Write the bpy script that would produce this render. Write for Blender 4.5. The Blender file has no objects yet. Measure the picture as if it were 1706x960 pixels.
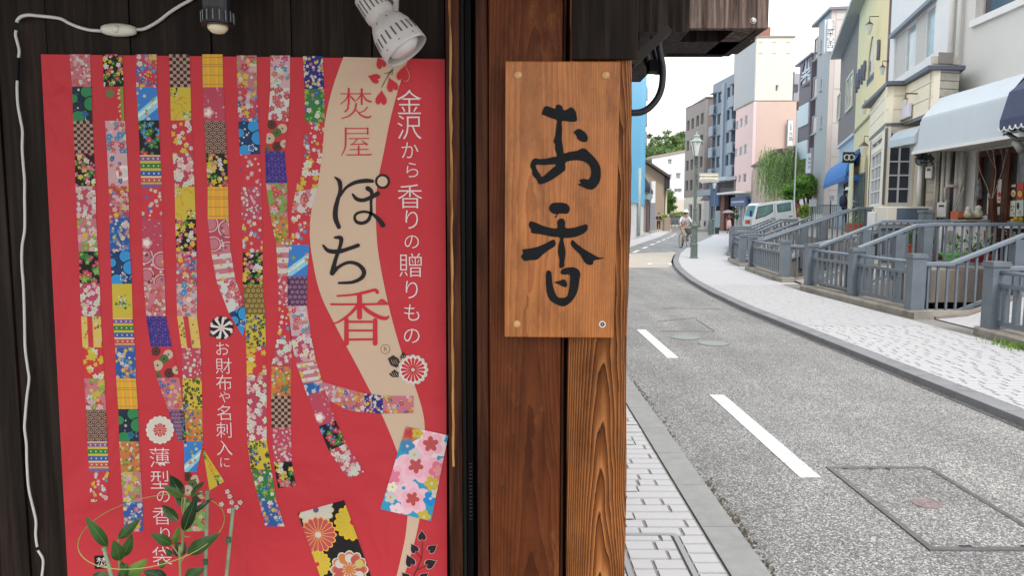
import bpy, bmesh, math, random
from mathutils import Vector, Matrix
from mathutils.geometry import tessellate_polygon
random.seed(7)
C = bpy.context.scene.collection
S = bpy.context.scene
# ---------------------------------------------------------------- camera
F = 1240.0; PITCH = math.radians(5.6); H = 1.5
cam_d = bpy.data.cameras.new('camera'); cam = bpy.data.objects.new('camera', cam_d); C.objects.link(cam)
cam_d.sensor_width = 36; cam_d.lens = 36*F/1706; cam_d.clip_start = .02; cam_d.clip_end = 3000
cam.location = (0, 0, H); cam.rotation_euler = (math.pi/2-PITCH, 0, 0)
S.camera = cam
# ---------------------------------------------------------------- light
SUN_EL, SUN_AZ = math.radians(52), math.radians(168)      # azimuth measured from +Y towards +X
w = bpy.data.worlds.new("World"); S.world = w; w.use_nodes = True
nt = w.node_tree; nt.nodes.clear()
out = nt.nodes.new('ShaderNodeOutputWorld')
sky = nt.nodes.new('ShaderNodeTexSky'); sky.sky_type = 'NISHITA'; sky.sun_disc = False
sky.sun_elevation = SUN_EL; sky.sun_rotation = SUN_AZ; sky.dust_density = 3
bg = nt.nodes.new('ShaderNodeBackground'); bg.inputs[1].default_value = .1
nt.links.new(sky.outputs[0], bg.inputs[0])
cl = nt.nodes.new('ShaderNodeBackground'); cl.inputs[1].default_value = 1.0   # the bright overcast veil
tc = nt.nodes.new('ShaderNodeTexCoord'); mp = nt.nodes.new('ShaderNodeMapping'); mp.inputs['Scale'].default_value = (1, 1, 3.2)
nz = nt.nodes.new('ShaderNodeTexNoise'); nz.inputs['Scale'].default_value = 1.6; nz.inputs['Detail'].default_value = 6
cr = nt.nodes.new('ShaderNodeValToRGB'); cr.color_ramp.elements[0].position = .3; cr.color_ramp.elements[1].position = .62
cr.color_ramp.elements[0].color = (.95, .97, 1.0, 1); cr.color_ramp.elements[1].color = (1.0, .985, .96, 1)
nt.links.new(tc.outputs['Generated'], mp.inputs[0]); nt.links.new(mp.outputs[0], nz.inputs[0]); nt.links.new(nz.outputs[0], cr.inputs[0])
nt.links.new(cr.outputs[0], cl.inputs[0])
mx = nt.nodes.new('ShaderNodeMixShader'); mx.inputs[0].default_value = .93
nt.links.new(bg.outputs[0], mx.inputs[1]); nt.links.new(cl.outputs[0], mx.inputs[2]); nt.links.new(mx.outputs[0], out.inputs[0])
sd = bpy.data.lights.new('sun', 'SUN'); sd.energy = 1.5; sd.angle = math.radians(16); sd.color = (1, .96, .9)
sun = bpy.data.objects.new('sun', sd); C.objects.link(sun)
dv = Vector((math.sin(SUN_AZ)*math.cos(SUN_EL), math.cos(SUN_AZ)*math.cos(SUN_EL), math.sin(SUN_EL)))
sun.rotation_euler = dv.to_track_quat('Z', 'Y').to_euler(); sun.location = dv*30
S.view_settings.view_transform = 'Standard'; S.view_settings.look = 'None'; S.view_settings.gamma = 1
S.view_settings.use_curve_mapping = False; S.view_settings.exposure = .88
S.cycles.max_bounces = 6

# ---------------------------------------------------------------- helpers
def ray(u, v):
    dx = (u-853)/F; dy = -(v-480)/F
    return Vector((dx, math.cos(PITCH)+dy*math.sin(PITCH), -math.sin(PITCH)+dy*math.cos(PITCH)))
def G(u, v, z=0.0):
    r = ray(u, v); t = (z-H)/r.z; return Vector((r.x*t, r.y*t, z))
def Y(u, v, y):
    r = ray(u, v); t = y/r.y; return Vector((r.x*t, y, H+r.z*t))

def lin(c):
    return tuple((x/12.92 if x <= .04045 else ((x+.055)/1.055)**2.4) for x in c)
def hexc(h):
    return lin((int(h[0:2], 16)/255, int(h[2:4], 16)/255, int(h[4:6], 16)/255))

class MB:
    def __init__(s): s.v = []; s.f = []; s.c = []
    def add(s, vs, fs, col=None):
        b = len(s.v); s.v += [tuple(x) for x in vs]
        for f in fs: s.f.append(tuple(b+i for i in f)); s.c.append(col)
    def hexa(s, p):           # 8 points: bottom 4 ccw, top 4 ccw
        s.add(p, [(0, 3, 2, 1), (4, 5, 6, 7), (0, 1, 5, 4), (1, 2, 6, 5), (2, 3, 7, 6), (3, 0, 4, 7)])
    def box(s, x0, x1, y0, y1, z0, z1):
        s.hexa([(x0, y0, z0), (x1, y0, z0), (x1, y1, z0), (x0, y1, z0), (x0, y0, z1), (x1, y0, z1), (x1, y1, z1), (x0, y1, z1)])
    def bar(s, a, b, w, h, up=(0, 0, 1)):      # rectangular bar from a to b
        a = Vector(a); b = Vector(b); d = (b-a).normalized(); up = Vector(up)
        if abs(d.dot(up)) > .98: up = Vector((0, 1, 0))
        x = d.cross(up).normalized()*w/2; z = x.cross(d).normalized()*h/2
        s.hexa([a-x-z, a+x-z, b+x-z, b-x-z, a-x+z, a+x+z, b+x+z, b-x+z])
    def tube(s, pts, r, n=8, closed=False, cap=True):
        pts = [Vector(p) for p in pts]; m = len(pts)
        rs = r if isinstance(r, (list, tuple)) else [r]*m
        rings = []; ref = None
        for i, p in enumerate(pts):
            if closed: t = pts[(i+1) % m]-pts[i-1]
            else: t = pts[min(i+1, m-1)]-pts[max(i-1, 0)]
            t = t.normalized() if t.length > 1e-9 else Vector((0, 0, 1))
            if ref is None:
                ref = Vector((0, 0, 1)) if abs(t.z) < .9 else Vector((1, 0, 0))
            x = (ref-t*ref.dot(t)).normalized(); y = t.cross(x); ref = x
            rings.append([p+(x*math.cos(2*math.pi*k/n)+y*math.sin(2*math.pi*k/n))*rs[i] for k in range(n)])
        vs = [q for rg in rings for q in rg]; fs = []
        for i in range(m if closed else m-1):
            j = (i+1) % m
            for k in range(n): fs.append((i*n+k, i*n+(k+1) % n, j*n+(k+1) % n, j*n+k))
        if cap and not closed: fs += [tuple(range(n))[::-1], tuple((m-1)*n+k for k in range(n))]
        s.add(vs, fs)
    def lathe(s, prof, base=(0, 0, 0), n=16, M=None):   # prof: (r,z) list about z
        vs = []; base = Vector(base)
        for r, z in prof:
            for k in range(n):
                a = 2*math.pi*k/n; q = Vector((r*math.cos(a), r*math.sin(a), z))
                vs.append((M @ q if M else q)+base)
        fs = []
        for i in range(len(prof)-1):
            for k in range(n): fs.append((i*n+k, i*n+(k+1) % n, (i+1)*n+(k+1) % n, (i+1)*n+k))
        if prof[0][0] > 1e-6: fs.append(tuple(range(n))[::-1])
        if prof[-1][0] > 1e-6: fs.append(tuple((len(prof)-1)*n+k for k in range(n)))
        s.add(vs, fs)
    def poly(s, loops, fn, col=None):          # loops of 2D points -> tessellated, fn maps (u,v)->3D
        tri = tessellate_polygon([[Vector((x, y, 0)) for x, y in l] for l in loops])
        flat = [p for l in loops for p in l]
        s.add([fn(*p) for p in flat], [tuple(t) for t in tri], col)
    def prism(s, loop, fa, fb, col=None):      # extruded outline with front fa and back fb
        n = len(loop); tri = tessellate_polygon([[Vector((x, y, 0)) for x, y in loop]])
        vs = [fa(*p) for p in loop]+[fb(*p) for p in loop]
        fs = [tuple(t) for t in tri]+[tuple(n+i for i in t)[::-1] for t in tri]
        fs += [(i, (i+1) % n, n+(i+1) % n, n+i) for i in range(n)]
        s.add(vs, fs, col)
    def mesh(s, name, origin=(0, 0, 0)):
        o = Vector(origin); me = bpy.data.meshes.new(name)
        me.from_pydata([tuple(Vector(v)-o) for v in s.v], [], s.f); me.validate(clean_customdata=False)
        if any(c is not None for c in s.c) and len(me.polygons) == len(s.c):
            at = me.color_attributes.new('Col', 'FLOAT_COLOR', 'CORNER'); buf = []
            for p, c in zip(me.polygons, s.c): buf += list((*(c or (0, 0, 0)), 1))*p.loop_total
            at.data.foreach_set('color', buf)
        return me
    def build(s, name, m, parent=None, smooth=False, recalc=False, bevel=0, loc=None):
        org = Vector(loc) if loc is not None else (wloc(parent) if parent else Vector((0, 0, 0)))
        me = s.mesh(name, org)
        if recalc:
            bm = bmesh.new(); bm.from_mesh(me); bmesh.ops.recalc_face_normals(bm, faces=bm.faces); bm.to_mesh(me); bm.free()
        if m: me.materials.append(m)
        if smooth: me.shade_smooth()
        o = bpy.data.objects.new(name, me); C.objects.link(o)
        if parent: o.parent = parent; o.location = org-wloc(parent)
        else: o.location = org
        if bevel:
            b = o.modifiers.new('bevel', 'BEVEL'); b.width = bevel; b.segments = 2; b.limit_method = 'ANGLE'
        return o
def wloc(o):
    l = Vector((0, 0, 0))
    while o: l += Vector(o.location); o = o.parent
    return l
def thing(name, label, cat, loc=(0, 0, 0), group=None):
    o = bpy.data.objects.new(name, None); C.objects.link(o); o.location = loc; o.empty_display_size = .1
    return tag(o, label, cat, group)
def tag(o, label=None, cat=None, group=None, kind=None):
    if label: o['label'] = label
    if cat: o['category'] = cat
    if group: o['group'] = group
    if kind: o['kind'] = kind
    return o
def inst(name, me, parent, loc, rotz=0, scale=None):
    o = bpy.data.objects.new(name, me); C.objects.link(o); o.parent = parent
    o.location = Vector(loc)-wloc(parent); o.rotation_euler.z = rotz
    if scale: o.scale = scale
    return o
def copy_tree(o, parent=None):
    c = o.copy(); C.objects.link(c); c.parent = parent
    for ch in list(o.children): copy_tree(ch, c)
    return c

# ---------------------------------------------------------------- materials
def base(name, rough=.6, metal=0.0, spec=None):
    m = bpy.data.materials.new(name); m.use_nodes = True; b = m.node_tree.nodes['Principled BSDF']
    b.inputs['Roughness'].default_value = rough; b.inputs['Metallic'].default_value = metal
    if spec is not None: b.inputs['Specular IOR Level'].default_value = spec
    return m, m.node_tree, b
def N(nt, t, **kw):
    n = nt.nodes.new(t)
    for k, v in kw.items():
        if k in n.inputs: n.inputs[k].default_value = v
        else: setattr(n, k, v)
    return n
def ramp(nt, stops):
    r = nt.nodes.new('ShaderNodeValToRGB'); e = r.color_ramp.elements
    while len(e) < len(stops): e.new(.5)
    for q, (p, c) in zip(e, stops): q.position = p; q.color = (*c, 1)
    return r
def mat(name, col, rough=.6, metal=0.0, var=.12, scale=8.0, stretch=(1, 1, 1), bump=0.0, bscale=None, dirt=None, dirtamt=.5, spec=None, coord='Object'):
    """paint / plaster / metal with mottled colour, optional stains and relief"""
    m, nt, b = base(name, rough, metal, spec); L = nt.links.new
    t = N(nt, 'ShaderNodeTexCoord'); mp = N(nt, 'ShaderNodeMapping', Scale=stretch); L(t.outputs[coord], mp.inputs[0])
    n = N(nt, 'ShaderNodeTexNoise', Scale=scale, Detail=6.0, Roughness=.6); L(mp.outputs[0], n.inputs['Vector'])
    r = ramp(nt, [(.25, tuple(x*(1-var) for x in col)), (.75, tuple(min(1, x*(1+var)) for x in col))]); L(n.outputs[0], r.inputs[0])
    last = r.outputs[0]
    if dirt:
        n2 = N(nt, 'ShaderNodeTexNoise', Scale=scale*.37, Detail=8.0, Roughness=.7); L(mp.outputs[0], n2.inputs['Vector'])
        r2 = ramp(nt, [(.5, (0, 0, 0)), (.72, (dirtamt,)*3)]); L(n2.outputs[0], r2.inputs[0])
        mixn = N(nt, 'ShaderNodeMix', data_type='RGBA'); L(r2.outputs[0], mixn.inputs[0]); L(last, mixn.inputs[6]); mixn.inputs[7].default_value = (*dirt, 1)
        last = mixn.outputs[2]
    L(last, b.inputs['Base Color'])
    rr = N(nt, 'ShaderNodeMapRange'); rr.inputs[3].default_value = max(0, rough-.08); rr.inputs[4].default_value = min(1, rough+.1); L(n.outputs[0], rr.inputs[0]); L(rr.outputs[0], b.inputs['Roughness'])
    if bump:
        n3 = N(nt, 'ShaderNodeTexNoise', Scale=bscale or scale*3, Detail=4.0); L(mp.outputs[0], n3.inputs['Vector'])
        bp = N(nt, 'ShaderNodeBump', Strength=bump, Distance=.01); L(n3.outputs[0], bp.inputs['Height']); L(bp.outputs[0], b.inputs['Normal'])
    return m
def wood(name, dark, mid, light, rough=.55, gscale=1.0, figure=1.0, bump=.3, along='Z', wear=None, contrast=(.3, .52, .75)):
    m, nt, b = base(name, rough, spec=.14); L = nt.links.new
    t = N(nt, 'ShaderNodeTexCoord')
    oi = N(nt, 'ShaderNodeObjectInfo'); mul = N(nt, 'ShaderNodeVectorMath', operation='ADD')
    cmb = N(nt, 'ShaderNodeCombineXYZ'); ms = N(nt, 'ShaderNodeMath', operation='MULTIPLY'); ms.inputs[1].default_value = 9.0
    L(oi.outputs['Random'], ms.inputs[0]); L(ms.outputs[0], cmb.inputs[0]); L(ms.outputs[0], cmb.inputs[2])
    L(t.outputs['Object'], mul.inputs[0]); L(cmb.outputs[0], mul.inputs[1])
    sc = (18*gscale, 18*gscale, .9*gscale) if along == 'Z' else ((.9*gscale, 18*gscale, 18*gscale) if along == 'X' else (18*gscale, .9*gscale, 18*gscale))
    mp = N(nt, 'ShaderNodeMapping', Scale=sc); L(mul.outputs[0], mp.inputs[0])
    big = N(nt, 'ShaderNodeTexNoise', Scale=.55*figure, Detail=3.0, Roughness=.5, Distortion=.35); L(mp.outputs[0], big.inputs['Vector'])
    rings = N(nt, 'ShaderNodeMath', operation='MULTIPLY'); rings.inputs[1].default_value = 60.0; L(big.outputs[0], rings.inputs[0])
    sn = N(nt, 'ShaderNodeMath', operation='SINE'); L(rings.outputs[0], sn.inputs[0])
    fine = N(nt, 'ShaderNodeTexNoise', Scale=7.0, Detail=6.0, Roughness=.7); L(mp.outputs[0], fine.inputs['Vector'])
    a1 = N(nt, 'ShaderNodeMath', operation='MULTIPLY_ADD'); a1.inputs[1].default_value = .13; L(sn.outputs[0], a1.inputs[0]); L(fine.outputs[0], a1.inputs[2])
    r = ramp(nt, [(contrast[0], dark), (contrast[1], mid), (contrast[2], light)]); L(a1.outputs[0], r.inputs[0])
    last = r.outputs[0]
    if wear:
        n2 = N(nt, 'ShaderNodeTexNoise', Scale=5.0, Detail=9.0, Roughness=.75); mp2 = N(nt, 'ShaderNodeMapping', Scale=(3, 3, .8)); L(mul.outputs[0], mp2.inputs[0]); L(mp2.outputs[0], n2.inputs['Vector'])
        r2 = ramp(nt, [(wear[1], (0, 0, 0)), (wear[1]+.12, (wear[2],)*3)]); L(n2.outputs[0], r2.inputs[0])
        mixn = N(nt, 'ShaderNodeMix', data_type='RGBA'); L(r2.outputs[0], mixn.inputs[0]); L(last, mixn.inputs[6]); mixn.inputs[7].default_value = (*wear[0], 1)
        last = mixn.outputs[2]
    L(last, b.inputs['Base Color'])
    bp = N(nt, 'ShaderNodeBump', Strength=bump, Distance=.002); L(a1.outputs[0], bp.inputs['Height']); L(bp.outputs[0], b.inputs['Normal'])
    return m
def cathedral(name, dark, mid, light, xc, zc_, d0=.045, tilt=.027, spacing=.0028, rough=.5, bump=.5, spec=.2, stain=None, warp=.006, amt=1.0):
    """plain-sawn board: growth rings cut by the face make vertical lines and pointed arches"""
    m, nt, b = base(name, rough, spec=spec); L = nt.links.new
    def M(op, a, b_=None, c=None):
        n = N(nt, 'ShaderNodeMath', operation=op)
        for i, q in enumerate((a, b_, c)):
            if q is None: continue
            if isinstance(q, (int, float)): n.inputs[i].default_value = q
            else: L(q, n.inputs[i])
        return n.outputs[0]
    g = N(nt, 'ShaderNodeNewGeometry'); mp = N(nt, 'ShaderNodeMapping', Scale=(7, 7, 1.3)); L(g.outputs['Position'], mp.inputs[0])
    n1 = N(nt, 'ShaderNodeTexNoise', Scale=1.6, Detail=3.0, Roughness=.5); L(mp.outputs[0], n1.inputs['Vector'])
    mp2 = N(nt, 'ShaderNodeMapping', Scale=(160, 160, 4)); L(g.outputs['Position'], mp2.inputs[0])
    n2 = N(nt, 'ShaderNodeTexNoise', Scale=2.0, Detail=5.0, Roughness=.7); L(mp2.outputs[0], n2.inputs['Vector'])
    mp3 = N(nt, 'ShaderNodeMapping', Scale=(9, 9, 3)); L(g.outputs['Position'], mp3.inputs[0])
    n3 = N(nt, 'ShaderNodeTexNoise', Scale=2.4, Detail=8.0, Roughness=.72); L(mp3.outputs[0], n3.inputs['Vector'])
    sx = N(nt, 'ShaderNodeSeparateXYZ'); L(g.outputs['Position'], sx.inputs[0])
    w = M('MULTIPLY', M('SUBTRACT', n1.outputs[0], .5), warp*4)
    dx = M('ADD', M('SUBTRACT', sx.outputs[0], xc), w); d = M('ADD', M('MULTIPLY_ADD', M('SUBTRACT', sx.outputs[2], zc_), tilt, d0), w)
    r = M('SQRT', M('ADD', M('MULTIPLY', dx, dx), M('MULTIPLY', d, d)))
    fr = M('FRACT', M('ADD', M('DIVIDE', r, spacing), M('MULTIPLY', n3.outputs[0], .5)))
    tone = M('MULTIPLY_ADD', M('SUBTRACT', n2.outputs[0], .5), .55, M('MULTIPLY', fr, amt))
    rp_ = ramp(nt, [(0, light), (.42, mid), (.80, tuple((a+c)/2 for a, c in zip(dark, mid))), (.95, dark), (1, mid)]); L(tone, rp_.inputs[0])
    rs = ramp(nt, [(.30, (.42, .38, .36)), (.52, (.92, .92, .92)), (.72, (1.25, 1.2, 1.15))]); L(n3.outputs[0], rs.inputs[0])
    mm = N(nt, 'ShaderNodeMix', data_type='RGBA', blend_type='MULTIPLY'); mm.inputs[0].default_value = .85; L(rp_.outputs[0], mm.inputs[6]); L(rs.outputs[0], mm.inputs[7]); last = mm.outputs[2]
    if stain:
        n4 = N(nt, 'ShaderNodeTexNoise', Scale=1.1, Detail=7.0, Roughness=.7); mp4 = N(nt, 'ShaderNodeMapping', Scale=(16, 16, 5), Location=(3, 1, 2)); L(g.outputs['Position'], mp4.inputs[0]); L(mp4.outputs[0], n4.inputs['Vector'])
        r4 = ramp(nt, [(.56, (0, 0, 0)), (.70, (stain[1],)*3)]); L(n4.outputs[0], r4.inputs[0])
        m2 = N(nt, 'ShaderNodeMix', data_type='RGBA'); L(r4.outputs[0], m2.inputs[0]); L(last, m2.inputs[6]); m2.inputs[7].default_value = (*stain[0], 1); last = m2.outputs[2]
    L(last, b.inputs['Base Color'])
    bp = N(nt, 'ShaderNodeBump', Strength=bump, Distance=.0015, Invert=True) if False else N(nt, 'ShaderNodeBump', Strength=bump, Distance=.0012); bp.invert = True; L(tone, bp.inputs['Height']); L(bp.outputs[0], b.inputs['Normal'])
    return m
def plain(name, col, rough=.5, metal=0.0, emit=None, spec=None):
    return mat(name, col, rough, metal, var=.06, scale=20, spec=spec)
def glass_dark(name, col, rough=.08):
    m = mat(name, col, rough, 0, var=.35, scale=1.5); return m

M_GREY = mat('blue_grey_fence_paint', (.125, .153, .185), .45, var=.17, scale=4, dirt=(.075, .085, .09), dirtamt=.8, bump=.06)
M_GREYL = mat('blue_grey_rail_paint', (.165, .205, .25), .4, var=.1, scale=4, dirt=(.13, .16, .19), dirtamt=.5)
M_CONC = mat('weathered_concrete', (.27, .25, .22), .85, var=.25, scale=5, dirt=(.07, .075, .05), dirtamt=.8, bump=.5, bscale=60)
M_CONCW = mat('stained_concrete_wall', (.22, .19, .165), .85, var=.35, scale=2.2, stretch=(1, 1, .3), dirt=(.08, .06, .05), dirtamt=.8, bump=.3)
M_WHITE = mat('white_paint', (.72, .72, .72), .5, var=.04, scale=3)
M_CREAM = mat('cream_paint', (.78, .72, .52), .6, var=.05, scale=2, dirt=(.6, .52, .38), dirtamt=.3)
M_DARK = mat('dark_metal', (.03, .03, .035), .4, var=.2)
M_GLASS = glass_dark('window_glass', (.06, .07, .09))
M_GLASSL = glass_dark('pale_window_glass', (.25, .30, .34))
M_GREEN = mat('lamp_post_green_paint', (.095, .13, .115), .4, var=.15, scale=10, dirt=(.2, .25, .22), dirtamt=.4)
M_FROST = mat('frosted_lamp_glass', (.62, .66, .64), .35, var=.05)
# ================================================================ THE STREET
def proj(p):
    x, y, z = p[0], p[1], p[2]-H
    d = y*math.cos(PITCH)-z*math.sin(PITCH); uy = y*math.sin(PITCH)+z*math.cos(PITCH)
    return 853+F*x/d, 480-F*uy/d
def interp(tab):
    def fn(y):
        if y <= tab[0][0]: return tab[0][1]
        for (a, b), (c, d) in zip(tab, tab[1:]):
            if y <= c:
                return b+(d-b)*(y-a)/(c-a)
        return tab[-1][1]+(tab[-1][1]-tab[-2][1])/(tab[-1][0]-tab[-2][0])*(y-tab[-1][0])
    return fn
KR = interp([(0, 3.61), (11.6, 3.63), (14.1, 3.75), (16.6, 3.97), (18.7, 4.24), (20.8, 4.56), (23.7, 5.12), (28, 6.13), (33, 7.55), (40, 9.8), (51, 13.5), (68, 18.3), (95, 24)])
KL = interp([(0, 1.08), (11, 1.08), (15, 1.3), (20, 1.95), (25, 3.0), (31.8, 4.8), (40, 7.1), (52, 10.5), (72, 15.6), (95, 20)])
FL = interp([(0, 5.70), (14.3, 5.76), (16.2, 5.95), (19.6, 6.33), (21.0, 6.51), (23.3, 6.95), (26.8, 7.9), (33, 9.7), (40, 12.0), (51, 15.8), (95, 27)])
YS = [-10, -4, 0, 2, 4, 6, 8, 10, 11.6, 13, 14.3, 15.5, 16.6, 18, 19.6, 21, 22.3, 23.7, 25.5, 27, 28.5, 30, 33, 36, 40, 45, 51, 60, 68, 80, 95]

def asphalt_mat():
    m, nt, b = base('coarse_asphalt', .75); L = nt.links.new
    t = N(nt, 'ShaderNodeTexCoord')
    wob = N(nt, 'ShaderNodeTexNoise', Scale=60.0, Detail=2.0); L(t.outputs['Object'], wob.inputs['Vector'])
    va = N(nt, 'ShaderNodeVectorMath', operation='MULTIPLY_ADD'); va.inputs[1].default_value = (.012, .012, .012); L(wob.outputs['Color'], va.inputs[0]); L(t.outputs['Object'], va.inputs[2])
    v = N(nt, 'ShaderNodeTexVoronoi', Scale=135.0, Randomness=1.0); L(va.outputs[0], v.inputs['Vector'])
    sx = N(nt, 'ShaderNodeSeparateXYZ'); L(v.outputs['Color'], sx.inputs[0])
    r = ramp(nt, [(0, (.17, .17, .175)), (.3, (.235, .235, .235)), (.5, (.31, .305, .30)), (.66, (.41, .405, .40)), (.82, (.60, .60, .60)), (1, (.84, .84, .84))]); L(sx.outputs[0], r.inputs[0])
    d = N(nt, 'ShaderNodeMapRange'); d.inputs[1].default_value = .25; d.inputs[2].default_value = .7; d.inputs[3].default_value = 1; d.inputs[4].default_value = .55; L(v.outputs['Distance'], d.inputs[0])
    big = N(nt, 'ShaderNodeTexNoise', Scale=1.1, Detail=5.0, Roughness=.65); L(t.outputs['Object'], big.inputs['Vector'])
    rb = ramp(nt, [(.3, (.62, .62, .625)), (.55, (.77, .77, .77)), (.75, (.88, .875, .86))]); L(big.outputs[0], rb.inputs[0])
    mpt = N(nt, 'ShaderNodeMapping', Scale=(1.3, .10, 1)); L(t.outputs['Object'], mpt.inputs[0]); trk = N(nt, 'ShaderNodeTexNoise', Scale=1.5, Detail=4.0, Roughness=.6); L(mpt.outputs[0], trk.inputs['Vector'])
    rt_ = ramp(nt, [(.32, (.80, .80, .81)), (.5, (1, 1, 1)), (.68, (1.18, 1.17, 1.15))]); L(trk.outputs[0], rt_.inputs[0])
    m0 = N(nt, 'ShaderNodeMix', data_type='RGBA', blend_type='MULTIPLY'); m0.inputs[0].default_value = 1; L(rb.outputs[0], m0.inputs[6]); L(rt_.outputs[0], m0.inputs[7]); rb = m0
    m1 = N(nt, 'ShaderNodeMix', data_type='RGBA', blend_type='MULTIPLY'); m1.inputs[0].default_value = 1; L(r.outputs[0], m1.inputs[6]); L(rb.outputs[2], m1.inputs[7])
    m2 = N(nt, 'ShaderNodeMix', data_type='RGBA', blend_type='MULTIPLY'); m2.inputs[0].default_value = 1; L(m1.outputs[2], m2.inputs[6]); L(d.outputs[0], m2.inputs[7])
    L(m2.outputs[2], b.inputs['Base Color'])
    bp = N(nt, 'ShaderNodeBump', Strength=.5, Distance=.004, Invert=True) if False else N(nt, 'ShaderNodeBump', Strength=.5, Distance=.003)
    inv = N(nt, 'ShaderNodeMath', operation='SUBTRACT'); inv.inputs[0].default_value = 1; L(v.outputs['Distance'], inv.inputs[1]); L(inv.outputs[0], bp.inputs['Height'])
    L(bp.outputs[0], b.inputs['Normal'])
    return m
M_ASPH = asphalt_mat()
M_PAVE = mat('pale_paving_block', (.44, .44, .46), .8, var=.07, scale=9, dirt=(.33, .33, .34), dirtamt=.35, bump=.25, bscale=160)
M_JOINT = mat('sandy_joint_filler', (.235, .225, .215), .95, var=.3, scale=25, bump=.4)
M_KERB = mat('grey_kerb_granite', (.27, .275, .275), .8, var=.12, scale=12, dirt=(.19, .19, .185), dirtamt=.5, bump=.35, bscale=220)
M_KERBD = mat('dark_kerb_concrete', (.21, .215, .23), .8, var=.14, scale=10, dirt=(.11, .11, .11), dirtamt=.6, bump=.35, bscale=180)
M_LINE = mat('white_road_paint', (.72, .73, .75), .65, var=.05, scale=30, dirt=(.55, .55, .55), dirtamt=.25, bump=.2, bscale=250)
def line_mat():
    m, nt, b = base('worn_white_road_paint', .7); L = nt.links.new
    t = N(nt, 'ShaderNodeTexCoord'); v = N(nt, 'ShaderNodeTexVoronoi', Scale=110.0); L(t.outputs['Object'], v.inputs['Vector']); n = N(nt, 'ShaderNodeTexNoise', Scale=9.0, Detail=8.0, Roughness=.75); L(t.outputs['Object'], n.inputs['Vector'])
    sx = N(nt, 'ShaderNodeSeparateXYZ'); L(v.outputs['Color'], sx.inputs[0]); a = N(nt, 'ShaderNodeMath', operation='MULTIPLY_ADD'); a.inputs[1].default_value = .32; L(sx.outputs[0], a.inputs[0]); L(n.outputs[0], a.inputs[2])
    r = ramp(nt, [(.30, (.68, .69, .71)), (.72, (.62, .63, .64)), (.86, (.42, .42, .42)), (.93, (.22, .22, .22))]); L(a.outputs[0], r.inputs[0]); L(r.outputs[0], b.inputs['Base Color'])
    bp = N(nt, 'ShaderNodeBump', Strength=.4, Distance=.002); bp.invert = True; L(v.outputs['Distance'], bp.inputs['Height']); L(bp.outputs[0], b.inputs['Normal']); return m
M_LINE = line_mat()
M_IRON = mat('worn_iron', (.17, .155, .165), .45, .5, var=.25, scale=30, dirt=(.10, .075, .07), dirtamt=.5, bump=.2)

def strip(name, fa, fb, z, m, ya=-10, yb=95, kind='structure', lab=None):
    mb = MB(); ys = [y for y in YS if ya < y < yb]; ys = [ya]+ys+[yb]
    n = len(ys)
    vs = [(fa(y), y, z) for y in ys]+[(fb(y), y, z) for y in ys]
    mb.add(vs, [(i, n+i, n+i+1, i+1) for i in range(n-1)])
    o = mb.build(name, m); o['kind'] = kind
    if lab: o['label'] = lab
    return o
# the ground: one sheet with the canal left open
M_GROUND = mat('town_ground', (.30, .295, .28), .9, var=.2, scale=.6)
CAN0, CAN1 = .16, 2.05; CEND = 46
mb = MB(); ys = [y for y in YS if y < CEND]+[CEND]; n = len(ys)
mb.add([(-500, y, -.004) for y in ys]+[(FL(y)+CAN0, y, -.004) for y in ys], [(i, n+i, n+i+1, i+1) for i in range(n-1)])
mb.add([(FL(y)+CAN1, y, -.004) for y in ys]+[(600, y, -.004) for y in ys], [(i, n+i, n+i+1, i+1) for i in range(n-1)])
mb.add([(-500, CEND, -.004), (600, CEND, -.004), (2500, 2500, -.004), (-2500, 2500, -.004)], [(0, 1, 2, 3)])
mb.add([(-500, -60, -.004), (600, -60, -.004), (600, -10, -.004), (-500, -10, -.004)], [(0, 1, 2, 3)])
o = mb.build('ground', M_GROUND); o['kind'] = 'structure'
strip('road', KL, KR, 0, M_ASPH, lab='coarse grey asphalt road curving away to the right')
# lighter worn patch of road surfacing across the bend
mb = MB(); a = [G(1040, 447), G(1112, 446), G(1165, 425), G(1120, 420), G(1040, 423)]
mb.add([(p.x, p.y, .004) for p in a], [(0, 1, 2, 3, 4)])
o = mb.build('road_patch', mat('beige_resurfacing', (.40, .36, .31), .9, var=.1, scale=4)); o['kind'] = 'structure'

# left pavement ---------------------------------------------------------------
lp = strip('left_pavement', lambda y: -1.9 if y < 12 else KL(y)-1.3, lambda y: KL(y)-.175, .002, M_JOINT, lab='narrow pavement of pale blocks beside the wooden shop')
def brick_mesh(w, d, h, m, nm='brick'):
    mb = MB(); g = .004
    mb.hexa([(-w/2, -d/2, -h), (w/2, -d/2, -h), (w/2, d/2, -h), (-w/2, d/2, -h), (-w/2+g, -d/2+g, 0), (w/2-g, -d/2+g, 0), (w/2-g, d/2-g, 0), (-w/2+g, d/2-g, 0)])
    me = mb.mesh(nm); me.materials.append(m); return me
BW = {}
def brick(parent, x, y, z, w, d, m=M_PAVE, nm='brick'):
    k = (round(w, 2), round(d, 3), m.name)
    if k not in BW: BW[k] = brick_mesh(round(w, 2), d, .03, m, nm)
    return inst(nm, BW[k], parent, (x, y, z+random.uniform(-.0012, .0012)))
rnd = random.Random(3)
JW = .0058; JY = .0095
cov = (.48, .77, 2.52, 3.36)       # pavement inspection cover x0,x1,y0,y1
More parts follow.
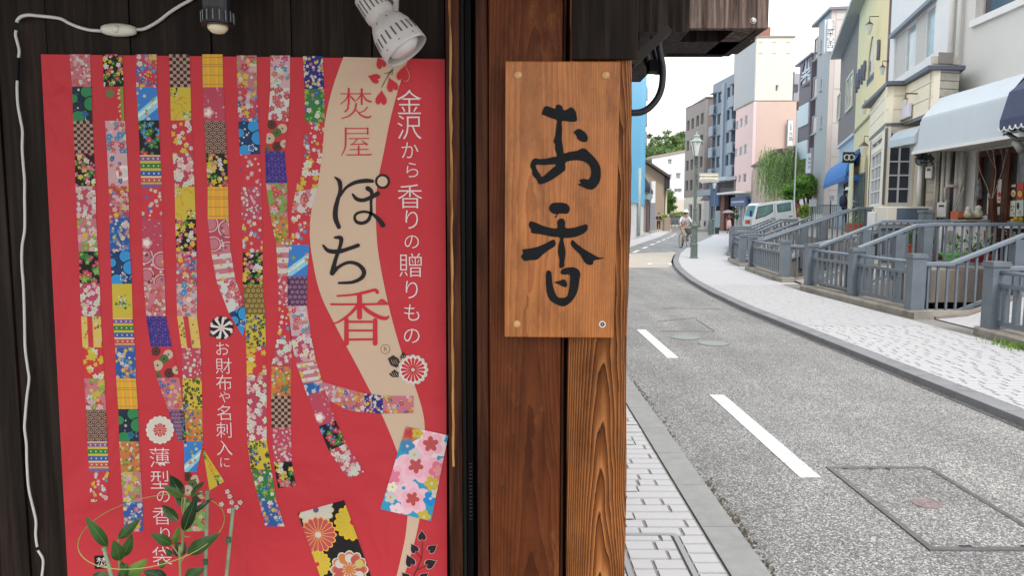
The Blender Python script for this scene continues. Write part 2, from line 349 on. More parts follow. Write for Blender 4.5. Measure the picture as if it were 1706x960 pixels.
def rows(x0, x1, y0, y1, pitch, parent, z, lim, fx0=None, fx1=None, skip=None, cut=(), joined=None, sz=(.20, .20, .10, .28)):
    y = y0; cnt = 0
    while y < y1:
        a = fx0(y) if fx0 else x0; b = fx1(y) if fx1 else x1
        x = a+JW/2; first = rnd.choice([.06, .1, .14, .18])
        while x < b-.02:
            w = first if first else rnd.choice(sz); first = None
            w = min(w, b-x-.002)
            if b-x-w < .045: w = b-x-.002
            hop = None
            for (c0, c1, d0, d1) in cut:
                if d0-pitch*.5 < y < d1-pitch*.5+.001 and x < c1 and x+w > c0:
                    if x >= c0-.03: w = 0; hop = c1+JW/2
                    else: w = c0-x; hop = c1+JW/2
            cx, cy = x+w/2, y+pitch/2
            if not (skip and skip(cx, cy)) and w > .03:
                pu, pv = proj((cx, cy, 0))
                if cnt < lim and 1035 < pu < 1740 and pv < 1000:
                    brick(parent, cx, cy, z, w-JW, pitch-JY); cnt += 1
                elif joined is not None and pu < 2600 and pv < 1300:
                    ww, dd = w-JW, pitch-JY
                    joined.add([(cx-ww/2, cy-dd/2, z), (cx+ww/2, cy-dd/2, z), (cx+ww/2, cy+dd/2, z), (cx-ww/2, cy+dd/2, z)], [(0, 1, 2, 3)])
            x = hop if hop else x+w
        y += pitch
    return cnt
jl = MB()
rows(.06, KL(0)-.178, 1.6, 7.6, .092, lp, .010, 300, joined=jl, cut=[(cov[0]-.002, cov[1]+.002, 0, cov[3]), (.415, .65, 4.46, 4.71)])
if jl.v: o = jl.build('block_paving', M_PAVE, lp); o['kind'] = 'stuff'
mb = MB(); ysf = [7.6, 9, 11, 13, 15, 20, 25, 31.8, 40, 52, 72, 95]; n = len(ysf)
mb.add([(KL(y)-1.28, y, .008) for y in ysf]+[(KL(y)-.18, y, .008) for y in ysf], [(i, n+i, n+i+1, i+1) for i in range(n-1)])
mb.build('far_paving', M_PAVE, lp)
# flat kerb stones on the left
kl = thing('left_kerb', None, None); kl['kind'] = 'structure'; kl['label'] = 'flush grey kerb stones along the left edge of the road'
del_y = [1.2, 1.75, 2.3, 2.88, 3.44, 4.0, 4.55, 5.1, 5.65, 6.22]
y = 6.22
while y < 60: y += .57; del_y.append(y)
for a, b in zip(del_y, del_y[1:]):
    mb = MB(); x0, x1 = KL(a), KL(b); g = .003
    mb.hexa([(x0-.17, a+g, -.05), (x0-.002, a+g, -.05), (x1-.002, b-g, -.05), (x1-.17, b-g, -.05), (x0-.17, a+g, .012), (x0-.004, a+g, .012), (x1-.004, b-g, .012), (x1-.17, b-g, .012)])
    mb.build('kerb_stone', M_KERB, kl)
# inspection cover filled with blocks
cvt = thing('tiled_inspection_cover', 'metal framed inspection cover filled with pale blocks in left pavement beside wooden post', 'manhole cover', (.6, 3, 0))
def frame(x0, x1, y0, y1, wd, z, name, m, parent, ch=.06):
    mb = MB()
    o_ = [(x0, y0), (x1-ch, y0), (x1, y0+ch), (x1, y1-ch*.3), (x1-ch*.3, y1), (x0, y1)]
    def inset(p, d):
        cx, cy = (x0+x1)/2, (y0+y1)/2; W, Hh = (x1-x0)/2, (y1-y0)/2
        return (cx+(p[0]-cx)*(W-d)/W, cy+(p[1]-cy)*(Hh-d)/Hh)
    i_ = [inset(p, wd) for p in o_]; k = len(o_)
    vs = [(x, y, z) for x, y in o_]+[(x, y, z) for x, y in i_]+[(x, y, z-.02) for x, y in o_]+[(x, y, z-.02) for x, y in i_]
    fs = []
    for i in range(k):
        j = (i+1) % k
        fs += [(i, j, k+j, k+i), (i, 2*k+i, 2*k+j, j), (k+i, k+j, 3*k+j, 3*k+i)]
    mb.add(vs, fs)
    return mb.build(name, m, parent, recalc=True)
M_STEEL = mat('dull_steel', (.30, .30, .31), .4, .6, var=.1, scale=20)
frame(cov[0], cov[1], cov[2], cov[3], .022, .016, 'frame', M_STEEL, cvt, ch=.05)
rows(cov[0]+.024, cov[1]-.024, cov[2]+.03, cov[3]-.03, .092, cvt, .012, 300, joined=None, sz=(.14, .2, .1))
cv2 = thing('small_drain_cover', 'narrow metal drain slot in left pavement close behind the wooden post', 'drain', (.53, 4.6, 0))
mb = MB(); mb.box(.42, .645, 4.47, 4.70, .002, .006); mb.build('cover_plate', M_STEEL, cv2)
mb = MB(); mb.box(.42, .47, 4.47, 4.70, .0065, .014); mb.box(.60, .645, 4.47, 4.70, .0065, .014); mb.box(.51, .54, 4.47, 4.70, .0065, .014); mb.build('frame', M_IRON, cv2)

# right pavement --------------------------------------------------------------
ZP = .055
rp = strip('right_pavement', lambda y: KR(y)+.19, lambda y: FL(y)+CAN0, ZP-.012, M_JOINT, lab='broad pavement of pale grey blocks between road and canal fence')
jr = MB()
rows(0, 0, 4.2, 15.5, .105, rp, ZP, 300, fx0=lambda y: KR(y)+.20, fx1=lambda y: FL(y)-.22, joined=jr, sz=(.2, .2, .2, .15))
# rows beside the plinth gaps run on into the bridge entrances
o = jr.build('block_paving', M_PAVE, rp); o['kind'] = 'stuff'
def pave_far_mat():
    m, nt, b = base('distant_block_paving', .8); L = nt.links.new
    t = N(nt, 'ShaderNodeTexCoord'); br = N(nt, 'ShaderNodeTexBrick', Scale=1.0); br.inputs['Brick Width'].default_value = .2; br.inputs['Row Height'].default_value = .105
    br.inputs['Mortar Size'].default_value = .004; br.inputs['Color1'].default_value = (.46, .46, .48, 1); br.inputs['Color2'].default_value = (.42, .42, .44, 1); br.inputs['Mortar'].default_value = (.25, .25, .26, 1)
    L(t.outputs['Object'], br.inputs['Vector']); L(br.outputs[0], b.inputs['Base Color']); return m
mb = MB(); ysf = [15.5]+[y for y in YS if y > 15.5]; n = len(ysf); e = 46
ysf = [y for y in ysf]
mb.add([(KR(y)+.19, y, ZP-.002) for y in ysf]+[(FL(y)+CAN0, y, ZP-.002) for y in ysf], [(i, n+i, n+i+1, i+1) for i in range(n-1)])
mb.build('far_paving', pave_far_mat(), rp)
kr = thing('right_kerb', None, None); kr['kind'] = 'structure'; kr['label'] = 'raised dark grey kerb stones curving along the right edge of the road'
y = 2.9
while y < 62:
    b_ = y+.62; x0, x1 = KR(y), KR(b_); g = .004
    mb = MB()
    mb.hexa([(x0, y+g, -.05), (x0+.19, y+g, -.05), (x1+.19, b_-g, -.05), (x1, b_-g, -.05), (x0+.012, y+g, ZP+.004), (x0+.19, y+g, ZP+.004), (x1+.19, b_-g, ZP+.004), (x1+.012, b_-g, ZP+.004)])
    mb.build('kerb_stone', M_KERBD, kr); y = b_
# dark gutter line at the foot of the raised kerb
strip('gutter', lambda y: KR(y)-.05, lambda y: KR(y)+.01, .004, mat('dark_gutter', (.09, .09, .095), .7, var=.3, scale=30), ya=2, yb=60)

# grit and moss collected along both kerbs
rg = random.Random(17); mb = MB()
for i in range(2600):
    side = rg.random() < .6; y = 2.6+14*rg.random()**1.5; x = (KL(y)+abs(rg.gauss(0, .022))+.004) if side else (KR(y)-abs(rg.gauss(0, .02))-.004)
    if math.sin(y*2.3)+math.sin(y*5.1+1) < rg.uniform(-1.6, 1.2): continue
    r = rg.uniform(.003, .011); a = rg.uniform(0, 6.28); z = .005
    mb.add([(x+r*math.cos(a), y+r*math.sin(a), z), (x+r*math.cos(a+2.1), y+r*math.sin(a+2.1), z), (x+r*math.cos(a+4.2), y+r*math.sin(a+4.2), z), (x, y, z+r*.8)], [(0, 1, 3), (1, 2, 3), (2, 0, 3)])
o = mb.build('kerb_grit', mat('brown_grit', (.10, .085, .06), .95, var=.6, scale=60)); o['kind'] = 'stuff'; o['label'] = 'dark grit and moss gathered along the kerbs'
# painted dashes
dl = thing('edge_line_marking', None, None); dl['kind'] = 'structure'; dl['label'] = 'white painted dashes along the left side of the road'
mb = MB(); mb.box(1.648, 1.770, 4.14, 6.10, .001, .005); mb.build('dash', M_LINE, dl)
mb = MB(); mb.box(1.632, 1.752, 7.72, 9.66, .001, .005); mb.build('dash', M_LINE, dl)
for y in [11.4, 15.1, 18.8, 22.5, 26.2, 29.9, 33.6, 37.3, 41, 44.7, 48.4, 52.1, 55.8, 59.5]:
    a, b = y, y+1.95; mb = MB()
    xa, xb = KL(a)+.6, KL(b)+.6
    mb.hexa([(xa-.08, a, .001), (xa+.08, a, .001), (xb+.08, b, .001), (xb-.08, b, .001), (xa-.08, a, .005), (xa+.08, a, .005), (xb+.08, b, .005), (xb-.08, b, .005)])
    mb.build('dash', M_LINE, dl)
# large access hatch in the road
ht = thing('road_hatch', 'large rectangular road hatch with steel rim and small round iron lid at its centre', 'manhole cover', (2.17, 3.75, 0))
frame(1.87, 2.49, 3.2, 4.31, .030, .008, 'rim', M_IRON, ht, ch=.11)
mb = MB(); mb.box(1.885, 2.475, 3.215, 4.295, -.01, .004); mb.build('asphalt_infill', M_ASPH, ht)
mb = MB(); mb.lathe([(.072, 0), (.072, .0085), (.06, .009), (.058, .0065), (.04, .0065), (.038, .009), (.024, .009), (.022, .0068), (.012, .0068), (.010, .009), (0, .009)], (2.155, 3.745, 0), 28); mb.build('lid', mat('rusty_lid_iron', (.24, .19, .19), .5, .3, var=.2, scale=40), ht)
for (x, y) in [(2.04, 3.235), (2.07, 3.235), (2.32, 3.235), (2.12, 4.275), (2.22, 4.275), (1.97, 4.275)]:
    mb = MB(); mb.box(x-.012, x+.012, y-.012, y+.012, .0042, .0085); mb.build('lifting_slot', M_DARK, ht)
def ring_lid(name, lab, x, y, r, m, inner=True):
    t = thing(name, lab, 'manhole cover', (x, y, 0))
    mb = MB(); mb.lathe([(r, 0), (r, .006), (r*.9, .006), (r*.88, .0045), (0, .0045)], (x, y, 0), 28); mb.build('lid', m, t); 
    mb = MB(); mb.lathe([(r*1.07, 0), (r*1.07, .004), (r*1.01, .004), (r*1.01, 0)], (x, y, 0), 28); mb.build('rim', M_IRON, t)
M_PALEG = mat('pale_green_grey_lid', (.225, .25, .24), .7, var=.15, scale=25)
ring_lid('round_valve_cover', 'round pale green manhole lid, the nearer of two overlapping in mid road', 2.36, 8.62, .17, M_PALEG)
ring_lid('round_valve_cover', 'round pale green manhole lid, the farther of two side by side in mid road', 2.13, 9.05, .17, M_PALEG)
# patched rectangle cut into the road
pt = thing('road_cut_outline', None, None); pt['kind'] = 'structure'
pts = [G(1097, 540), G(1186, 553), G(1198, 517), G(1107, 516)]
mb = MB()
for a, b in zip([G(1100, 552), G(1190, 552), G(1160, 530), G(1104, 514)], [G(1190, 553), G(1160, 533), G(1095, 536) , G(1200, 515)]):
    mb.bar((a.x, a.y, .002), (b.x, b.y, .002), .02, .003)
mb.build('sealed_joint', mat('road_joint_tar', (.10, .10, .10), .8), pt)
t = thing('rectangular_drain_grate', 'long pale drain cover set across the beige road patch at the bend', 'drain', G(1098, 440))
mb = MB(); a, b = G(1078, 441), G(1121, 441); c, d = G(1118, 438.6), G(1080, 438.6)
mb.add([(p.x, p.y, .008) for p in (a, b, c, d)], [(0, 1, 2, 3)]); mb.build('cover_plate', M_LINE, t)
mb = MB(); a, b = G(1086, 440.3), G(1114, 440.3); c, d = G(1113, 439.4), G(1087, 439.4)
mb.add([(p.x, p.y, .012) for p in (a, b, c, d)], [(0, 1, 2, 3)]); mb.build('grate', M_IRON, t)
# weeds at the right plinth
# ================================================================ CANAL, BRIDGES, FENCES
M_WATER, _nt, _b = base('dark_canal_water', .06); _b.inputs['Base Color'].default_value = (.012, .016, .016, 1)
_n = N(_nt, 'ShaderNodeTexNoise', Scale=3.0, Detail=3.0); _bp = N(_nt, 'ShaderNodeBump', Strength=.2, Distance=.02); _nt.links.new(_n.outputs[0], _bp.inputs['Height']); _nt.links.new(_bp.outputs[0], _b.inputs['Normal'])
strip('canal_water', lambda y: FL(y)+CAN0-.05, lambda y: FL(y)+CAN1+.05, -1.25, M_WATER, ya=-4, yb=CEND)
def wallstrip(name, fx, z0, z1, m, ya, yb, th=.2, lab=None):
    mb = MB(); ys = [ya]+[y for y in YS if ya < y < yb]+[yb]; n = len(ys)
    vs = [(fx(y), y, z0) for y in ys]+[(fx(y), y, z1) for y in ys]+[(fx(y)+th, y, z0) for y in ys]+[(fx(y)+th, y, z1) for y in ys]
    fs = []
    for i in range(n-1): fs += [(i, i+1, n+i+1, n+i), (2*n+i, 3*n+i, 3*n+i+1, 2*n+i+1), (n+i, n+i+1, 3*n+i+1, 3*n+i)]
    fs += [(0, n, 3*n, 2*n), (n-1, 3*n-1, 4*n-1, 2*n-1)]
    mb.add(vs, fs); o = mb.build(name, m, recalc=True); o['kind'] = 'structure'
    if lab: o['label'] = lab
    return o
wallstrip('canal_bank', lambda y: FL(y)+CAN0-.2, -1.4, -.006, M_CONCW, -4, CEND, .195)
TZ = interp([(0,.58),(16.4,.58),(18.5,.85),(60,.85)])
wallstrip('terrace_edge', lambda y: FL(y)+CAN1, -1.4, .60, M_CONCW, -4, 16.4, .2)
wallstrip('terrace_edge', lambda y: FL(y)+CAN1, -1.4, .87, M_CONCW, 16.41, CEND, .2)
M_TERR = mat('terrace_slabs', (.30, .285, .27), .85, var=.15, scale=3, dirt=(.14, .12, .11), dirtamt=.4)
mb = MB(); ys = [-4]+[y for y in YS if -4 < y < CEND]+[CEND]; n = len(ys)
mb.add([(FL(y)+CAN1+.2, y, TZ(y)) for y in ys]+[(FL(y)+CAN1+22, y, TZ(y)) for y in ys], [(i, n+i, n+i+1, i+1) for i in range(n-1)])
o = mb.build('terrace', M_TERR); o['kind'] = 'structure'
# ---------------------------------------------------------------- canal fences
def box_mesh(w, d, h, m, name):
    mb = MB(); mb.box(-w/2, w/2, -d/2, d/2, 0, h); me = mb.mesh(name); me.materials.append(m); return me
ZPL = .155                                   # plinth top
M_CAP = mat('weathered_post_cap', (.125, .145, .175), .5, var=.2, scale=12)
POST = MB(); POST.box(-.095, .095, -.095, .095, 0, .74); POST = POST.mesh('post'); POST.materials.append(M_GREY)
cap = MB(); cap.box(-.112, .112, -.112, .112, .74, .775); cap.box(-.104, .104, -.104, .104, .775, .80); CAPM = cap.mesh('post_cap'); CAPM.materials.append(M_CAP)
BAL = box_mesh(.06, .035, .405, M_GREY, 'baluster')
def fence_dir(ya, yb):
    a = Vector((FL(ya), ya, 0)); b = Vector((FL(yb), yb, 0)); return a, b
def plinth(name, ya, yb, lab):
    ys = [ya]+[y for y in YS if ya+.2 < y < yb-.2]+[yb]; mb = MB(); n = len(ys)
    w0, w1 = -.185, .15
    prof = [(w0, ZP-.02), (w0, ZPL-.02), (w0+.02, ZPL), (w1, ZPL), (w1, -.3)]
    vs = []
    for i, y in enumerate(ys):
        for (x, z) in prof: vs.append((FL(y)+x+(.07 if (i in (0, n-1) and x < 0) else 0), y, z))
    k = len(prof); fs = []
    for i in range(n-1):
        for j in range(k-1): fs.append((i*k+j, (i+1)*k+j, (i+1)*k+j+1, i*k+j+1))
    fs += [tuple(range(k)), tuple((n-1)*k+j for j in range(k))[::-1]]
    mb.add(vs, fs); o = mb.build(name, M_CONC, recalc=True); tag(o, lab, 'plinth', 'concrete plinths under the canal fence'); return o
def fence(ys, lab, nb, dense=False, rail=True, posts=None):
    t = thing('canal_fence', lab, 'fence', (FL(ys[0]), ys[0], ZPL), 'blue grey canal fence sections')
    for i, y in enumerate(ys):
        a = math.atan2(-(FL(y+.5)-FL(y-.5)), 1)
        if posts is None or posts[i]:
            p = inst('post', POST, t, (FL(y), y, ZPL), a); c = bpy.data.objects.new('post_cap', CAPM); C.objects.link(c); c.parent = p
    for ya, yb, n in zip(ys, ys[1:], nb):
        a, b = fence_dir(ya, yb); d = (b-a).normalized(); a = a+d*.09; b = b-d*.09; up = Vector((0, 0, 1)); ang = math.atan2(d.y, d.x)
        mb = MB(); mb.tube([a+up*.83, b+up*.83], .026, 10); mb.build('top_rail', M_GREYL, t, smooth=True)
        mb = MB(); mb.bar(a+up*.675, b+up*.675, .05, .045); mb.build('middle_rail', M_GREY, t)
        mb = MB(); mb.bar(a+up*.235, b+up*.235, .05, .05); mb.build('bottom_rail', M_GREY, t)
        L_ = (b-a).length
        for k in range(n):
            q = a+d*L_*(k+.5)/n
            inst('baluster', BAL, t, (q.x, q.y, .255), ang, scale=(1.5, 1, .97) if dense else (1, 1, .97))
    return t
plinth('fence_plinth', 5.2, 8.98, 'concrete plinth of the nearest fence section at the right edge, weeds at its foot')
plinth('fence_plinth', 10.33, 14.6, 'long mossy concrete plinth below the three post fence section')
plinth('fence_plinth', 15.95, 19.9, 'concrete plinth under the close boarded fence section')
plinth('fence_plinth', 20.8, 24.0, 'short concrete plinth at the bend of the pavement')
plinth('fence_plinth', 26.2, 29.2, 'farthest visible concrete plinth beyond the bend')
fence([5.4, 7.1, 8.79], 'nearest blue grey fence section, cut off by the right edge of the photo', [8, 8])
fence([10.56, 12.42, 14.31], 'blue grey fence section of two open baluster panels between three square posts', [9, 9])
fence([16.23, 19.59], 'blue grey fence section with close set wide slats between two posts', [17], dense=True)
fence([21.04, 23.34], 'short blue grey fence section with two posts at the bend', [11])
fence([26.4, 29.0], 'far blue grey fence section just past the bend', [12])
fence([31.0, 34.0], 'distant blue grey fence section below the white truck', [13])

# ---------------------------------------------------------------- footbridges with sloping handrails
def side_rail(name, lab, y, pts, post_x=(), end=True, drop=.73, pipe=False, nb=True, zb=None):
    """pts: list of (x,z) of the handrail in the plane y; balusters hang down to a lower rail"""
    t = thing(name, lab, 'handrail', (pts[0][0], y, pts[0][1]-.8), 'blue grey footbridge handrails')
    mb = MB()
    P = [Vector((x, y, z)) for x, z in pts]
    for a, b in zip(P, P[1:]):
        mb.bar(a, b, .09, .06)
    for a in P[1:-1]: mb.box(a.x-.025, a.x+.025, y-.046, y+.046, a.z-.031, a.z+.0305)
    mb.build('handrail', M_GREYL, t, bevel=.012)
    mb = MB(); Q = [p-Vector((0, 0, drop)) for p in P]
    for a, b in zip(Q, Q[1:]): mb.bar(a, b, .05, .045)
    mb.build('lower_rail', M_GREY, t)
    fz = interp(pts)
    x = pts[0][0]+.1
    BM = box_mesh(.028, .028, drop-.02, M_GREY, 'baluster')
    cnt = 0
    while x < pts[-1][0]-.05:
        if not any(abs(x-q) < .09 for q in post_x):
            inst('baluster', BM, t, (x, y, fz(x)-drop))
        x += .135
    for q in post_x:
        mb = MB(); mb.box(q-.075, q+.075, y-.065, y+.065, .1, fz(q)-.032); mb.build('post', M_GREY, t)
    return t
def px(y, *uv): return [(lambda p: (p.x, p.z))(Y(u, v, y)) for u, v in uv]
def bridge(lab, y0, y1, pts, xe, dm=None):
    t = thing('footbridge', lab, 'footbridge', (pts[0][0], y0, 0), 'small footbridges over the canal')
    mb = MB(); dz = .80; top = [(pts[0][0]-.1, ZP)]+[(x, max(ZP, z-dz)) for x, z in pts if x < xe]+[(xe, max(ZP, interp(pts)(xe)-dz))]
    def cut(yy):
        f0 = FL(yy)+.17; zf_ = interp(top); xs_ = [f0+(top[-1][0]-f0)*i/5 for i in range(6)]; return [(x, max(ZP, zf_(x))) for x in xs_]
    n = 6; vs = [(x, y0+.06, z) for x, z in cut(y0)]+[(x, y1-.06, z) for x, z in cut(y1)]
    mb.add(vs, [(i, i+1, n+i+1, n+i) for i in range(n-1)]); mb.build('deck', dm or M_TERR, t)
    for yy, s in ((y0+.05, -1), (y1-.05, 1)):
        mb = MB(); tp_ = cut(yy)
        lo = [(x, z-.5) for x, z in tp_]
        a, b = yy-.07, yy+.07
        vs = [(x, a, z+.03) for x, z in tp_]+[(x, a, z) for x, z in lo]+[(x, b, z+.03) for x, z in tp_]+[(x, b, z) for x, z in lo]
        fs = []
        for i in range(n-1): fs += [(i, i+1, n+i+1, n+i), (2*n+i, 3*n+i, 3*n+i+1, 2*n+i+1), (i, 2*n+i, 2*n+i+1, i+1), (n+i, n+i+1, 3*n+i+1, 3*n+i)]
        fs += [(0, n, 3*n, 2*n), (n-1, 3*n-1, 4*n-1, 2*n-1)]
        mb.add(vs, fs); mb.build('side_wall', M_CONCW, t, recalc=True)
    return t
A = px(10.56, (1536, 440), (1584, 440), (1706, 392)); A.append((A[-1][0]+1.2, A[-1][1]+.12))
Bp = px(12.42, (1430, 414), (1526, 376), (1560, 374)); Bp.append((Bp[-1][0]+2.6, Bp[-1][1]))
Cp = px(14.31, (1362, 412), (1470, 369)); Cp.append((Cp[-1][0]+1.3, Cp[-1][1]))
Dp = px(16.23, (1311, 410), (1344, 411), (1360, 411)); Dp[-1] = (Dp[-1][0]+.3, Dp[-1][1]+.12); Dp.append((8.6, Dp[0][1]+.42))
Ep = px(19.59, (1260, 400), (1273, 400), (1430, 347), (1475, 346))
Fp = px(20.6, (1258, 397), (1272, 397), (1415, 349))
Gp = px(23.3, (1238, 391), (1275, 391), (1317, 375), (1350, 362))
side_rail('bridge_handrail', 'nearest sloping blue grey handrail with thin balusters, rising right from the corner post', 10.56, A, [Y(1697, 400, 10.56).x, ])
side_rail('bridge_handrail', 'handrail at the very right edge, mostly hidden behind the nearest fence post', 8.79, [(5.8, .87), (6.3, .87), (7.6, 1.3)], [])
side_rail('bridge_handrail', 'long handrail rising then running level in front of the shop entrance', 12.42, Bp, [Y(1449, 370, 12.42).x, Y(1499, 370, 12.42).x, Y(1545, 370, 12.42).x], drop=.66)
side_rail('bridge_handrail', 'handrail rising to a level top in front of the slatted screen', 14.31, Cp, [Y(1443, 370, 14.31).x], drop=.66)
side_rail('bridge_handrail', 'low handrail starting level behind the close boarded section', 16.23, Dp, [8.2], drop=.7)
side_rail('bridge_handrail', 'longest handrail climbing towards the yellow building', 19.59, Ep, [Y(1339, 370, 19.59).x, Y(1371, 370, 19.59).x, Y(1445, 370, 19.59).x], drop=.75)
side_rail('bridge_handrail', 'handrail running just above and behind the longest one', 20.6, Fp, [], drop=.75)
side_rail('bridge_handrail', 'flat topped handrail beginning at the bend of the pavement', 23.3, Gp, [], drop=.7)
for k, (yy, uv, lab) in enumerate([
    (24.6, [(1228, 387), (1262, 387), (1305, 369), (1345, 369)], 'first of four distant handrails stacked in front of the white truck'),
    (26.6, [(1226, 385), (1258, 384), (1300, 366), (1330, 366)], 'second of four distant handrails stacked in front of the white truck'),
    (29.0, [(1222, 381), (1254, 381), (1292, 365)], 'third of four distant handrails stacked in front of the white truck'),
    (31.2, [(1220, 378), (1250, 378), (1282, 366)], 'rearmost of four distant handrails stacked in front of the white truck')]):
    side_rail('bridge_handrail', lab, yy, px(yy, *uv), [], drop=.7)
bridge('nearest footbridge leading right from the pavement at the photo edge', 8.79, 10.40, A, FL(10)+CAN1+.3, bpy.data.materials['distant_block_paving'])
bridge('footbridge in front of the shop with stained concrete side wall', 12.42, 14.31, Bp, FL(13)+CAN1+.3)
bridge('footbridge entered beside the close boarded fence', 14.36, 16.23, [(5.7, .86), (6.3, .9), (8.0, 1.38)], FL(15)+CAN1+.3)
bridge('footbridge leading up to the yellow building', 19.64, 21.0, Ep, FL(20)+CAN1+.3)
bridge('footbridge just past the bend', 23.4, 26.4, Gp, FL(25)+CAN1+.3)
bridge('far footbridge carrying the parked white truck', 34.2, 38.6, [(FL(36)-.2, .9), (FL(36)+.4, .95), (FL(36)+3, 1.7)], FL(36)+CAN1+.3)
cb0 = thing('bridge_kerb', 'mossy concrete kerb turning in beside the bridge entrance under the nearest sloping handrail', 'kerb', (6.4, 10.5, 0)); kx = [(FL(10.5)-.05, ZP-.02, .15), (6.45, ZP-.02, .15), (6.9, ZP, .19), (7.5, .2, .42), (8.2, .4, .62)]
mb = MB(); nn = len(kx); vs = [(x, 10.33, a) for x, a, b_ in kx]+[(x, 10.36, b_) for x, a, b_ in kx]+[(x, 10.66, b_) for x, a, b_ in kx]+[(x, 10.66, a-.5) for x, a, b_ in kx]
mb.add(vs, [(k*nn+i, k*nn+i+1, ((k+1) % 4)*nn+i+1, ((k+1) % 4)*nn+i) for i in range(nn-1) for k in range(4)]+[(0, nn, 2*nn, 3*nn), (nn-1, 4*nn-1, 3*nn-1, 2*nn-1)]); mb.build('kerb', M_CONC, cb0, recalc=True)
# slatted screen behind the second handrail
t = thing('slatted_screen', 'blue grey screen of upright boards between the handrails and the air conditioner', 'screen', (7.4, 14.75, .58))
a, b = Y(1466, 380, 14.75), Y(1506, 380, 14.75)
n = 7
for i in range(n):
    x0 = a.x+(b.x-a.x)*i/n; mb = MB(); mb.box(x0+.004, x0+(b.x-a.x)/n-.006, 14.74, 14.77, .3, 1.24); mb.build('board', M_GREY, t)
mb = MB(); mb.box(a.x-.03, b.x+.03, 14.70, 14.80, 1.245, 1.30); mb.build('top_rail', M_GREYL, t)
t = thing('railing_post', 'lone square post with flat cap behind the level handrail', 'post', Y(1542, 400, 13.8))
q = Y(1542, 347, 14.6); mb = MB(); mb.box(q.x-.09, q.x+.09, 14.5, 14.68, .3, 1.55); mb.build('post', M_GREY, t)
mb = MB(); mb.box(q.x-.11, q.x+.11, 14.48, 14.70, 1.555, 1.6); mb.build('cap', M_CAP, t)
# weeds growing from the plinth foot
rw = random.Random(5); mb = MB()
for i in range(260):
    cx = 5.5+rw.gauss(0, .07); cy = 8.0+rw.gauss(0, .22); h = rw.uniform(.03, .11); a = rw.uniform(0, 6.3); l = rw.uniform(.01, .05)
    w_ = .006; dx, dy = math.cos(a), math.sin(a)
    mb.add([(cx-dy*w_, cy+dx*w_, ZP-.005), (cx+dy*w_, cy-dx*w_, ZP-.005), (cx+dx*l, cy+dy*l, ZP+h)], [(0, 1, 2)])
o = mb.build('weeds', mat('weed_green', (.12, .22, .03), .7, var=.4, scale=40)); o['kind'] = 'stuff'; o['label'] = 'green weeds growing at the foot of the nearest plinth'
# ================================================================ BUILDINGS
class Fac:
    """a vertical wall plane through ground point (x,y) running in direction (a,1); t = depth into the building"""
    def __init__(s, x, y, a, side=1):
        s.o = Vector((x, y, 0)); s.d = Vector((a, 1, 0)).normalized(); s.n = Vector((s.d.y, -s.d.x, 0))*side
    def sz(s, u, v, t=0):
        r = ray(u, v); o = s.o+s.n*t
        # (k*r - (o-cam)) . n = 0
        k = (o-Vector((0, 0, H))).dot(s.n)/r.dot(s.n); p = Vector((0, 0, H))+r*k
        return (p-o).dot(s.d), p.z
    def P(s, a, z, t=0): return s.o+s.d*a+s.n*t+Vector((0, 0, z))
    def box(s, mb, s0, s1, z0, z1, t0, t1):
        if s0 > s1: s0, s1 = s1, s0
        P = s.P; mb.hexa([P(s0, z0, t0), P(s1, z0, t0), P(s1, z0, t1), P(s0, z0, t1), P(s0, z1, t0), P(s1, z1, t0), P(s1, z1, t1), P(s0, z1, t1)])
    def prism(s, mb, loop, t0, t1): mb.prism(loop, lambda a, z: s.P(a, z, t0), lambda a, z: s.P(a, z, t1))
def bx(F_, name, m, parent, s0, s1, z0, z1, t0, t1, bevel=0):
    mb = MB(); F_.box(mb, s0, s1, z0, z1, t0, t1); return mb.build(name, m, parent, recalc=True, bevel=bevel)
def wallgrid(F_, name, m, parent, s0, s1, z0, z1, holes, t0=0, t1=.25):
    """wall slab with real rectangular openings"""
    if s0 > s1: s0, s1 = s1, s0
    hs = [(min(a, b), max(a, b), c, d) for a, b, c, d in holes]
    xs = sorted({s0, s1, *[q for h in hs for q in h[:2] if s0 < q < s1]}); zs = sorted({z0, z1, *[q for h in hs for q in h[2:] if z0 < q < z1]})
    mb = MB(); vi = {}; fs = []
    def V(i, j, k):
        if (i, j, k) not in vi: vi[(i, j, k)] = len(mb.v); mb.v.append(tuple(F_.P(xs[i], zs[j], (t0, t1)[k])))
        return vi[(i, j, k)]
    solid = {}
    for i in range(len(xs)-1):
        for j in range(len(zs)-1):
            cx, cz = (xs[i]+xs[i+1])/2, (zs[j]+zs[j+1])/2
            solid[(i, j)] = not any(a < cx < b and c < cz < d for a, b, c, d in hs)
    for (i, j), ok in solid.items():
        if not ok: continue
        for k in (0, 1): fs.append((V(i, j, k), V(i+1, j, k), V(i+1, j+1, k), V(i, j+1, k)))
        for (di, dj, e) in ((-1, 0, ((0, 0), (0, 1))), (1, 0, ((1, 0), (1, 1))), (0, -1, ((0, 0), (1, 0))), (0, 1, ((0, 1), (1, 1)))):
            if not solid.get((i+di, j+dj), False):
                (a, b), (c, d) = e; fs.append((V(i+a, j+b, 0), V(i+c, j+d, 0), V(i+c, j+d, 1), V(i+a, j+b, 1)))
    mb.f = fs; mb.c = [None]*len(fs)
    return mb.build(name, m, parent, recalc=True)
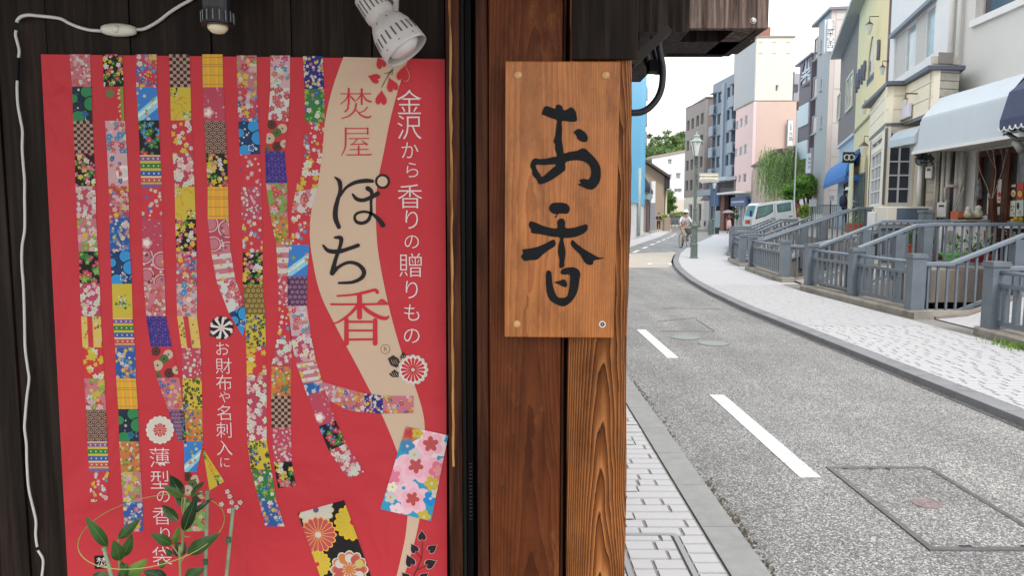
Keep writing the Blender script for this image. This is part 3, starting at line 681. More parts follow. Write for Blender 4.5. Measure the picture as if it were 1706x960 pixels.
def window(F_, parent, s0, s1, z0, z1, t=.12, fw=.05, mf=None, mg=None, nv=0, nh=0, sill=None, fd=.05, bars=.03):
    if s0 > s1: s0, s1 = s1, s0
    mf = mf or M_WHITE; mg = mg or M_GLASS
    mb = MB()
    F_.box(mb, s0, s0+fw, z0, z1, t-fd, t); F_.box(mb, s1-fw, s1, z0, z1, t-fd, t)
    F_.box(mb, s0+fw, s1-fw, z0, z0+fw, t-fd, t); F_.box(mb, s0+fw, s1-fw, z1-fw, z1, t-fd, t)
    w = mb.build('window', mf, parent, recalc=True)
    a0, a1, b0, b1 = s0+fw, s1-fw, z0+fw, z1-fw
    mb = MB(); F_.box(mb, a0, a1, b0, b1, t-.012, t-.004); g = mb.build('pane', mg, w, recalc=True)
    for i in range(nv):
        c = a0+(a1-a0)*(i+1)/(nv+1); mb = MB(); F_.box(mb, c-bars/2, c+bars/2, b0, b1, t-fd+.006, t-.013); mb.build('glazing_bar', mf, w, recalc=True)
    for i in range(nh):
        c = b0+(b1-b0)*(i+1)/(nh+1); mb = MB(); F_.box(mb, a0, a1, c-bars/2, c+bars/2, t-fd+.010, t-.0135); mb.build('glazing_bar', mf, w, recalc=True)
    if sill: mb = MB(); F_.box(mb, s0-.05, s1+.05, z0-.07, z0-.002, -sill, t-.002); mb.build('sill', mf, w, recalc=True)
    return w
def text_mesh(body, m, name, parent, org, ex, ey, size, weight=0.0, center=True, loc=None):
    """flat lettering; org = 3D centre, ex / ey unit vectors of writing plane"""
    c = bpy.data.curves.new('lettering', 'FONT'); c.body = body; c.size = size; c.offset = weight; c.resolution_u = 3
    o = bpy.data.objects.new('tmp', c); C.objects.link(o); dg = bpy.context.evaluated_depsgraph_get()
    me = bpy.data.meshes.new_from_object(o.evaluated_get(dg)); bpy.data.objects.remove(o); bpy.data.curves.remove(c)
    xs = [v.co.x for v in me.vertices]; ys = [v.co.y for v in me.vertices]
    cx, cy = ((min(xs)+max(xs))/2, (min(ys)+max(ys))/2) if center else (0, 0)
    org = Vector(org); ex = Vector(ex); ey = Vector(ey); mb = MB()
    for v in me.vertices: mb.v.append(tuple(org+ex*(v.co.x-cx)+ey*(v.co.y-cy)))
    for p in me.polygons: mb.f.append(tuple(p.vertices)); mb.c.append(None)
    bpy.data.meshes.remove(me)
    return mb.build(name, m, parent)
UP = Vector((0, 0, 1))
M_INK = plain('black_print', (.02, .02, .02), .6)
# ---------------------------------------------------------------- R1: the shop with brown door front
W1 = Fac(9.6, 14, .04)
M_SHOPW = mat('pale_grey_render', (.60, .60, .585), .75, var=.03, scale=1.2, dirt=(.50, .49, .46), dirtamt=.4, bump=.15, bscale=60)
M_BROWN = wood('dark_red_brown_door_wood', (.035, .012, .008), (.085, .03, .018), (.16, .06, .035), .5, bump=.1)
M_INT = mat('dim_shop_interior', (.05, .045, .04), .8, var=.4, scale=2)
b1 = thing('shop_building', 'pale grey rendered shop at the right edge with corrugated canopy and dark red wooden front', 'building', (9.6, 14, 0))
e1 = W1.sz(1577, 200)[0]                           # far end
s_d, z_d = W1.sz(1627, 252); z_top = W1.sz(1706, 222)[1]
wz = W1.sz(1624, 37.5)
wallgrid(W1, 'wall', M_SHOPW, b1, -9, e1, .58, 9.2, [(s_d, -6, .6, z_d), (-8, wz[0]-.0, wz[1]+.06, wz[1]+1.5)], 0, .25)
mb = MB(); W1.box(mb, e1-.25, e1, .6, 9.2, .26, 8); mb.build('end_wall', M_SHOPW, b1, recalc=True)
bx(W1, 'roof_slab', M_SHOPW, b1, -9.2, e1+.1, 9.21, 9.5, -.2, 8)
bx(W1, 'back_wall', M_INT, b1, -9, e1-.3, .6, 9.2, 7.9, 8.1)
bx(W1, 'window_sill', M_WHITE, b1, -8, wz[0]+.06, wz[1]-.09, wz[1]+.05, -.08, .05)
window(W1, b1, -3.2, wz[0]-.0, wz[1]+.06, wz[1]+1.5, .18, .06, plain('putty_frame', (.5, .47, .42)), M_GLASS, nv=1)
# downpipes
for u, r, lab in ((1584, .06, 'downpipe'), (1596, .05, 'downpipe')):
    q = W1.sz(u, 100, -.07); mb = MB(); mb.tube([W1.P(q[0], z, -.09) for z in (3.2, 9.0)], r, 10); mb.build(lab, plain('ivory_pipe', (.62, .61, .58)), b1, smooth=True)
# shop front inside the opening
bx(W1, 'shop_floor', M_INT, b1, -6, s_d, .59, .66, .26, 3)
bx(W1, 'inner_wall', M_INT, b1, -6, s_d, .67, z_d, 3, 3.1)
def fr(u): return W1.sz(u, 330, .12)[0]
mb = MB(); W1.box(mb, fr(1629)-.14, fr(1629), .62, z_d-.12, .06, .2); mb.build('door_frame', M_BROWN, b1, recalc=True)
bx(W1, 'door_frame', M_BROWN, b1, -6, s_d, z_d-.12, z_d, .06, .2)
for u0, u1 in ((1653, 1660), (1673, 1684)): bx(W1, 'door_post', M_BROWN, b1, fr(u1), fr(u0), .62, z_d-.122, .05, .2)
M_SHOPG = glass_dark('shop_window_glass', (.045, .055, .055))
bx(W1, 'shop_window', M_SHOPG, b1, fr(1653), fr(1630)-.14, 1.5, z_d-.12, .13, .14)
bx(W1, 'shop_window', M_SHOPG, b1, fr(1673), fr(1660), .64, z_d-.12, .13, .14)
bx(W1, 'shop_window', M_SHOPG, b1, -6, fr(1684), .64, z_d-.12, .13, .14)
bx(W1, 'stall_riser', plain('riser_white', (.5, .5, .5)), b1, fr(1653), fr(1630)-.14, .62, 1.49, .08, .14)
def quadposter(F_, uv, m, name, parent, t):
    q = [F_.P(*F_.sz(u, v, t), t) for u, v in uv]; mb = MB(); mb.add(q, [(0, 1, 2, 3)]); return mb.build(name, m, parent)
def blob(F_, u, v, ru, rv, m, name, parent, t, n=14):
    q = [F_.P(*F_.sz(u+ru*math.cos(2*math.pi*k/n), v+rv*math.sin(2*math.pi*k/n), t), t) for k in range(n)]; mb = MB(); mb.add(q, [tuple(range(n))]); return mb.build(name, m, parent)
t = thing('door_notice', 'tall white notice with a red round print on the brown shop post', 'notice', W1.P(*W1.sz(1665, 310)))
quadposter(W1, [(1659.5, 301), (1673, 297), (1672, 338), (1658.5, 338)], M_WHITE, 'sheet', t, .125)
M_REDP = plain('red_print', (.6, .03, .03)); M_YEL = plain('yellow_print', (.75, .42, .03)); M_GRNP = plain('green_print', (.12, .25, .12)); M_CREAMP = plain('cream_print', (.75, .72, .6)); M_BLACK = plain('black_sheet', (.02, .02, .02))
blob(W1, 1665, 324, 2.6, 4.5, M_REDP, 'print', t, .121); blob(W1, 1664.5, 333, 1.3, 2, M_REDP, 'print', t, .121); blob(W1, 1669.5, 326, .7, 2, M_BLACK, 'print', t, .121)
t = thing('door_notice', 'small greenish notice just below the tall white one', 'notice', W1.P(*W1.sz(1665, 345)))
quadposter(W1, [(1659, 345), (1670, 344), (1669, 358), (1659, 358)], plain('pale_green_sheet', (.5, .6, .45)), 'sheet', t, .125)
t = thing('food_poster', 'black poster with a white bowl on the shop door', 'poster', W1.P(*W1.sz(1687, 320)))
quadposter(W1, [(1683.5, 306), (1693, 305), (1693, 333), (1683, 334)], M_BLACK, 'sheet', t, .12); blob(W1, 1688, 322, 4, 6, M_CREAMP, 'print', t, .117); blob(W1, 1688, 323, 2.2, 3.4, M_YEL, 'print', t, .114)
quadposter(W1, [(1684.5, 308), (1692, 307), (1692, 311), (1684.5, 312)], M_CREAMP, 'print', t, .117)
t = thing('food_poster', 'red and black poster with a yellow dish at the right edge', 'poster', W1.P(*W1.sz(1699, 320)))
quadposter(W1, [(1694, 305), (1705, 304), (1705, 332), (1693.5, 333)], M_REDP, 'sheet', t, .12); blob(W1, 1699, 323, 5, 8, M_BLACK, 'print', t, .117); blob(W1, 1699, 323, 4, 6, M_YEL, 'print', t, .114)
t = thing('food_poster', 'pale poster with small green pictures below the black one', 'poster', W1.P(*W1.sz(1687, 345)))
quadposter(W1, [(1682.5, 335), (1692, 334), (1691, 361), (1681, 361)], M_CREAMP, 'sheet', t, .12)
for (u, v) in ((1685, 344), (1689, 344), (1686.5, 350), (1689, 356)): blob(W1, u, v, 1.2, 2, M_GRNP, 'print', t, .117)
t = thing('food_poster', 'grey and black patterned poster at the lower right of the shop door', 'poster', W1.P(*W1.sz(1696, 345)))
quadposter(W1, [(1692.8, 334), (1705, 333), (1705, 360), (1692, 361)], plain('pale_teal_sheet', (.55, .66, .58)), 'sheet', t, .12)
blob(W1, 1696, 343, 2.4, 6, M_BLACK, 'print', t, .117); blob(W1, 1699, 354, 2.5, 4, plain('pink_print', (.6, .35, .33)), 'print', t, .117)
t = thing('food_poster', 'yellow brown poster behind the shop window glass', 'poster', W1.P(*W1.sz(1649, 340)))
quadposter(W1, [(1645, 322), (1652.5, 321), (1652, 357), (1644, 357)], M_CREAMP, 'sheet', t, .128); blob(W1, 1648.5, 348, 3.2, 7, M_YEL, 'print', t, .126); blob(W1, 1648.5, 332, 2.6, 4, M_GRNP, 'print', t, .126)
# things seen in the window: hanging bag, dried branches
t = thing('hanging_bag', 'grey plastic bag hanging in the shop window', 'bag', W1.P(*W1.sz(1632, 315), -.05))
mb = MB(); q = W1.sz(1631, 316, -.02); c = W1.P(q[0], q[1], -.02)
prof = [(.015, .3), (.03, .24), (.07, .12), (.10, .0), (.085, -.10), (.11, -.2), (.05, -.25), (0, -.26)]
mb.lathe(prof, c, 9, Matrix.Diagonal((.75, .5, .8)).to_3x3()); mb.build('bag', mat('grey_plastic', (.22, .22, .23), .3, var=.6, scale=14), t, smooth=True)
t = thing('dried_branches', 'pale bare branches standing in front of the shop window', 'branches', W1.P(*W1.sz(1652, 375), -.12))
rb = random.Random(2); c = W1.sz(1652, 372, -.12)
def grow(p, d, l, r, depth):
    q = p+d*l; mid = p+d*l*.5+Vector((rb.gauss(0, .02), rb.gauss(0, .02), 0))
    mb.tube([p, mid, q], [r, r*.85, r*.7], 5)
    if depth:
        for _ in range(3):
            nd = (d+Vector((rb.gauss(0, .30), rb.gauss(0, .2), rb.uniform(.0, .3)))).normalized(); grow(q, nd, l*.55, r*.62, depth-1)
mb = MB(); grow(W1.P(c[0], .62, -.15), Vector((0, 0, 1)), 1.15, .011, 4); mb.build('branch', plain('bleached_wood', (.45, .38, .3)), t)
# corrugated canopy
cn = thing('corrugated_canopy', 'pale blue white corrugated metal canopy over the shop front', 'canopy', W1.P(0, 3, 0))
M_CANO = mat('pale_corrugated_sheet', (.54, .61, .67), .45, var=.03, scale=3, stretch=(1, 1, .2), dirt=(.55, .58, .6), dirtamt=.3)
tt = -1.15
ca = W1.sz(1521, 254, tt); cb = W1.sz(1672, 225, tt); ctop = W1.sz(1631, 149, 0); crt = W1.sz(1668, 165, 0)
sA, sB, zb = ca[0], cb[0], (ca[1]+cb[1])/2
mb = MB(); nseg = 110; zt = (ctop[1]); vs = []
for i in range(nseg+1):
    s_ = sB+(sA-sB)*i/nseg; off = .014*(1 if i % 2 else -1)
    zt_i = zt if s_ < ctop[0] else zt-(zt-zb-.25)*((s_-ctop[0])/(sA-ctop[0]))**1.7
    vs += [W1.P(s_, zb, tt+off), W1.P(s_, zb+(zt_i-zb)*.55, tt+.05+off), W1.P(s_, zb+(zt_i-zb)*.86, tt+.35+off), W1.P(s_, zt_i, -.02)]
fs = []
for i in range(nseg):
    for k in range(3): fs.append((i*4+k, (i+1)*4+k, (i+1)*4+k+1, i*4+k+1))
mb.add(vs, fs); mb.build('corrugated_sheet', M_CANO, cn)
bx(W1, 'soffit', mat('pale_soffit', (.62, .60, .55), .7, var=.06), cn, sB-3.5, sA-.03, zb+.01, zb+.03, tt+.03, -.01)
bx(W1, 'fascia', M_WHITE, cn, sB-3.5, sA, zb-.06, zb+.0, tt-.03, tt+.02)
mb = MB(); W1.prism(mb, [(sB, zb+.05), (sB-3.5, zb+.05), (sB-3.5, zb+.4), (sB, zb+.5)], tt+.0, tt+.03); mb.build('sheet_end', M_CANO, cn, recalc=True)
mb = MB(); 
for i in range(10):
    g_ = lambda f: W1.P(ctop[0]+(sA-ctop[0])*f, zt-(zt-zb-.25)*f**1.7+.015, -.03)
    mb.bar(g_(i/10), g_((i+1)/10), .05, .03); mb.build('edge_trim', plain('dark_trim', (.12, .13, .15)), cn)
# rolled blind box under the canopy end
rl = thing('awning_cassette', 'silver rounded awning cassette fixed beside the bay window', 'awning', W1.P(sA, 3, 0))
tq = -1.0; ra = W1.sz(1497, 225, tq); rb_ = W1.sz(1540, 228, tq)
prof = [(-.22, -.21), (-.20, -.05), (-.12, .10), (0, .18), (.14, .2), (.14, -.21)]
vs = []
for s_ in (ra[0], rb_[0]):
    for (tx, zx) in prof: vs.append(W1.P(s_, (ra[1]+rb_[1])/2+zx, tq+tx))
k = len(prof); mb = MB(); mb.add(vs, [tuple(range(k)), tuple(k+i for i in range(k))[::-1]]+[(i, (i+1) % k, k+(i+1) % k, k+i) for i in range(k)])
mb.build('cassette', mat('brushed_silver', (.5, .52, .54), .35, .4, var=.1, scale=10), rl, recalc=True)
# navy scalloped awning at the right edge
aw = thing('navy_awning', 'navy fabric awning with white scalloped edge at the top right corner', 'awning', W1.P(0, 3, -1.5))
M_NAVY = mat('navy_awning_cloth', (.045, .06, .12), .75, var=.15, scale=8, bump=.1, bscale=200)
ta = -1.5; p0 = W1.sz(1666, 200, ta); p1 = W1.sz(1706, 120, ta+.9)
s0, z0 = p0[0], p0[1]; zt_ = z0+1.0
mb = MB(); prof = [(ta, z0), (ta+.12, z0+.45), (ta+.75, z0+1.0), (ta+1.35, z0+1.15)]
mb.add([W1.P(s_, z, t_) for s_ in (s0, s0-3.2) for t_, z in prof], [(0, 1, 5, 4), (1, 2, 6, 5), (2, 3, 7, 6)])
mb.add([W1.P(s0+.002, z, t_) for t_, z in prof]+[W1.P(s0+.002, z0, ta+1.35)], [(0, 1, 2, 3, 4)]); mb.build('cloth', M_NAVY, aw)
mb = MB(); L0 = 3.2; ns = 22; w_ = L0/ns
for i in range(ns):
    a = s0-w_*i; lp_ = [(a, z0)]+[(a-w_/2+w_/2*math.cos(math.pi*k/8), z0-.12-.07*math.sin(math.pi*k/8)) for k in range(9)]+[(a-w_, z0)]
    mb.poly([lp_], lambda x, z: W1.P(x, z, ta-.004))
for i in range(9):
    a = ta+.15*i; lp_ = [(a, z0)]+[(a+.075-.075*math.cos(math.pi*k/8), z0-.12-.07*math.sin(math.pi*k/8)) for k in range(9)]+[(a+.15, z0)]
    mb.poly([lp_], lambda x, z: W1.P(s0+.004, z, x))
mb.build('valance', M_NAVY, aw)
mb = MB()
for i in range(ns):
    a = s0-w_*i; mb.tube([W1.P(a-w_/2+w_/2*math.cos(math.pi*k/8), z0-.12-.07*math.sin(math.pi*k/8), ta-.012) for k in range(9)], .011, 5)
for i in range(9):
    a = ta+.15*i; mb.tube([W1.P(s0+.012, z0-.12-.07*math.sin(math.pi*k/8), a+.075-.075*math.cos(math.pi*k/8)) for k in range(9)], .011, 5)
mb.build('white_piping', M_WHITE, aw)
mb = MB(); mb.tube([W1.P(s0-.05, z0-.22, ta+.1), W1.P(s0-.25, z0-.34, ta+.15), W1.P(s0-2, z0-.46, ta+.3)], .035, 8); mb.build('awning_arm', M_DARK, aw, smooth=True)
sp = thing('spotlight', 'small grey cylindrical spotlight under the navy awning', 'light', W1.P(s0-.9, z0-.5, ta+.4))
q = W1.sz(1697, 243, -1.1); c = W1.P(q[0], q[1], -1.1); mb = MB(); mb.tube([c+Vector((.02, .12, .07)), c, c+Vector((-.02, -.1, -.08))], [.06, .065, .065], 12); mb.build('housing', plain('grey_light_housing', (.25, .25, .24)), sp, smooth=True)
mb = MB(); mb.bar(c+Vector((0, 0, .05)), c+Vector((0, 0, .25)), .02, .02); mb.build('bracket', M_DARK, sp)

# ---------------------------------------------------------------- R2: white building with cream bay
a2 = .245
P0_ = W1.P(e1, 0)
W2 = Fac(P0_.x+.02, P0_.y+.05, a2)
b2 = thing('white_building', 'white building with a cream boarded ground floor bay and tall pale upper windows', 'building', P0_)
s2e = W2.sz(1479, 150)[0]
ws = [W2.sz(1491, 62)[0], W2.sz(1556, 62)[0]]
wt0 = W2.sz(1554, 6)[1]; wb0 = W2.sz(1495, 130)[1]
wallgrid(W2, 'upper_wall', M_WHITE, b2, 0, s2e, 3.3, 10, [(ws[1], ws[0], wb0, wt0)], 0, .25)
bx(W2, 'lower_wall', M_CREAM, b2, .3, s2e, .4, 3.29, .02, .25)
bx(W2, 'end_wall', M_WHITE, b2, s2e-.25, s2e, .4, 10, .26, 7)
bx(W2, 'roof_slab', M_WHITE, b2, -.1, s2e+.1, 10.01, 10.3, -.1, 7)
M_PUTTY = plain('putty_panel', (.52, .50, .47), .6)
span = ws[0]-ws[1]
for i, (f0, f1, gl) in enumerate([(0, .24, 1), (.24, .46, 0), (.46, .72, 1), (.72, 1, 0)]):
    a, b = ws[1]+span*f0, ws[1]+span*f1
    if gl: window(W2, b2, a+.01, b-.01, wb0, wt0, .1, .05, M_WHITE, glass_dark('sky_tinted_glass', (.34, .42, .44), .1))  # pale sky reflection put into the pane colour
    else: bx(W2, 'window_panel', M_PUTTY, b2, a+.01, b-.01, wb0, wt0, .05, .1)
bx(W2, 'window_head', plain('blue_grey_trim', (.2, .22, .27)), b2, ws[1]-.1, ws[0]+.15, wt0, wt0+.1, -.14, .0)
# cream bay: projecting polygon of three faces following the photo: near slanted face, front, far slanted face
bay = thing('bay_window', 'cream boarded bay with white glazing bars projecting from the white building', 'bay window', W2.P(2, .6, -.5))
def fac2(A_, B_, away=Vector((1, 1, 0))):
    f_ = Fac.__new__(Fac); f_.o = Vector((A_[0], A_[1], 0)); dd = Vector((B_[0]-A_[0], B_[1]-A_[1], 0)); f_.d = dd.normalized(); f_.n = Vector((f_.d.y, -f_.d.x, 0))
    if f_.n.dot(away) < 0: f_.n = -f_.n
    return f_, dd.length
yB = 17.6
zr = Y(1502, 143, yB).z
M_BOARD = mat('cream_boards', (.80, .75, .60), .6, var=.03, scale=3, dirt=(.66, .6, .48), dirtamt=.25)
M_DTRIM = plain('dark_grey_trim', (.16, .17, .2))
lo = [Y(1532, 300, yB+.55), Y(1523, 300, yB), Y(1473, 300, yB+.05), Y(1446, 300, yB+3.6)]
zsplit = Y(1500, 205, yB).z
up_ = [Y(1545, 300, 15.75), Y(1501, 300, yB-.03), Y(1471.5, 300, yB+.02), Y(1445, 300, yB+3.6)]
faces = []
for i, (A_, B_) in enumerate(zip(up_, up_[1:])):
    f_, L_ = fac2(A_, B_)
    z = zsplit; mb = MB(); f_.box(mb, 0, L_, zsplit, zr, .02, .14); mb.build('wall', M_BOARD, bay, recalc=True)
    while z < zr-.02:
        mb = MB(); f_.box(mb, .004, L_-.004, z+.008, min(z+.30, zr-.005), -.012, .019); mb.build('board', M_BOARD, bay, recalc=True); z += .31
    faces.append((f_, L_))
mb = MB(); pts = [(p.x, p.y) for p in up_]+[(up_[-1].x+1, up_[-1].y), (up_[0].x+.6, up_[0].y)]
mb.prism(pts, lambda x, y: (x, y, zsplit-.06), lambda x, y: (x, y, zsplit-.001)); mb.build('overhang_soffit', M_DTRIM, bay, recalc=True)
off = [Vector((-.16, -.1, 0)), Vector((-.14, -.16, 0)), Vector((-.1, -.16, 0)), Vector((-.2, .1, 0))]
mb = MB(); pts = [((p+o).x, (p+o).y) for p, o in zip(up_, off)]+[(up_[-1].x+1.2, up_[-1].y), (up_[0].x+.62, up_[0].y-.08)]
mb.prism(pts, lambda x, y: (x, y, zr+.09), lambda x, y: (x, y, zr+.01)); mb.build('roof', plain('slate_blue_roof', (.10, .11, .15)), bay, recalc=True)
for i, (A_, B_) in enumerate(zip(lo, lo[1:])):
    f_, L_ = fac2(A_, B_)
    if i == 0: a, b = .06, L_-.05; zb_, zt2, zt3 = Y(0, 341, yB).z, Y(0, 242, yB).z, Y(0, 217, yB).z
    elif i == 1: a, b = sorted([(Y(1479, 290, yB)-f_.o).dot(f_.d), (Y(1519.5, 290, yB)-f_.o).dot(f_.d)])
    else: a, b = .22*L_, .86*L_
    hs = [(a, b, zb_, zt2), (a, b, zt2+.1, zt3)]
    wallgrid(f_, 'wall', M_BOARD, bay, .0, L_, .45, zsplit-.061, hs, 0, .1)
    window(f_, bay, a, b, zb_, zt2, .07, .05, M_WHITE, M_GLASS if i == 1 else M_GLASSL, nv=(1, 1, 2)[i], nh=3, fd=.05, bars=.035)
    window(f_, bay, a, b, zt2+.1, zt3, .07, .06, M_WHITE, M_GLASS, nv=(0, 1, 1)[i], nh=0, fd=.06)
    if i: mb = MB(); c = b+.03 if i == 1 else b+.04; f_.box(mb, c, c+.06, zb_, zt3+.06, -.02, -.002); mb.build('trim', M_DTRIM, bay, recalc=True)
# hanging lamp and small sign on the bay
f0 = faces[0][0]
t = thing('shop_sign', 'small pale lilac square sign hung on the cream bay', 'sign', f0.P(*f0.sz(1512, 187)))
q0, q1 = f0.sz(1503, 190), f0.sz(1522, 180); mb = MB(); f0.box(mb, q0[0], q1[0], f0.sz(1512, 197)[1], f0.sz(1512, 176)[1], -.08, -.04); mb.build('board', plain('lilac_board', (.66, .67, .80)), t, recalc=True)
mb = MB(); f0.box(mb, min(q0[0], q1[0]), max(q0[0], q1[0]), f0.sz(1512, 197)[1]-.03, f0.sz(1512, 197)[1]-.002, -.09, -.03); mb.build('frame', plain('dark_sign_edge', (.2, .18, .2)), t, recalc=True)
def lantern(F_, u, v, t, lab, h=.28, m=None, arm=.25, par=None):
    q = F_.sz(u, v, t); c = F_.P(q[0], q[1], t); th = thing('wall_lantern', lab, 'lantern', c)
    mb = MB(); mb.tube([F_.P(q[0], q[1]+h*.8, 0), F_.P(q[0], q[1]+h*.85, t), c+UP*h*.5], .015, 6); mb.build('arm', M_DARK, th)
    mb = MB(); mb.lathe([(h*.30, h*.25), (h*.05, h*.5), (.01, h*.55)], c, 8); mb.build('cap', plain('bronze', (.10, .07, .06), .4), th)
    mb = MB(); mb.lathe([(h*.12, -h*.4), (h*.28, h*.24)], c, 8); mb.build('glass', M_FROST, th)
    return th
lantern(f0, 1508, 170, -.25, 'small clear lantern above the lilac sign on the cream bay', .22)
# grey boarded side patch with pipes and meters between shop and bay
pw = thing('service_wall', 'strip of weathered boards covered in pipes and meters between shop and bay', 'wall', (9.6, 16.5, .6))
_A = W1.P(W1.sz(1607, 330)[0], 0, -.05); _B = Y(1538, 300, _A.y+.55)
PF = fac2(_B, _A)[0]
M_OLDB = mat('old_cream_boards', (.50, .47, .40), .8, var=.12, scale=5, dirt=(.2, .18, .15), dirtamt=.8, bump=.2)
sa, sb_ = PF.sz(1600, 330)[0], PF.sz(1542, 330)[0]
if sa > sb_: sa, sb_ = sb_, sa
ztop_ = PF.sz(1560, 205)[1]; z = .6
while z < ztop_:
    mb = MB(); PF.box(mb, sa, sb_, z, z+.19, .0+random.uniform(0, .012), .06); mb.build('board', M_OLDB, pw, recalc=True); z += .2
M_PIPE = mat('painted_ivory_pipe', (.55, .53, .48), .5, var=.1, scale=9, dirt=(.3, .27, .24), dirtamt=.5)
for u, r, v0, v1, m in ((1573, .035, 253, 385, M_PIPE), (1582, .05, 253, 372, M_PIPE), (1590, .03, 253, 380, M_DARK), (1596, .045, 253, 370, M_PIPE), (1604, .05, 253, 372, M_PIPE), (1561, .02, 253, 372, M_PIPE), (1568, .015, 253, 400, M_DARK), (1534, .05, 262, 342, M_WHITE), (1599, .03, 253, 350, M_PIPE)):
    p0, p1 = PF.sz(u, v0, -.1), PF.sz(u, v1, -.1); mb = MB(); mb.tube([PF.P(p0[0], p0[1], -.1), PF.P(p0[0], p1[1], -.1)], r, 8); mb.build('pipe', m, pw, smooth=True)
for (u0, v0, u1, v1) in ((1585, 368, 1607, 288), (1580, 385, 1606, 312), (1590, 345, 1600, 320)):
    p0, p1 = PF.sz(u0, v0, -.17), PF.sz(u1, v1, -.17); mb = MB(); mb.tube([PF.P(*p0, -.17), PF.P(*p1, -.17)], .015, 6); mb.build('pipe', M_PIPE, pw, smooth=True)
p = [PF.P(*PF.sz(u, v, -.2), -.2) for u, v in ((1575, 332), (1575, 314), (1578, 310), (1594, 309))]; mb = MB(); mb.tube(p, .035, 8); mb.build('pipe_elbow', plain('cream_pink_pipe', (.6, .5, .45)), pw, smooth=True)
_f0, _L0 = faces[0]; _fp, _Lp = fac2(up_[0], up_[0]+Vector((.62, .12, 0)))
z = zsplit
while z < zr+.25:
    mb = MB(); _fp.box(mb, 0, _Lp, z, z+.15, random.uniform(.0, .02), .08); mb.build('board', M_OLDB, bay, recalc=True); z += .165
mb = MB(); _fp.box(mb, .1, .45, zsplit+1.0, zsplit+1.22, -.015, -.001); mb.build('patch', plain('grey_patch', (.25, .23, .22)), bay, recalc=True)
def ebox(F_, name, lab, cat, u0, v0, u1, v1, t0, t1, m, extra=None):
    a, b = F_.sz(u0, v1, t0), F_.sz(u1, v0, t0); th = thing(name, lab, cat, F_.P((a[0]+b[0])/2, a[1], t1))
    mb = MB(); F_.box(mb, a[0], b[0], a[1], b[1], t0, t1); mb.build('body', m, th, recalc=True, bevel=.012); return th, a, b
mtr, a, b = ebox(PF, 'electric_meter', 'upper white electricity meter on the boarded service wall', 'meter', 1541, 277, 1553, 297, -.2, -.02, M_WHITE)
bx(PF, 'dial_window', M_GLASS, mtr, a[0]+(b[0]-a[0])*.25, a[0]+(b[0]-a[0])*.75, a[1]+(b[1]-a[1])*.6, a[1]+(b[1]-a[1])*.85, -.21, -.199)
mtr, a, b = ebox(PF, 'junction_box', 'lower white meter box with slot on the boarded service wall', 'meter box', 1560, 337, 1577, 362, -.25, -.05, M_WHITE)
bx(PF, 'slot', M_GLASS, mtr, a[0]+(b[0]-a[0])*.2, a[0]+(b[0]-a[0])*.75, a[1]+(b[1]-a[1])*.7, a[1]+(b[1]-a[1])*.82, -.26, -.249)
t = thing('cable_bundle', 'tangle of black cables under the canopy beside the meter', 'cables', PF.P(*PF.sz(1540, 265, -.3), -.3)); rc = random.Random(4); mb = MB()
for k in range(9):
    pts = [PF.P(*PF.sz(1527+i*7+rc.uniform(-2, 2), 262+rc.uniform(-8, 9)-(i-2)**2*-.9, -.3), -.3+rc.uniform(-.05, .05)) for i in range(5)]; mb.tube(pts, .018, 5)
mb.build('cable', M_DARK, t)
t = thing('security_lamp', 'round black floodlight beside the white window frame', 'lamp', PF.P(*PF.sz(1533, 268, -.35), -.35)); q = PF.P(*PF.sz(1533, 268, -.35), -.35)
mb = MB(); mb.tube([q, q+Vector((.0, .12, .03))], [.10, .05], 14); mb.build('housing', M_DARK, t, smooth=True)
mb = MB(); mb.tube([q+Vector((0, -.006, 0)), q+Vector((0, -.002, 0))], [.08, .08], 14); mb.build('lens', M_GLASSL, t)
# ---------------------------------------------------------------- equipment on the terrace in front of the shop
def free_box(name, lab, cat, u0, v0, u1, v1, y, dep, m, bevel=.015):
    a, b = Y(u0, v1, y), Y(u1, v0, y); th = thing(name, lab, cat, ((a.x+b.x)/2, y+dep/2, a.z))
    mb = MB(); mb.box(a.x, b.x, y, y+dep, a.z, b.z); mb.build('body', m, th, bevel=bevel); return th, a, b
th, a, b = free_box('air_conditioner', 'large cream outdoor unit with dark slate front below the bay window', 'air conditioner', 1477, 344, 1555, 374, 15.9, .45, plain('cream_casing', (.66, .63, .55)))
q0, q1 = Y(1494, 368, 15.88), Y(1547, 347, 15.88); mb = MB(); mb.box(q0.x, q1.x, 15.875, 15.897, q0.z, q1.z); mb.build('front_panel', plain('slate_panel', (.09, .13, .18)), th)
mb = MB(); mb.box(a.x+.02, b.x-.02, 15.95, 16.3, .58, a.z-.002); mb.build('stand', M_GREY, th)
th, a, b = free_box('air_conditioner', 'small pale outdoor unit left of the large cream one', 'air conditioner', 1456, 353, 1475, 384, 16.4, .35, M_WHITE)
mb = MB(); c = Vector(((a.x+b.x)/2+.03, 16.39, (a.z+b.z)/2+.02)); mb.tube([c, c+Vector((0, -.012, 0))], (b.x-a.x)*.36, 18); mb.build('fan_grille', plain('grey_grille', (.28, .28, .28)), th)
mb = MB(); mb.box(a.x+.02, b.x-.02, 16.45, 16.7, .58, a.z-.002); mb.build('stand', M_CONC, th)
th, a, b = free_box('air_conditioner', 'white outdoor unit with round fan seen through the balusters', 'air conditioner', 1577, 370, 1604, 424, 14.9, .35, M_WHITE)
mb = MB(); c = Vector((Y(1583, 395, 14.88).x, 14.89, Y(1583, 395, 14.88).z)); mb.tube([c, c+Vector((0, -.012, 0))], .13, 20); mb.build('fan_grille', plain('grey_grille2', (.35, .35, .35)), th)
th, a, b = free_box('white_cabinet', 'white cabinet with jars and a basket on top by the shop window', 'cabinet', 1605, 370, 1621, 425, 14.6, .5, M_WHITE); ca_ = b
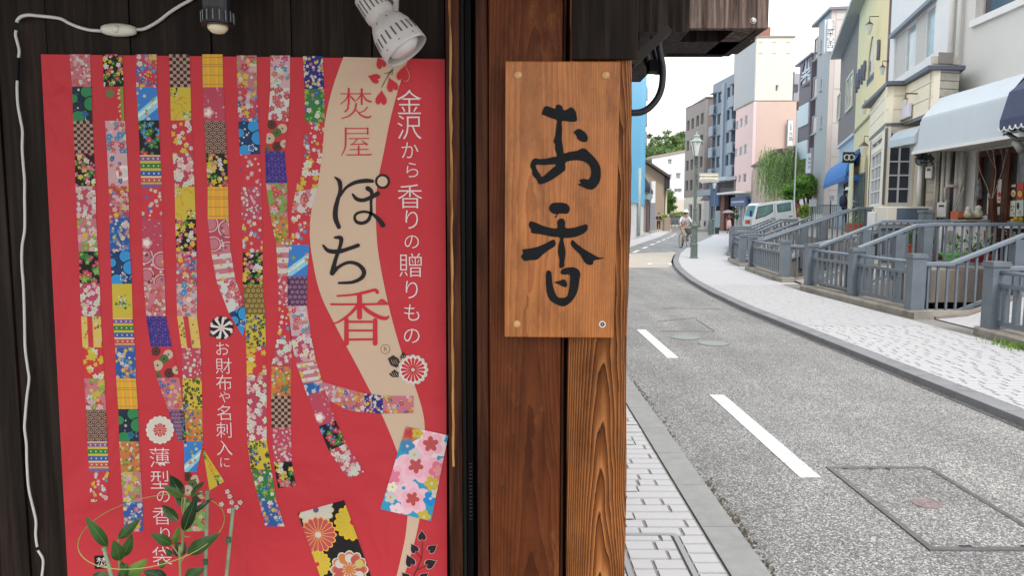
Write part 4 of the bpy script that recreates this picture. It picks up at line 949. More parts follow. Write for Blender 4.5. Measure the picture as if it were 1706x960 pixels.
th, a, b = free_box('white_cabinet', 'white counter with a small red mark right of the cabinet with the jars', 'cabinet', 1624, 369, 1653, 428, 14.5, .5, M_WHITE)
q = Y(1641, 392, 14.49); mb = MB(); mb.box(q.x-.02, q.x+.02, 14.49, 14.497, q.z-.07, q.z+.09); mb.build('red_mark', M_REDP, th)
mb = MB(); mb.box(a.x-.25, b.x+.04, 14.45, 15.05, b.z+.005, b.z+.035); mb.build('worktop', plain('grey_top', (.3, .3, .31)), th)
zt = b.z+.037
M_TERRA = mat('terracotta', (.42, .10, .05), .7, var=.2)
t = thing('red_crate', 'small orange red crate on the white cabinet', 'crate', Y(1600, 366, 14.8)); c0, c1 = Y(1592, 366, 14.8), Y(1608, 352, 14.8)
for i in range(3):
    z = c0.z+.01+i*(c1.z-c0.z)/3; mb = MB(); mb.box(c0.x, c1.x, 14.7, 14.72, z, z+(c1.z-c0.z)/3-.02); mb.build('slat', M_TERRA, t)
mb = MB(); mb.box(c0.x, c1.x, 14.722, 14.98, c0.z, c0.z+.02); mb.box(c0.x, c0.x+.02, 14.722, 14.98, c0.z+.021, c1.z); mb.box(c1.x-.02, c1.x, 14.722, 14.98, c0.z+.021, c1.z); mb.build('tray', M_TERRA, t)
def jar(lab, u, v, y, s):
    c = Y(u, v, y); t = thing('glass_jar', lab, 'jar', c); mb = MB(); mb.lathe([(.05*s, 0), (.075*s, .03*s), (.08*s, .09*s), (.05*s, .14*s), (.04*s, .15*s)], c, 12); mb.build('jar', mat('glass_ornament', (.45, .45, .33), .15, var=.5, scale=20), t, smooth=True)
    mb = MB(); mb.lathe([(.045*s, .151*s), (.05*s, .19*s), (.02*s, .22*s), (0, .225*s)], c, 12); mb.build('lid', plain('silver_lid', (.6, .6, .6), .3), t)
jar('left glass jar with silver lid beside the red crate', 1612, 364, 14.7, 1.05)
jar('right glass jar with pale lid on the grey worktop', 1629, 364, 14.7, 1.15)
t = thing('wicker_tray', 'low brown tray around the glass jars', 'tray', Y(1618, 366, 14.6)); c = Y(1618, 366.5, 14.62); mb = MB(); mb.lathe([(.16, 0), (.27, .05), (.25, .05), (.15, .01), (0, .01)], c, 18, Matrix.Diagonal((1, .5, 1)).to_3x3()); mb.build('tray', mat('wicker', (.25, .12, .05), .8, var=.4, scale=40), t)
# a low shelf with fruit at the right
th, a, b = free_box('side_table', 'small table with a white top at the right edge behind the rail', 'table', 1682, 377, 1712, 381, 14.0, .4, M_WHITE)
for xx in (a.x+.03, b.x-.03):
    mb = MB(); mb.box(xx-.02, xx+.02, 14.05, 14.09, .6, a.z-.002); mb.build('leg', M_BROWN, th)
t = thing('fruit_bowl', 'bowl of yellow fruit on the small table at the right edge', 'bowl', Y(1693, 377, 14.2)); c = Y(1692, 377, 14.2); mb = MB(); mb.lathe([(.05, 0), (.12, .04), (.15, .10), (.13, .10), (.1, .05), (0, .03)], c, 14); mb.build('bowl', plain('grey_bowl', (.3, .32, .25)), t)
for dx, dz in ((-.06, .1), (.06, .09), (0, .14), (.09, .13)):
    mb = MB(); mb.lathe([(0, -.05), (.035, -.035), (.05, 0), (.035, .035), (0, .05)], c+Vector((dx, 0, dz)), 10); mb.build('fruit', plain('yellow_fruit', (.55, .35, .03)), t, smooth=True)
# planters
def leafmesh(mb, p, d, l, w, up, n=3, curl=.25):
    d = d.normalized(); side = d.cross(up).normalized(); nrm = side.cross(d)
    L_, R_, M_ = [], [], []
    for i in range(n+1):
        f = i/n; wd = w*math.sin(math.pi*min(1, .08+f*.92))**.75*.5 if i < n else 0
        c = p+d*l*f-nrm*curl*l*f*f
        M_.append(c); L_.append(c+side*wd+nrm*wd*.35); R_.append(c-side*wd+nrm*wd*.35)
    vs = M_+L_+R_; k = n+1; fs = []
    for i in range(n): fs += [(i, i+1, k+i+1, k+i), (i+1, i, 2*k+i, 2*k+i+1)]
    mb.add(vs, fs)
def leaf_mat(name, c, r=.35):
    m, nt, b = base(name, r); L = nt.links.new
    g = N(nt, 'ShaderNodeTexCoord'); n = N(nt, 'ShaderNodeTexNoise', Scale=6.0, Detail=3.0); L(g.outputs['Object'], n.inputs['Vector'])
    r_ = ramp(nt, [(.3, tuple(x*.5 for x in c)), (.5, c), (.72, tuple(min(1, x*1.7) for x in c))]); L(n.outputs[0], r_.inputs[0]); L(r_.outputs[0], b.inputs['Base Color'])
    b.inputs['Transmission Weight'].default_value = 0
    tr = N(nt, 'ShaderNodeBsdfTranslucent'); L(r_.outputs[0], tr.inputs['Color']); mxs = N(nt, 'ShaderNodeMixShader'); mxs.inputs[0].default_value = .3
    o = nt.nodes['Material Output']; L(b.outputs[0], mxs.inputs[1]); L(tr.outputs[0], mxs.inputs[2]); L(mxs.outputs[0], o.inputs['Surface'])
    return m
M_LEAF = leaf_mat('plant_leaf', (.05, .12, .03)); M_LEAFL = leaf_mat('light_leaf', (.13, .24, .05)); M_LEAFD = leaf_mat('dark_leaf', (.03, .075, .025))
def potplant(lab, u, v, y, r, h, mp_, ml, seed, n=60, ph=.35, plab='potted_plant'):
    c = Y(u, v, y); c.z = TZ(y); t = thing(plab, lab, 'plant', c); rp_ = random.Random(seed)
    mb = MB(); mb.lathe([(r*.75, 0), (r, ph), (r*1.08, ph), (r*1.08, ph-.04), (r*.9, ph-.045), (0, ph-.05)], c, 16); mb.build('pot', mp_, t)
    mb = MB()
    for i in range(n):
        a = rp_.uniform(0, 6.28); e = rp_.uniform(.2, 1.4); d = Vector((math.cos(a)*math.cos(e), math.sin(a)*math.cos(e), math.sin(e)))
        p = c+Vector((0, 0, ph))+d*rp_.uniform(.02, h); leafmesh(mb, p, d+Vector((rp_.gauss(0, .4), rp_.gauss(0, .4), rp_.gauss(0, .3))), rp_.uniform(.06, .14), .04, UP)
    mb.build('foliage', ml, t); return t
potplant('bushy plant in a green tub behind the balusters below the white unit', 1590, 425, 13.9, .22, .3, mat('green_tub', (.15, .42, .12), .5), M_LEAFL, 11, ph=.22)
potplant('plant in a terracotta pot behind the level rail', 1520, 432, 15.0, .16, .35, M_TERRA, M_LEAF, 12)
potplant('leafy plant in a dark red planter right of the green tub', 1622, 436, 13.8, .2, .42, mat('dark_red_pot', (.22, .03, .03), .5), M_LEAFL, 13, n=90, ph=.2)
potplant('plant in a dark red pot near the right edge behind the sloping handrail', 1645, 436, 13.7, .16, .25, mat('dark_red_pot2', (.22, .03, .03), .5), M_LEAF, 14, ph=.2)
potplant('fern in a clay pot at the foot of the pipes', 1560, 428, 15.4, .14, .28, M_TERRA, M_LEAFL, 15, ph=.22)
potplant('low plant in a clay pot close to the slatted screen', 1508, 440, 15.6, .15, .3, M_TERRA, M_LEAF, 16, ph=.22)
t = thing('dark_beam', 'old brown timber post leaning beside the shop window behind the rail', 'post', Y(1660, 430, 14.3)); mb = MB(); mb.bar(Y(1659, 432, 14.3), Y(1655, 330, 14.3), .08, .08); mb.build('timber', M_BROWN, t)
t = thing('broken_chair', 'jumble of pale wooden slats leaning behind the balusters at the right', 'chair', Y(1690, 400, 14.2))
for (u0, v0, u1, v1) in ((1676, 384, 1700, 412), (1678, 412, 1704, 386), (1676, 390, 1706, 393), (1690, 386, 1688, 428)):
    mb = MB(); mb.bar(Y(u0, v0, 14.15), Y(u1, v1, 14.1), .035, .02); mb.build('slat', plain('pale_slat', (.5, .42, .36)), t)

# ---------------------------------------------------------------- R3: yellow gabled building
W3 = Fac(11.55, 22.6, .328)
M_YELW = mat('warm_yellow_render', (.95, .74, .41), .75, var=.04, scale=1.2, dirt=(.68, .6, .36), dirtamt=.3, bump=.1)
M_TAUPE = mat('taupe_render', (.29, .215, .19), .75, var=.05, scale=1.5)
b3 = thing('yellow_building', 'warm yellow gabled building with taupe far half, arched window and wide pale eaves', 'building', W3.P(0, 0))
sN = W3.sz(1479, 200)[0]; sM = W3.sz(1423, 230)[0]; sE = W3.sz(1395, 250)[0]
gz = W3.sz(1440, 3)   # underside of verge at wall
g2 = W3.sz(1401, 97)
slope = (gz[1]-g2[1])/(g2[0]-gz[0]); zE = g2[1]
def roofz(s_): return g2[1]+(g2[0]-s_)*slope
trim = W3.sz(1392, 247)[1]
def wp(F_, loops, m, name, par, t0=0, t1=.25):
    mb = MB(); n = len(loops[0]); 
    tri = tessellate_polygon([[Vector((x, y, 0)) for x, y in l] for l in loops]); flat = [p for l in loops for p in l]; k = len(flat)
    vs = [F_.P(a, z, t0) for a, z in flat]+[F_.P(a, z, t1) for a, z in flat]
    fs = [tuple(q) for q in tri]+[tuple(k+i for i in q) for q in tri]; b0 = 0
    for l in loops:
        m_ = len(l)
        for i in range(m_): fs.append((b0+i, b0+(i+1) % m_, k+b0+(i+1) % m_, k+b0+i))
        b0 += m_
    mb.add(vs, fs); return mb.build(name, m, par, recalc=True)
# arched window opening
aw0, aw1 = W3.sz(1446, 100)[0], W3.sz(1457, 100)[0]; azb = W3.sz(1448, 140)[1]; azt = W3.sz(1455, 57)[1]
cx_ = (aw0+aw1)/2; rw_ = abs(aw0-aw1)/2
def arch(cx, hw, z0, zt, k=12): return [(cx-hw, z0), (cx+hw, z0)]+[(cx+hw*math.cos(math.pi*i/k), zt-hw*1.6+hw*1.6*math.sin(math.pi*i/k)) for i in range(k+1)]
outer = [(sN, .6), (sM, .6), (sM, roofz(sM)), (sN, roofz(sN))]
wp(W3, [outer, arch(cx_, rw_, azb, azt)[::-1]], M_YELW, 'wall', b3)
sw = [W3.sz(1411, 150)[0], W3.sz(1422, 150)[0]]; swz = [W3.sz(1418, 180)[1], W3.sz(1420, 120)[1]]
outer = [(sM+.001, trim), (sE, trim), (sE, roofz(sE)), (sM+.001, roofz(sM))]
wa, wb = sorted(sw)
wp(W3, [outer], M_TAUPE, 'upper_wall', b3)
window(W3, b3, wa, wb, *sorted(swz), t=-.01, fw=.1, mf=M_CREAM, mg=M_GLASSL, nv=1)
wa2, wb2 = sorted([W3.sz(1396, 180)[0], W3.sz(1401, 180)[0]]); window(W3, b3, wa2, wb2, W3.sz(1398, 200)[1], W3.sz(1398, 158)[1], t=-.01, fw=.08, mf=M_CREAM, mg=M_GLASSL)
w_ = window(W3, b3, cx_-rw_, cx_+rw_, azb, azt-rw_*1.6, t=.04, fw=.09, mf=plain('slate_frame', (.10, .12, .16)), mg=glass_dark('arched_glass', (.30, .38, .48)), nv=1, nh=5)
mb = MB(); mb.poly([arch(cx_, rw_, azt-rw_*1.6-.01, azt)], lambda a, z: W3.P(a, z, .03)); mb.build('arched_pane', glass_dark('arched_glass2', (.12, .15, .2)), b3)
# eaves soffit and roof
wo = -.5; zz = .35
ro = MB(); s_hi = sN-6
for (z_off0, z_off1, nm, m) in ((.0, .10, 'soffit', mat('pale_soffit_boards', (.42, .42, .40), .7, var=.05, scale=2)), (.101, .22, 'roof', plain('grey_roof', (.3, .31, .33)))):
    mb = MB(); P = W3.P; a, b = s_hi, g2[0]+.15
    mb.hexa([P(a, roofz(a)+z_off0, wo), P(b, roofz(b)+z_off0, wo), P(b, roofz(b)+z_off0, 7), P(a, roofz(a)+z_off0, 7), P(a, roofz(a)+z_off1, wo), P(b, roofz(b)+z_off1, wo), P(b, roofz(b)+z_off1, 7), P(a, roofz(a)+z_off1, 7)]); mb.build(nm, m, b3, recalc=True)
# lower glazed part under the taupe wall
bx(W3, 'lower_wall', mat('pale_blue_cladding', (.50, .58, .66), .4, var=.05), b3, sM+.002, sE, .6, trim-.001, .1, .3)
bx(W3, 'trim', M_WHITE, b3, sM-.1, sE+.1, trim-.12, trim-.003, -.05, .099)
bx(W3, 'trim', plain('pink_brown_pipe', (.25, .17, .18)), b3, sN-.12, sN, .6, roofz(sN), -.12, -.01)
tr2 = W3.sz(1449, 198)[1]; mb = MB(); mb.bar(W3.P(sN, tr2+.2, -.03), W3.P(sM, trim+.0, -.03), .05, .08); mb.build('string_course', plain('brown_course', (.4, .3, .2)), b3)
# ground floor opening, arch and windows
for u0, u1, v0, v1 in ((1425, 1433, 253, 278), (1410, 1417, 305, 340)):
    a, b = sorted([W3.sz(u0, 260)[0], W3.sz(u1, 260)[0]]); window(W3, b3, a, b, W3.sz(u0, v1)[1], W3.sz(u0, v0)[1], t=-.01, fw=.06, mf=M_DARK, mg=M_GLASS)
a, b = sorted([W3.sz(1425, 300)[0], W3.sz(1442, 300)[0]]); window(W3, b3, a, b, .9, W3.sz(1434, 290)[1], t=-.01, fw=.08, mf=M_GREY, mg=glass_dark('shopfront_glass', (.16, .19, .19)), nv=3, nh=1)
mb = MB(); ac = sorted([W3.sz(1441, 270)[0], W3.sz(1446.5, 270)[0]]); mb.poly([arch((ac[0]+ac[1])/2, (ac[1]-ac[0])/2, 1.0, W3.sz(1444, 258)[1])], lambda a, z: W3.P(a, z, -.012)); mb.build('arched_niche', mat('niche_tan', (.45, .36, .2), .8), b3)
# dark flourish letters on the yellow wall
M_SLATE = plain('dark_blue_grey_letter', (.12, .13, .18))
for i, (u, v) in enumerate([(1429.5, 138), (1433, 131), (1438, 124), (1442.5, 117)]):
    q = W3.sz(u, v); hh = abs(W3.sz(u, v-14)[1]-W3.sz(u, v+14)[1])/2
    mb = MB(); pts = [W3.P(q[0]+hh*.28*math.cos(a), q[1]+hh*math.sin(a), -.05) for a in [x*.42 for x in range(-4, 9)]]; mb.tube(pts, .06, 6); mb.build('letter', M_SLATE, b3)
mb = MB(); q = W3.sz(1467.5, 81); hh = abs(W3.sz(1467, 65)[1]-W3.sz(1467, 97)[1])/2; mb.tube([W3.P(q[0]+.25-hh*.4*math.cos(a), q[1]+hh*math.sin(a), -.05) for a in [x*.3 for x in range(-4, 5)]], .07, 6); mb.build('letter', M_SLATE, b3)
lantern(W3, 1448, 47, -.3, 'upper hanging lantern high on the yellow wall', .5)
lantern(W3, 1470, 117, -.25, 'small dark lantern near the brown downpipe of the yellow wall', .35)
lantern(W3, 1440, 183, -.25, 'small dark lantern in the middle of the yellow wall', .4)
lantern(W3, 1439, 250, -.3, 'large round lantern above the yellow building entrance', .6)
# blue awning, sign
aw2 = thing('blue_awning', 'bright blue rounded awning on the yellow building', 'awning', W3.P(sE, 3, -1))
M_BLUE = mat('bright_blue_cloth', (.03, .22, .60), .6, var=.08, scale=6)
sa = W3.sz(1433, 290, 0)[0]; sb_ = W3.sz(1391, 297, 0)[0]; zb = W3.sz(1400, 297, -.5)[1]; zt = W3.sz(1402, 270, 0)[1]
mb = MB(); k = 7; vs = []
for s_ in (sa, sb_):
    for i in range(k): a = math.pi/2*i/(k-1); vs.append(W3.P(s_, zb+(zt-zb)*math.sin(a), -.55*math.cos(a)))
mb.add(vs, [(i, i+1, k+i+1, k+i) for i in range(k-1)]+[tuple(range(k)), tuple(k+i for i in range(k))]); mb.build('cloth', M_BLUE, aw2)
mb = MB(); W3.box(mb, sa, sb_, zb-.2, zb-.001, -.57, -.54); W3.box(mb, sa-.0, sa+.03, zb-.2, zb-.001, -.539, 0); mb.build('valance', mat('blue_valance', (.03, .14, .42), .6), aw2)
t = thing('projecting_sign', 'square dark sign with white spectacles emblem projecting above the blue awning', 'sign', W3.P(*W3.sz(1415, 262, -.9), -.9))
yq = W3.P(*W3.sz(1415, 262, -.6), -.6).y
c0, c1 = Y(1405.5, 271, yq), Y(1423.5, 253, yq); mb = MB(); mb.box(c0.x, c1.x, yq, yq+.12, c0.z, c1.z); mb.build('board', plain('navy_black_board', (.015, .018, .03)), t)
mb = MB()
for uu in (1411, 1418.5):
    c = Y(uu, 262, yq-.02); r_ = .085*yq/24; mb.tube([c+Vector((r_*1.1*math.cos(a*.5236), 0, r_*math.sin(a*.5236))) for a in range(12)], .014*yq/24, 5, closed=True)
mb.tube([Y(1413.8, 261, yq-.02), Y(1414.8, 259.8, yq-.02), Y(1415.8, 261, yq-.02)], .014, 5)
mb.tube([Y(1408.3, 261, yq-.02), Y(1408, 259, yq-.02), Y(1410, 257.3, yq-.02)], .014, 5); mb.tube([Y(1421.3, 261, yq-.02), Y(1421.8, 259, yq-.02), Y(1420, 257.3, yq-.02)], .014, 5)
mb.build('spectacles_emblem', M_WHITE, t)
mb = MB(); mb.bar((c1.x, yq+.05, c1.z-.1), (c1.x+.9, yq+.4, c1.z-.1), .05, .05); mb.build('bracket', M_DARK, t)
t = thing('yellow_pillar', 'slender cream pillar in front of the blue awning', 'pillar', Y(1418, 375, yq-.5)); a, b = Y(1415.5, 375, yq-.5), Y(1422.5, 272, yq-.5); mb = MB(); mb.box(a.x, b.x, yq-.5, yq-.25, .85, b.z); mb.build('shaft', M_CREAM, t)
mb = MB(); mb.box(a.x-.05, b.x+.05, yq-.55, yq-.2, .851, 1.2); mb.build('foot', mat('brick_red_foot', (.3, .12, .07), .8), t)
# planting on the yellow building front: ferns and pots
potplant('tall bush by the entrance of the yellow building', 1432, 372, 26.5, .3, .7, M_TERRA, M_LEAF, 31, n=90)
potplant('small planter at the cream pillar foot', 1424, 374, 25.5, .22, .4, M_TERRA, M_LEAFL, 32, n=50)

# ---------------------------------------------------------------- R4..R8 and beyond
def block(name, lab, u_c, y_c, u_far, a, v_top, wallm, sidem, side_w, z0=0, vtu=None):
    """corner at pixel column u_c / distance y_c; front runs away in direction a, near side wall faces the viewer"""
    xc = ray(u_c, 358).x/ray(u_c, 358).y*y_c; Fc = Fac(xc, y_c, a); s_far = Fc.sz(u_far, 300)[0]; zt = Fc.sz(vtu or u_c, v_top)[1]
    th = thing(name, lab, 'building', (xc, y_c, 0))
    Sd = Fac.__new__(Fac); Sd.o = Vector((xc, y_c, 0)); Sd.d = Fc.n.copy(); Sd.n = Fc.d.copy()
    return th, Fc, Sd, s_far, zt
M_BEIGE = mat('beige_tile_cladding', (.58, .52, .49), .7, var=.03, scale=1, dirt=(.48, .44, .43), dirtamt=.4)
M_BEIGE2 = mat('grey_mauve_cladding', (.53, .46, .43), .7, var=.03, scale=1)
b4, F4, S4, sf, zt = block('mauve_office_building', 'grey beige office block with a tall white sign at its top corner', 1372, 43, 1354, .15, 30, M_BEIGE, M_BEIGE, 6)
hs = []
for v0, v1, u0, u1 in ((60, 95, 1357, 1362.5), (125, 160, 1355, 1362), (190, 220, 1353, 1361)):
    a, b = sorted([F4.sz(u0, v0)[0], F4.sz(u1, v0)[0]]); hs.append((a, b, F4.sz(u1, v1)[1], F4.sz(u1, v0)[1]))
for v0, v1 in ((65, 88), (130, 150), (193, 213)):
    a, b = sorted([F4.sz(1367, v0)[0], F4.sz(1369.5, v0)[0]]); hs.append((a, b, F4.sz(1368, v1)[1], F4.sz(1368, v0)[1]))
wallgrid(F4, 'front_wall', M_BEIGE2, b4, 0, sf, 0, zt, hs)
for h in hs: window(F4, b4, *h, t=.06, fw=.08, mf=M_BEIGE2, mg=M_GLASS, sill=.08)
bx(S4, 'side_wall', M_BEIGE, b4, .0, 6, 0, zt, .0, .25) if False else bx(S4, 'side_wall', M_BEIGE, b4, .26, 6, 0, zt, 0.0, .25)
z = 1.0
while z < zt-.6:
    z += 1.9; bx(S4, 'joint_band', plain('joint_grey', (.38, .35, .35)), b4, .27, 6, z, z+.03, -.012, -.001)
bx(S4, 'roof_edge', plain('roof_edge_dark', (.2, .2, .22)), b4, -.15, 6.1, zt+.002, zt+.15, -.15, 4)
bx(S4, 'back_mass', M_BEIGE, b4, .3, 6, 0, zt, sf-.3, sf)
t = thing('vertical_sign', 'tall white vertical sign with black characters on the top corner of the mauve office block', 'sign', S4.P(.5, 12, -.3))
q0 = S4.sz(1377.5, 85, -.3); q1 = S4.sz(1391, 31, -.3); bx(S4, 'board', M_WHITE, t, q0[0], q1[0], q0[1], q1[1], -.3, -.1)
chs = '菜心古'
for i, ch in enumerate(chs):
    q = S4.sz(1383.5, 53+i*10.5, -.31); text_mesh(ch, M_INK, 'lettering', t, S4.P(q[0], q[1], -.305), S4.d, UP, .42)
for i, ch in enumerate('金沢味処'):
    q = S4.sz(1388.5, 34+i*4.6, -.31); text_mesh(ch, plain('grey_ink', (.2, .2, .2)), 'lettering', t, S4.P(q[0], q[1], -.305), S4.d, UP, .17)
# white vertical slab beside the sign
bx(S4, 'pilaster', M_WHITE, b4, S4.sz(1373, 60)[0], S4.sz(1375.5, 60)[0], S4.sz(1373, 88)[1], S4.sz(1373, 33)[1], -.1, -.002)
# lower terrace building with the parking sign etc
b5, F5, S5, sf5, zt5 = block('arched_window_building', 'narrow dark mauve building with a tall arched window and white bands', 1343, 47, 1326, .13, 97, None, None, 3, vtu=1345)
M_MAUVE = mat('dark_mauve_cladding', (.17, .13, .15), .6, var=.06)
a0, a1 = 0.25, sf5-.3
def zf(u, v): return F5.sz(u, v)[1]
rows5 = [(zf(1336, 175), zf(1336, 145)), (zf(1335, 235), zf(1335, 203))]
hs = [(a0, a1, *r_) for r_ in rows5]
ztA = zf(1338, 102); zbA = zf(1338, 140)
wp(F5, [[(0, 0), (sf5, 0), (sf5, zt5), (0, zt5)], [(a0, rows5[0][0]), (a1, rows5[0][0]), (a1, rows5[0][1]), (a0, rows5[0][1])][::-1], [(a0, rows5[1][0]), (a1, rows5[1][0]), (a1, rows5[1][1]), (a0, rows5[1][1])][::-1], arch((a0+a1)/2, (a1-a0)/2, zbA, ztA)[::-1]], M_MAUVE, 'front_wall', b5)
for r_ in rows5: window(F5, b5, a0, a1, *r_, t=.06, fw=.1, mf=M_WHITE, mg=glass_dark('violet_glass', (.08, .08, .16)), nv=2)
mb = MB(); mb.poly([arch((a0+a1)/2, (a1-a0)/2, zbA, ztA)], lambda a, z: F5.P(a, z, .05)); pn = mb.build('arched_pane', glass_dark('violet_glass2', (.10, .11, .2)), b5)
c_ = (a0+a1)/2; zc = (zbA+ztA)/2
mb = MB(); mb.bar(F5.P(c_, zbA, .04), F5.P(c_, ztA, .04), .12, .06); mb.bar(F5.P(a0, zc, .03), F5.P(a1, zc, .03), .06, .12); mb.bar(F5.P(a0, zbA+.3, .02), F5.P(a1, ztA-.9, .02), .06, .1); mb.bar(F5.P(a1, zbA+.3, .01), F5.P(a0, ztA-.9, .01), .06, .1); mb.build('tracery', M_WHITE, b5)
bx(F5, 'white_band', M_WHITE, b5, a0, a1, rows5[0][0]-1.4, rows5[0][0]-.05, -.06, -.002); bx(F5, 'white_band', M_WHITE, b5, a0, a1, rows5[1][0]-1.2, rows5[1][0]-.05, -.06, -.002)
bx(S5, 'side_wall', mat('mauve_side', (.30, .27, .30), .7), b5, .26, 3.0, 0, zt5, 0.0, .25)
bx(S5, 'roof_edge', plain('roof_edge_dark2', (.25, .23, .26)), b5, -.1, 3.1, zt5+.002, zt5+.12, -.1, 4)
# R6 pink block with cream tower
M_PINK = mat('salmon_pink_render', (.62, .45, .385), .75, var=.03, scale=.8, dirt=(.66, .45, .38), dirtamt=.3)
M_PINK2 = mat('pale_pink_render', (.74, .56, .55), .75, var=.03, scale=.8)
M_CRT = mat('pale_cream_render', (.74, .70, .57), .75, var=.02, scale=.8)
b6, F6, S6, sf6, zt6 = block('pink_building', 'salmon pink block with three rows of small windows and balcony over shops', 1250, 60, 1223, .01, 172, None, None, 6)
hs = []
rows6 = [((190, 172+42-2), (1226.0, 1232, 1236)), ]
spec = [(1226, 1231, 200, 216), (1233, 1238, 195, 212), (1241, 1246.5, 190, 208), (1224.5, 1229, 246, 262), (1232, 1237, 243, 259), (1239.5, 1245, 239, 257), (1223.5, 1227.5, 292, 304), (1230, 1234, 290, 304), (1237.5, 1243, 288, 304)]
for u0, u1, v0, v1 in spec:
    a, b = sorted([F6.sz(u0, v0)[0], F6.sz(u1, v0)[0]]); hs.append((a, b, F6.sz(u1, v1)[1], F6.sz(u1, v0)[1]))
zg = F6.sz(1246, 322)[1]
wallgrid(F6, 'front_wall', M_PINK2, b6, 0, sf6, zg, zt6, hs)
for h in hs: window(F6, b6, *h, t=.1, fw=.07, mf=M_WHITE, mg=glass_dark('grey_window', (.22, .22, .26)), sill=None)
bx(S6, 'side_wall', M_PINK, b6, .26, S6.sz(1326, 200)[0], 0, zt6, 0, .25)
bx(F6, 'roof', M_CONC, b6, .0, sf6, zt6+.002, zt6+.1, -.05, 6)
bx(F6, 'shop_front_wall', M_WHITE, b6, 0, sf6, 0, zg-.002, .15, .3)
bal = bx(F6, 'balcony', M_WHITE, b6, -.05, sf6+.6, zg, zg+.15, -1.3, -.001)
bz = zg+.16
for i in range(24):
    s_ = -.05+(sf6+.6)*i/23; mb = MB(); F6.box(mb, s_, s_+.04, bz, bz+.85, -1.28, -1.24); mb.build('railing_bar', M_DARK, bal, recalc=True)
mb = MB(); F6.box(mb, -.06, sf6+.6, bz+.851, bz+.93, -1.3, -1.22); mb.build('handrail', M_DARK, bal, recalc=True)
for i in range(4): bx(F6, 'shop_window', M_GLASSL, b6, .4+i*1.1, 1.2+i*1.1, .6, zg-.5, .12, .149)
t = thing('shop_fascia_sign', 'blue shop sign below the pink building balcony', 'sign', F6.P(1.5, 2.5, -.3)); bx(F6, 'board', mat('blue_sign', (.10, .18, .42), .5), t, .4, sf6-.2, zg-1.0, zg-.25, -.3, -.1); bx(F6, 'white_stripe', M_WHITE, t, .8, sf6-.5, zg-.72, zg-.6, -.32, -.301)
tw = thing('cream_tower', 'tall pale cream windowless tower above the pink block', 'building', S6.P(3, zt6, 0))
zt7 = S6.sz(1280, 62)[1]; xr = S6.sz(1322, 100)[0]; q = sorted([S6.sz(1292, 145)[0], S6.sz(1297, 145)[0]])
wallgrid(S6, 'wall', M_CRT, tw, .1, xr, zt6+.11, zt7, [(q[0], q[1], S6.sz(1294, 152)[1], S6.sz(1294, 141)[1])], .02, .27)
window(S6, tw, q[0], q[1], S6.sz(1294, 152)[1], S6.sz(1294, 141)[1], t=.2, fw=.06, mf=M_WHITE, mg=M_GLASS)
for u in (1267, 1290, 1313):
    for v in (71, 89): a, b = S6.sz(u-3.5, v)[0], S6.sz(u+3.5, v)[0]; z_ = S6.sz(u, v)[1]; bx(S6, 'vent_slot', plain('vent_tan', (.45, .4, .33)), tw, a, b, z_, z_+.08, .0, .018)
bx(F6, 'side_wall', M_CRT, tw, .28, 5, zt6+.11, zt7, -.09, .15) if False else None
mb = MB(); S6.box(mb, .1, .35, zt6+.11, zt7, .28, 6); mb.build('side_wall', mat('grey_blue_side', (.42, .45, .48), .7), tw, recalc=True)
bx(S6, 'roof', M_CONC, tw, .0, xr+.1, zt7+.002, zt7+.12, -.05, 6)
c0 = S6.sz(1270, 58)[0]; bx(S6, 'rooftop_tank', mat('rusty_tank', (.30, .13, .10), .7), tw, c0, c0+.9, zt7+.13, zt7+1.0, .8, 1.8)
t = thing('vertical_sign', 'narrow white vertical sign with black characters on the pink side wall', 'sign', S6.P(xr-.4, 5, -.4))
q0, q1 = S6.sz(1312, 243, -.4), S6.sz(1322, 200, -.4); bx(S6, 'board', M_WHITE, t, q0[0], q1[0], q0[1], q1[1], -.4, -.2); bx(S6, 'frame', plain('grey_sign_frame', (.3, .3, .32)), t, q0[0]-.05, q1[0]+.05, q0[1]-.05, q1[1]+.05, -.39, -.22)
for i, (ch, v, sz_) in enumerate([('お', 207.5, .17), ('食', 211.3, .17), ('事', 215, .17), ('大', 223, .36), ('昌', 231, .36)]):
    q = S6.sz(1317.5, v, -.41); text_mesh(ch, M_INK, 'lettering', t, S6.P(q[0], q[1], -.405), S6.d, UP, sz_)
# dim block between tower and arched building
t = thing('grey_back_building', 'small grey building glimpsed between the cream tower and the arched window building', 'building', (24.5, 68, 0)); c0, c1 = Y(1321, 190, 68), Y(1335, 122, 68); mb = MB(); mb.box(c0.x, c1.x+1, 68, 72, 0, c1.z); mb.build('wall', mat('violet_grey', (.36, .34, .40), .7), t)
c0, c1 = Y(1323, 152, 67.9), Y(1330, 140, 67.9); mb = MB(); mb.box(c0.x, c1.x, 67.9, 67.99, c0.z, c1.z); mb.build('window', M_GLASS, t)
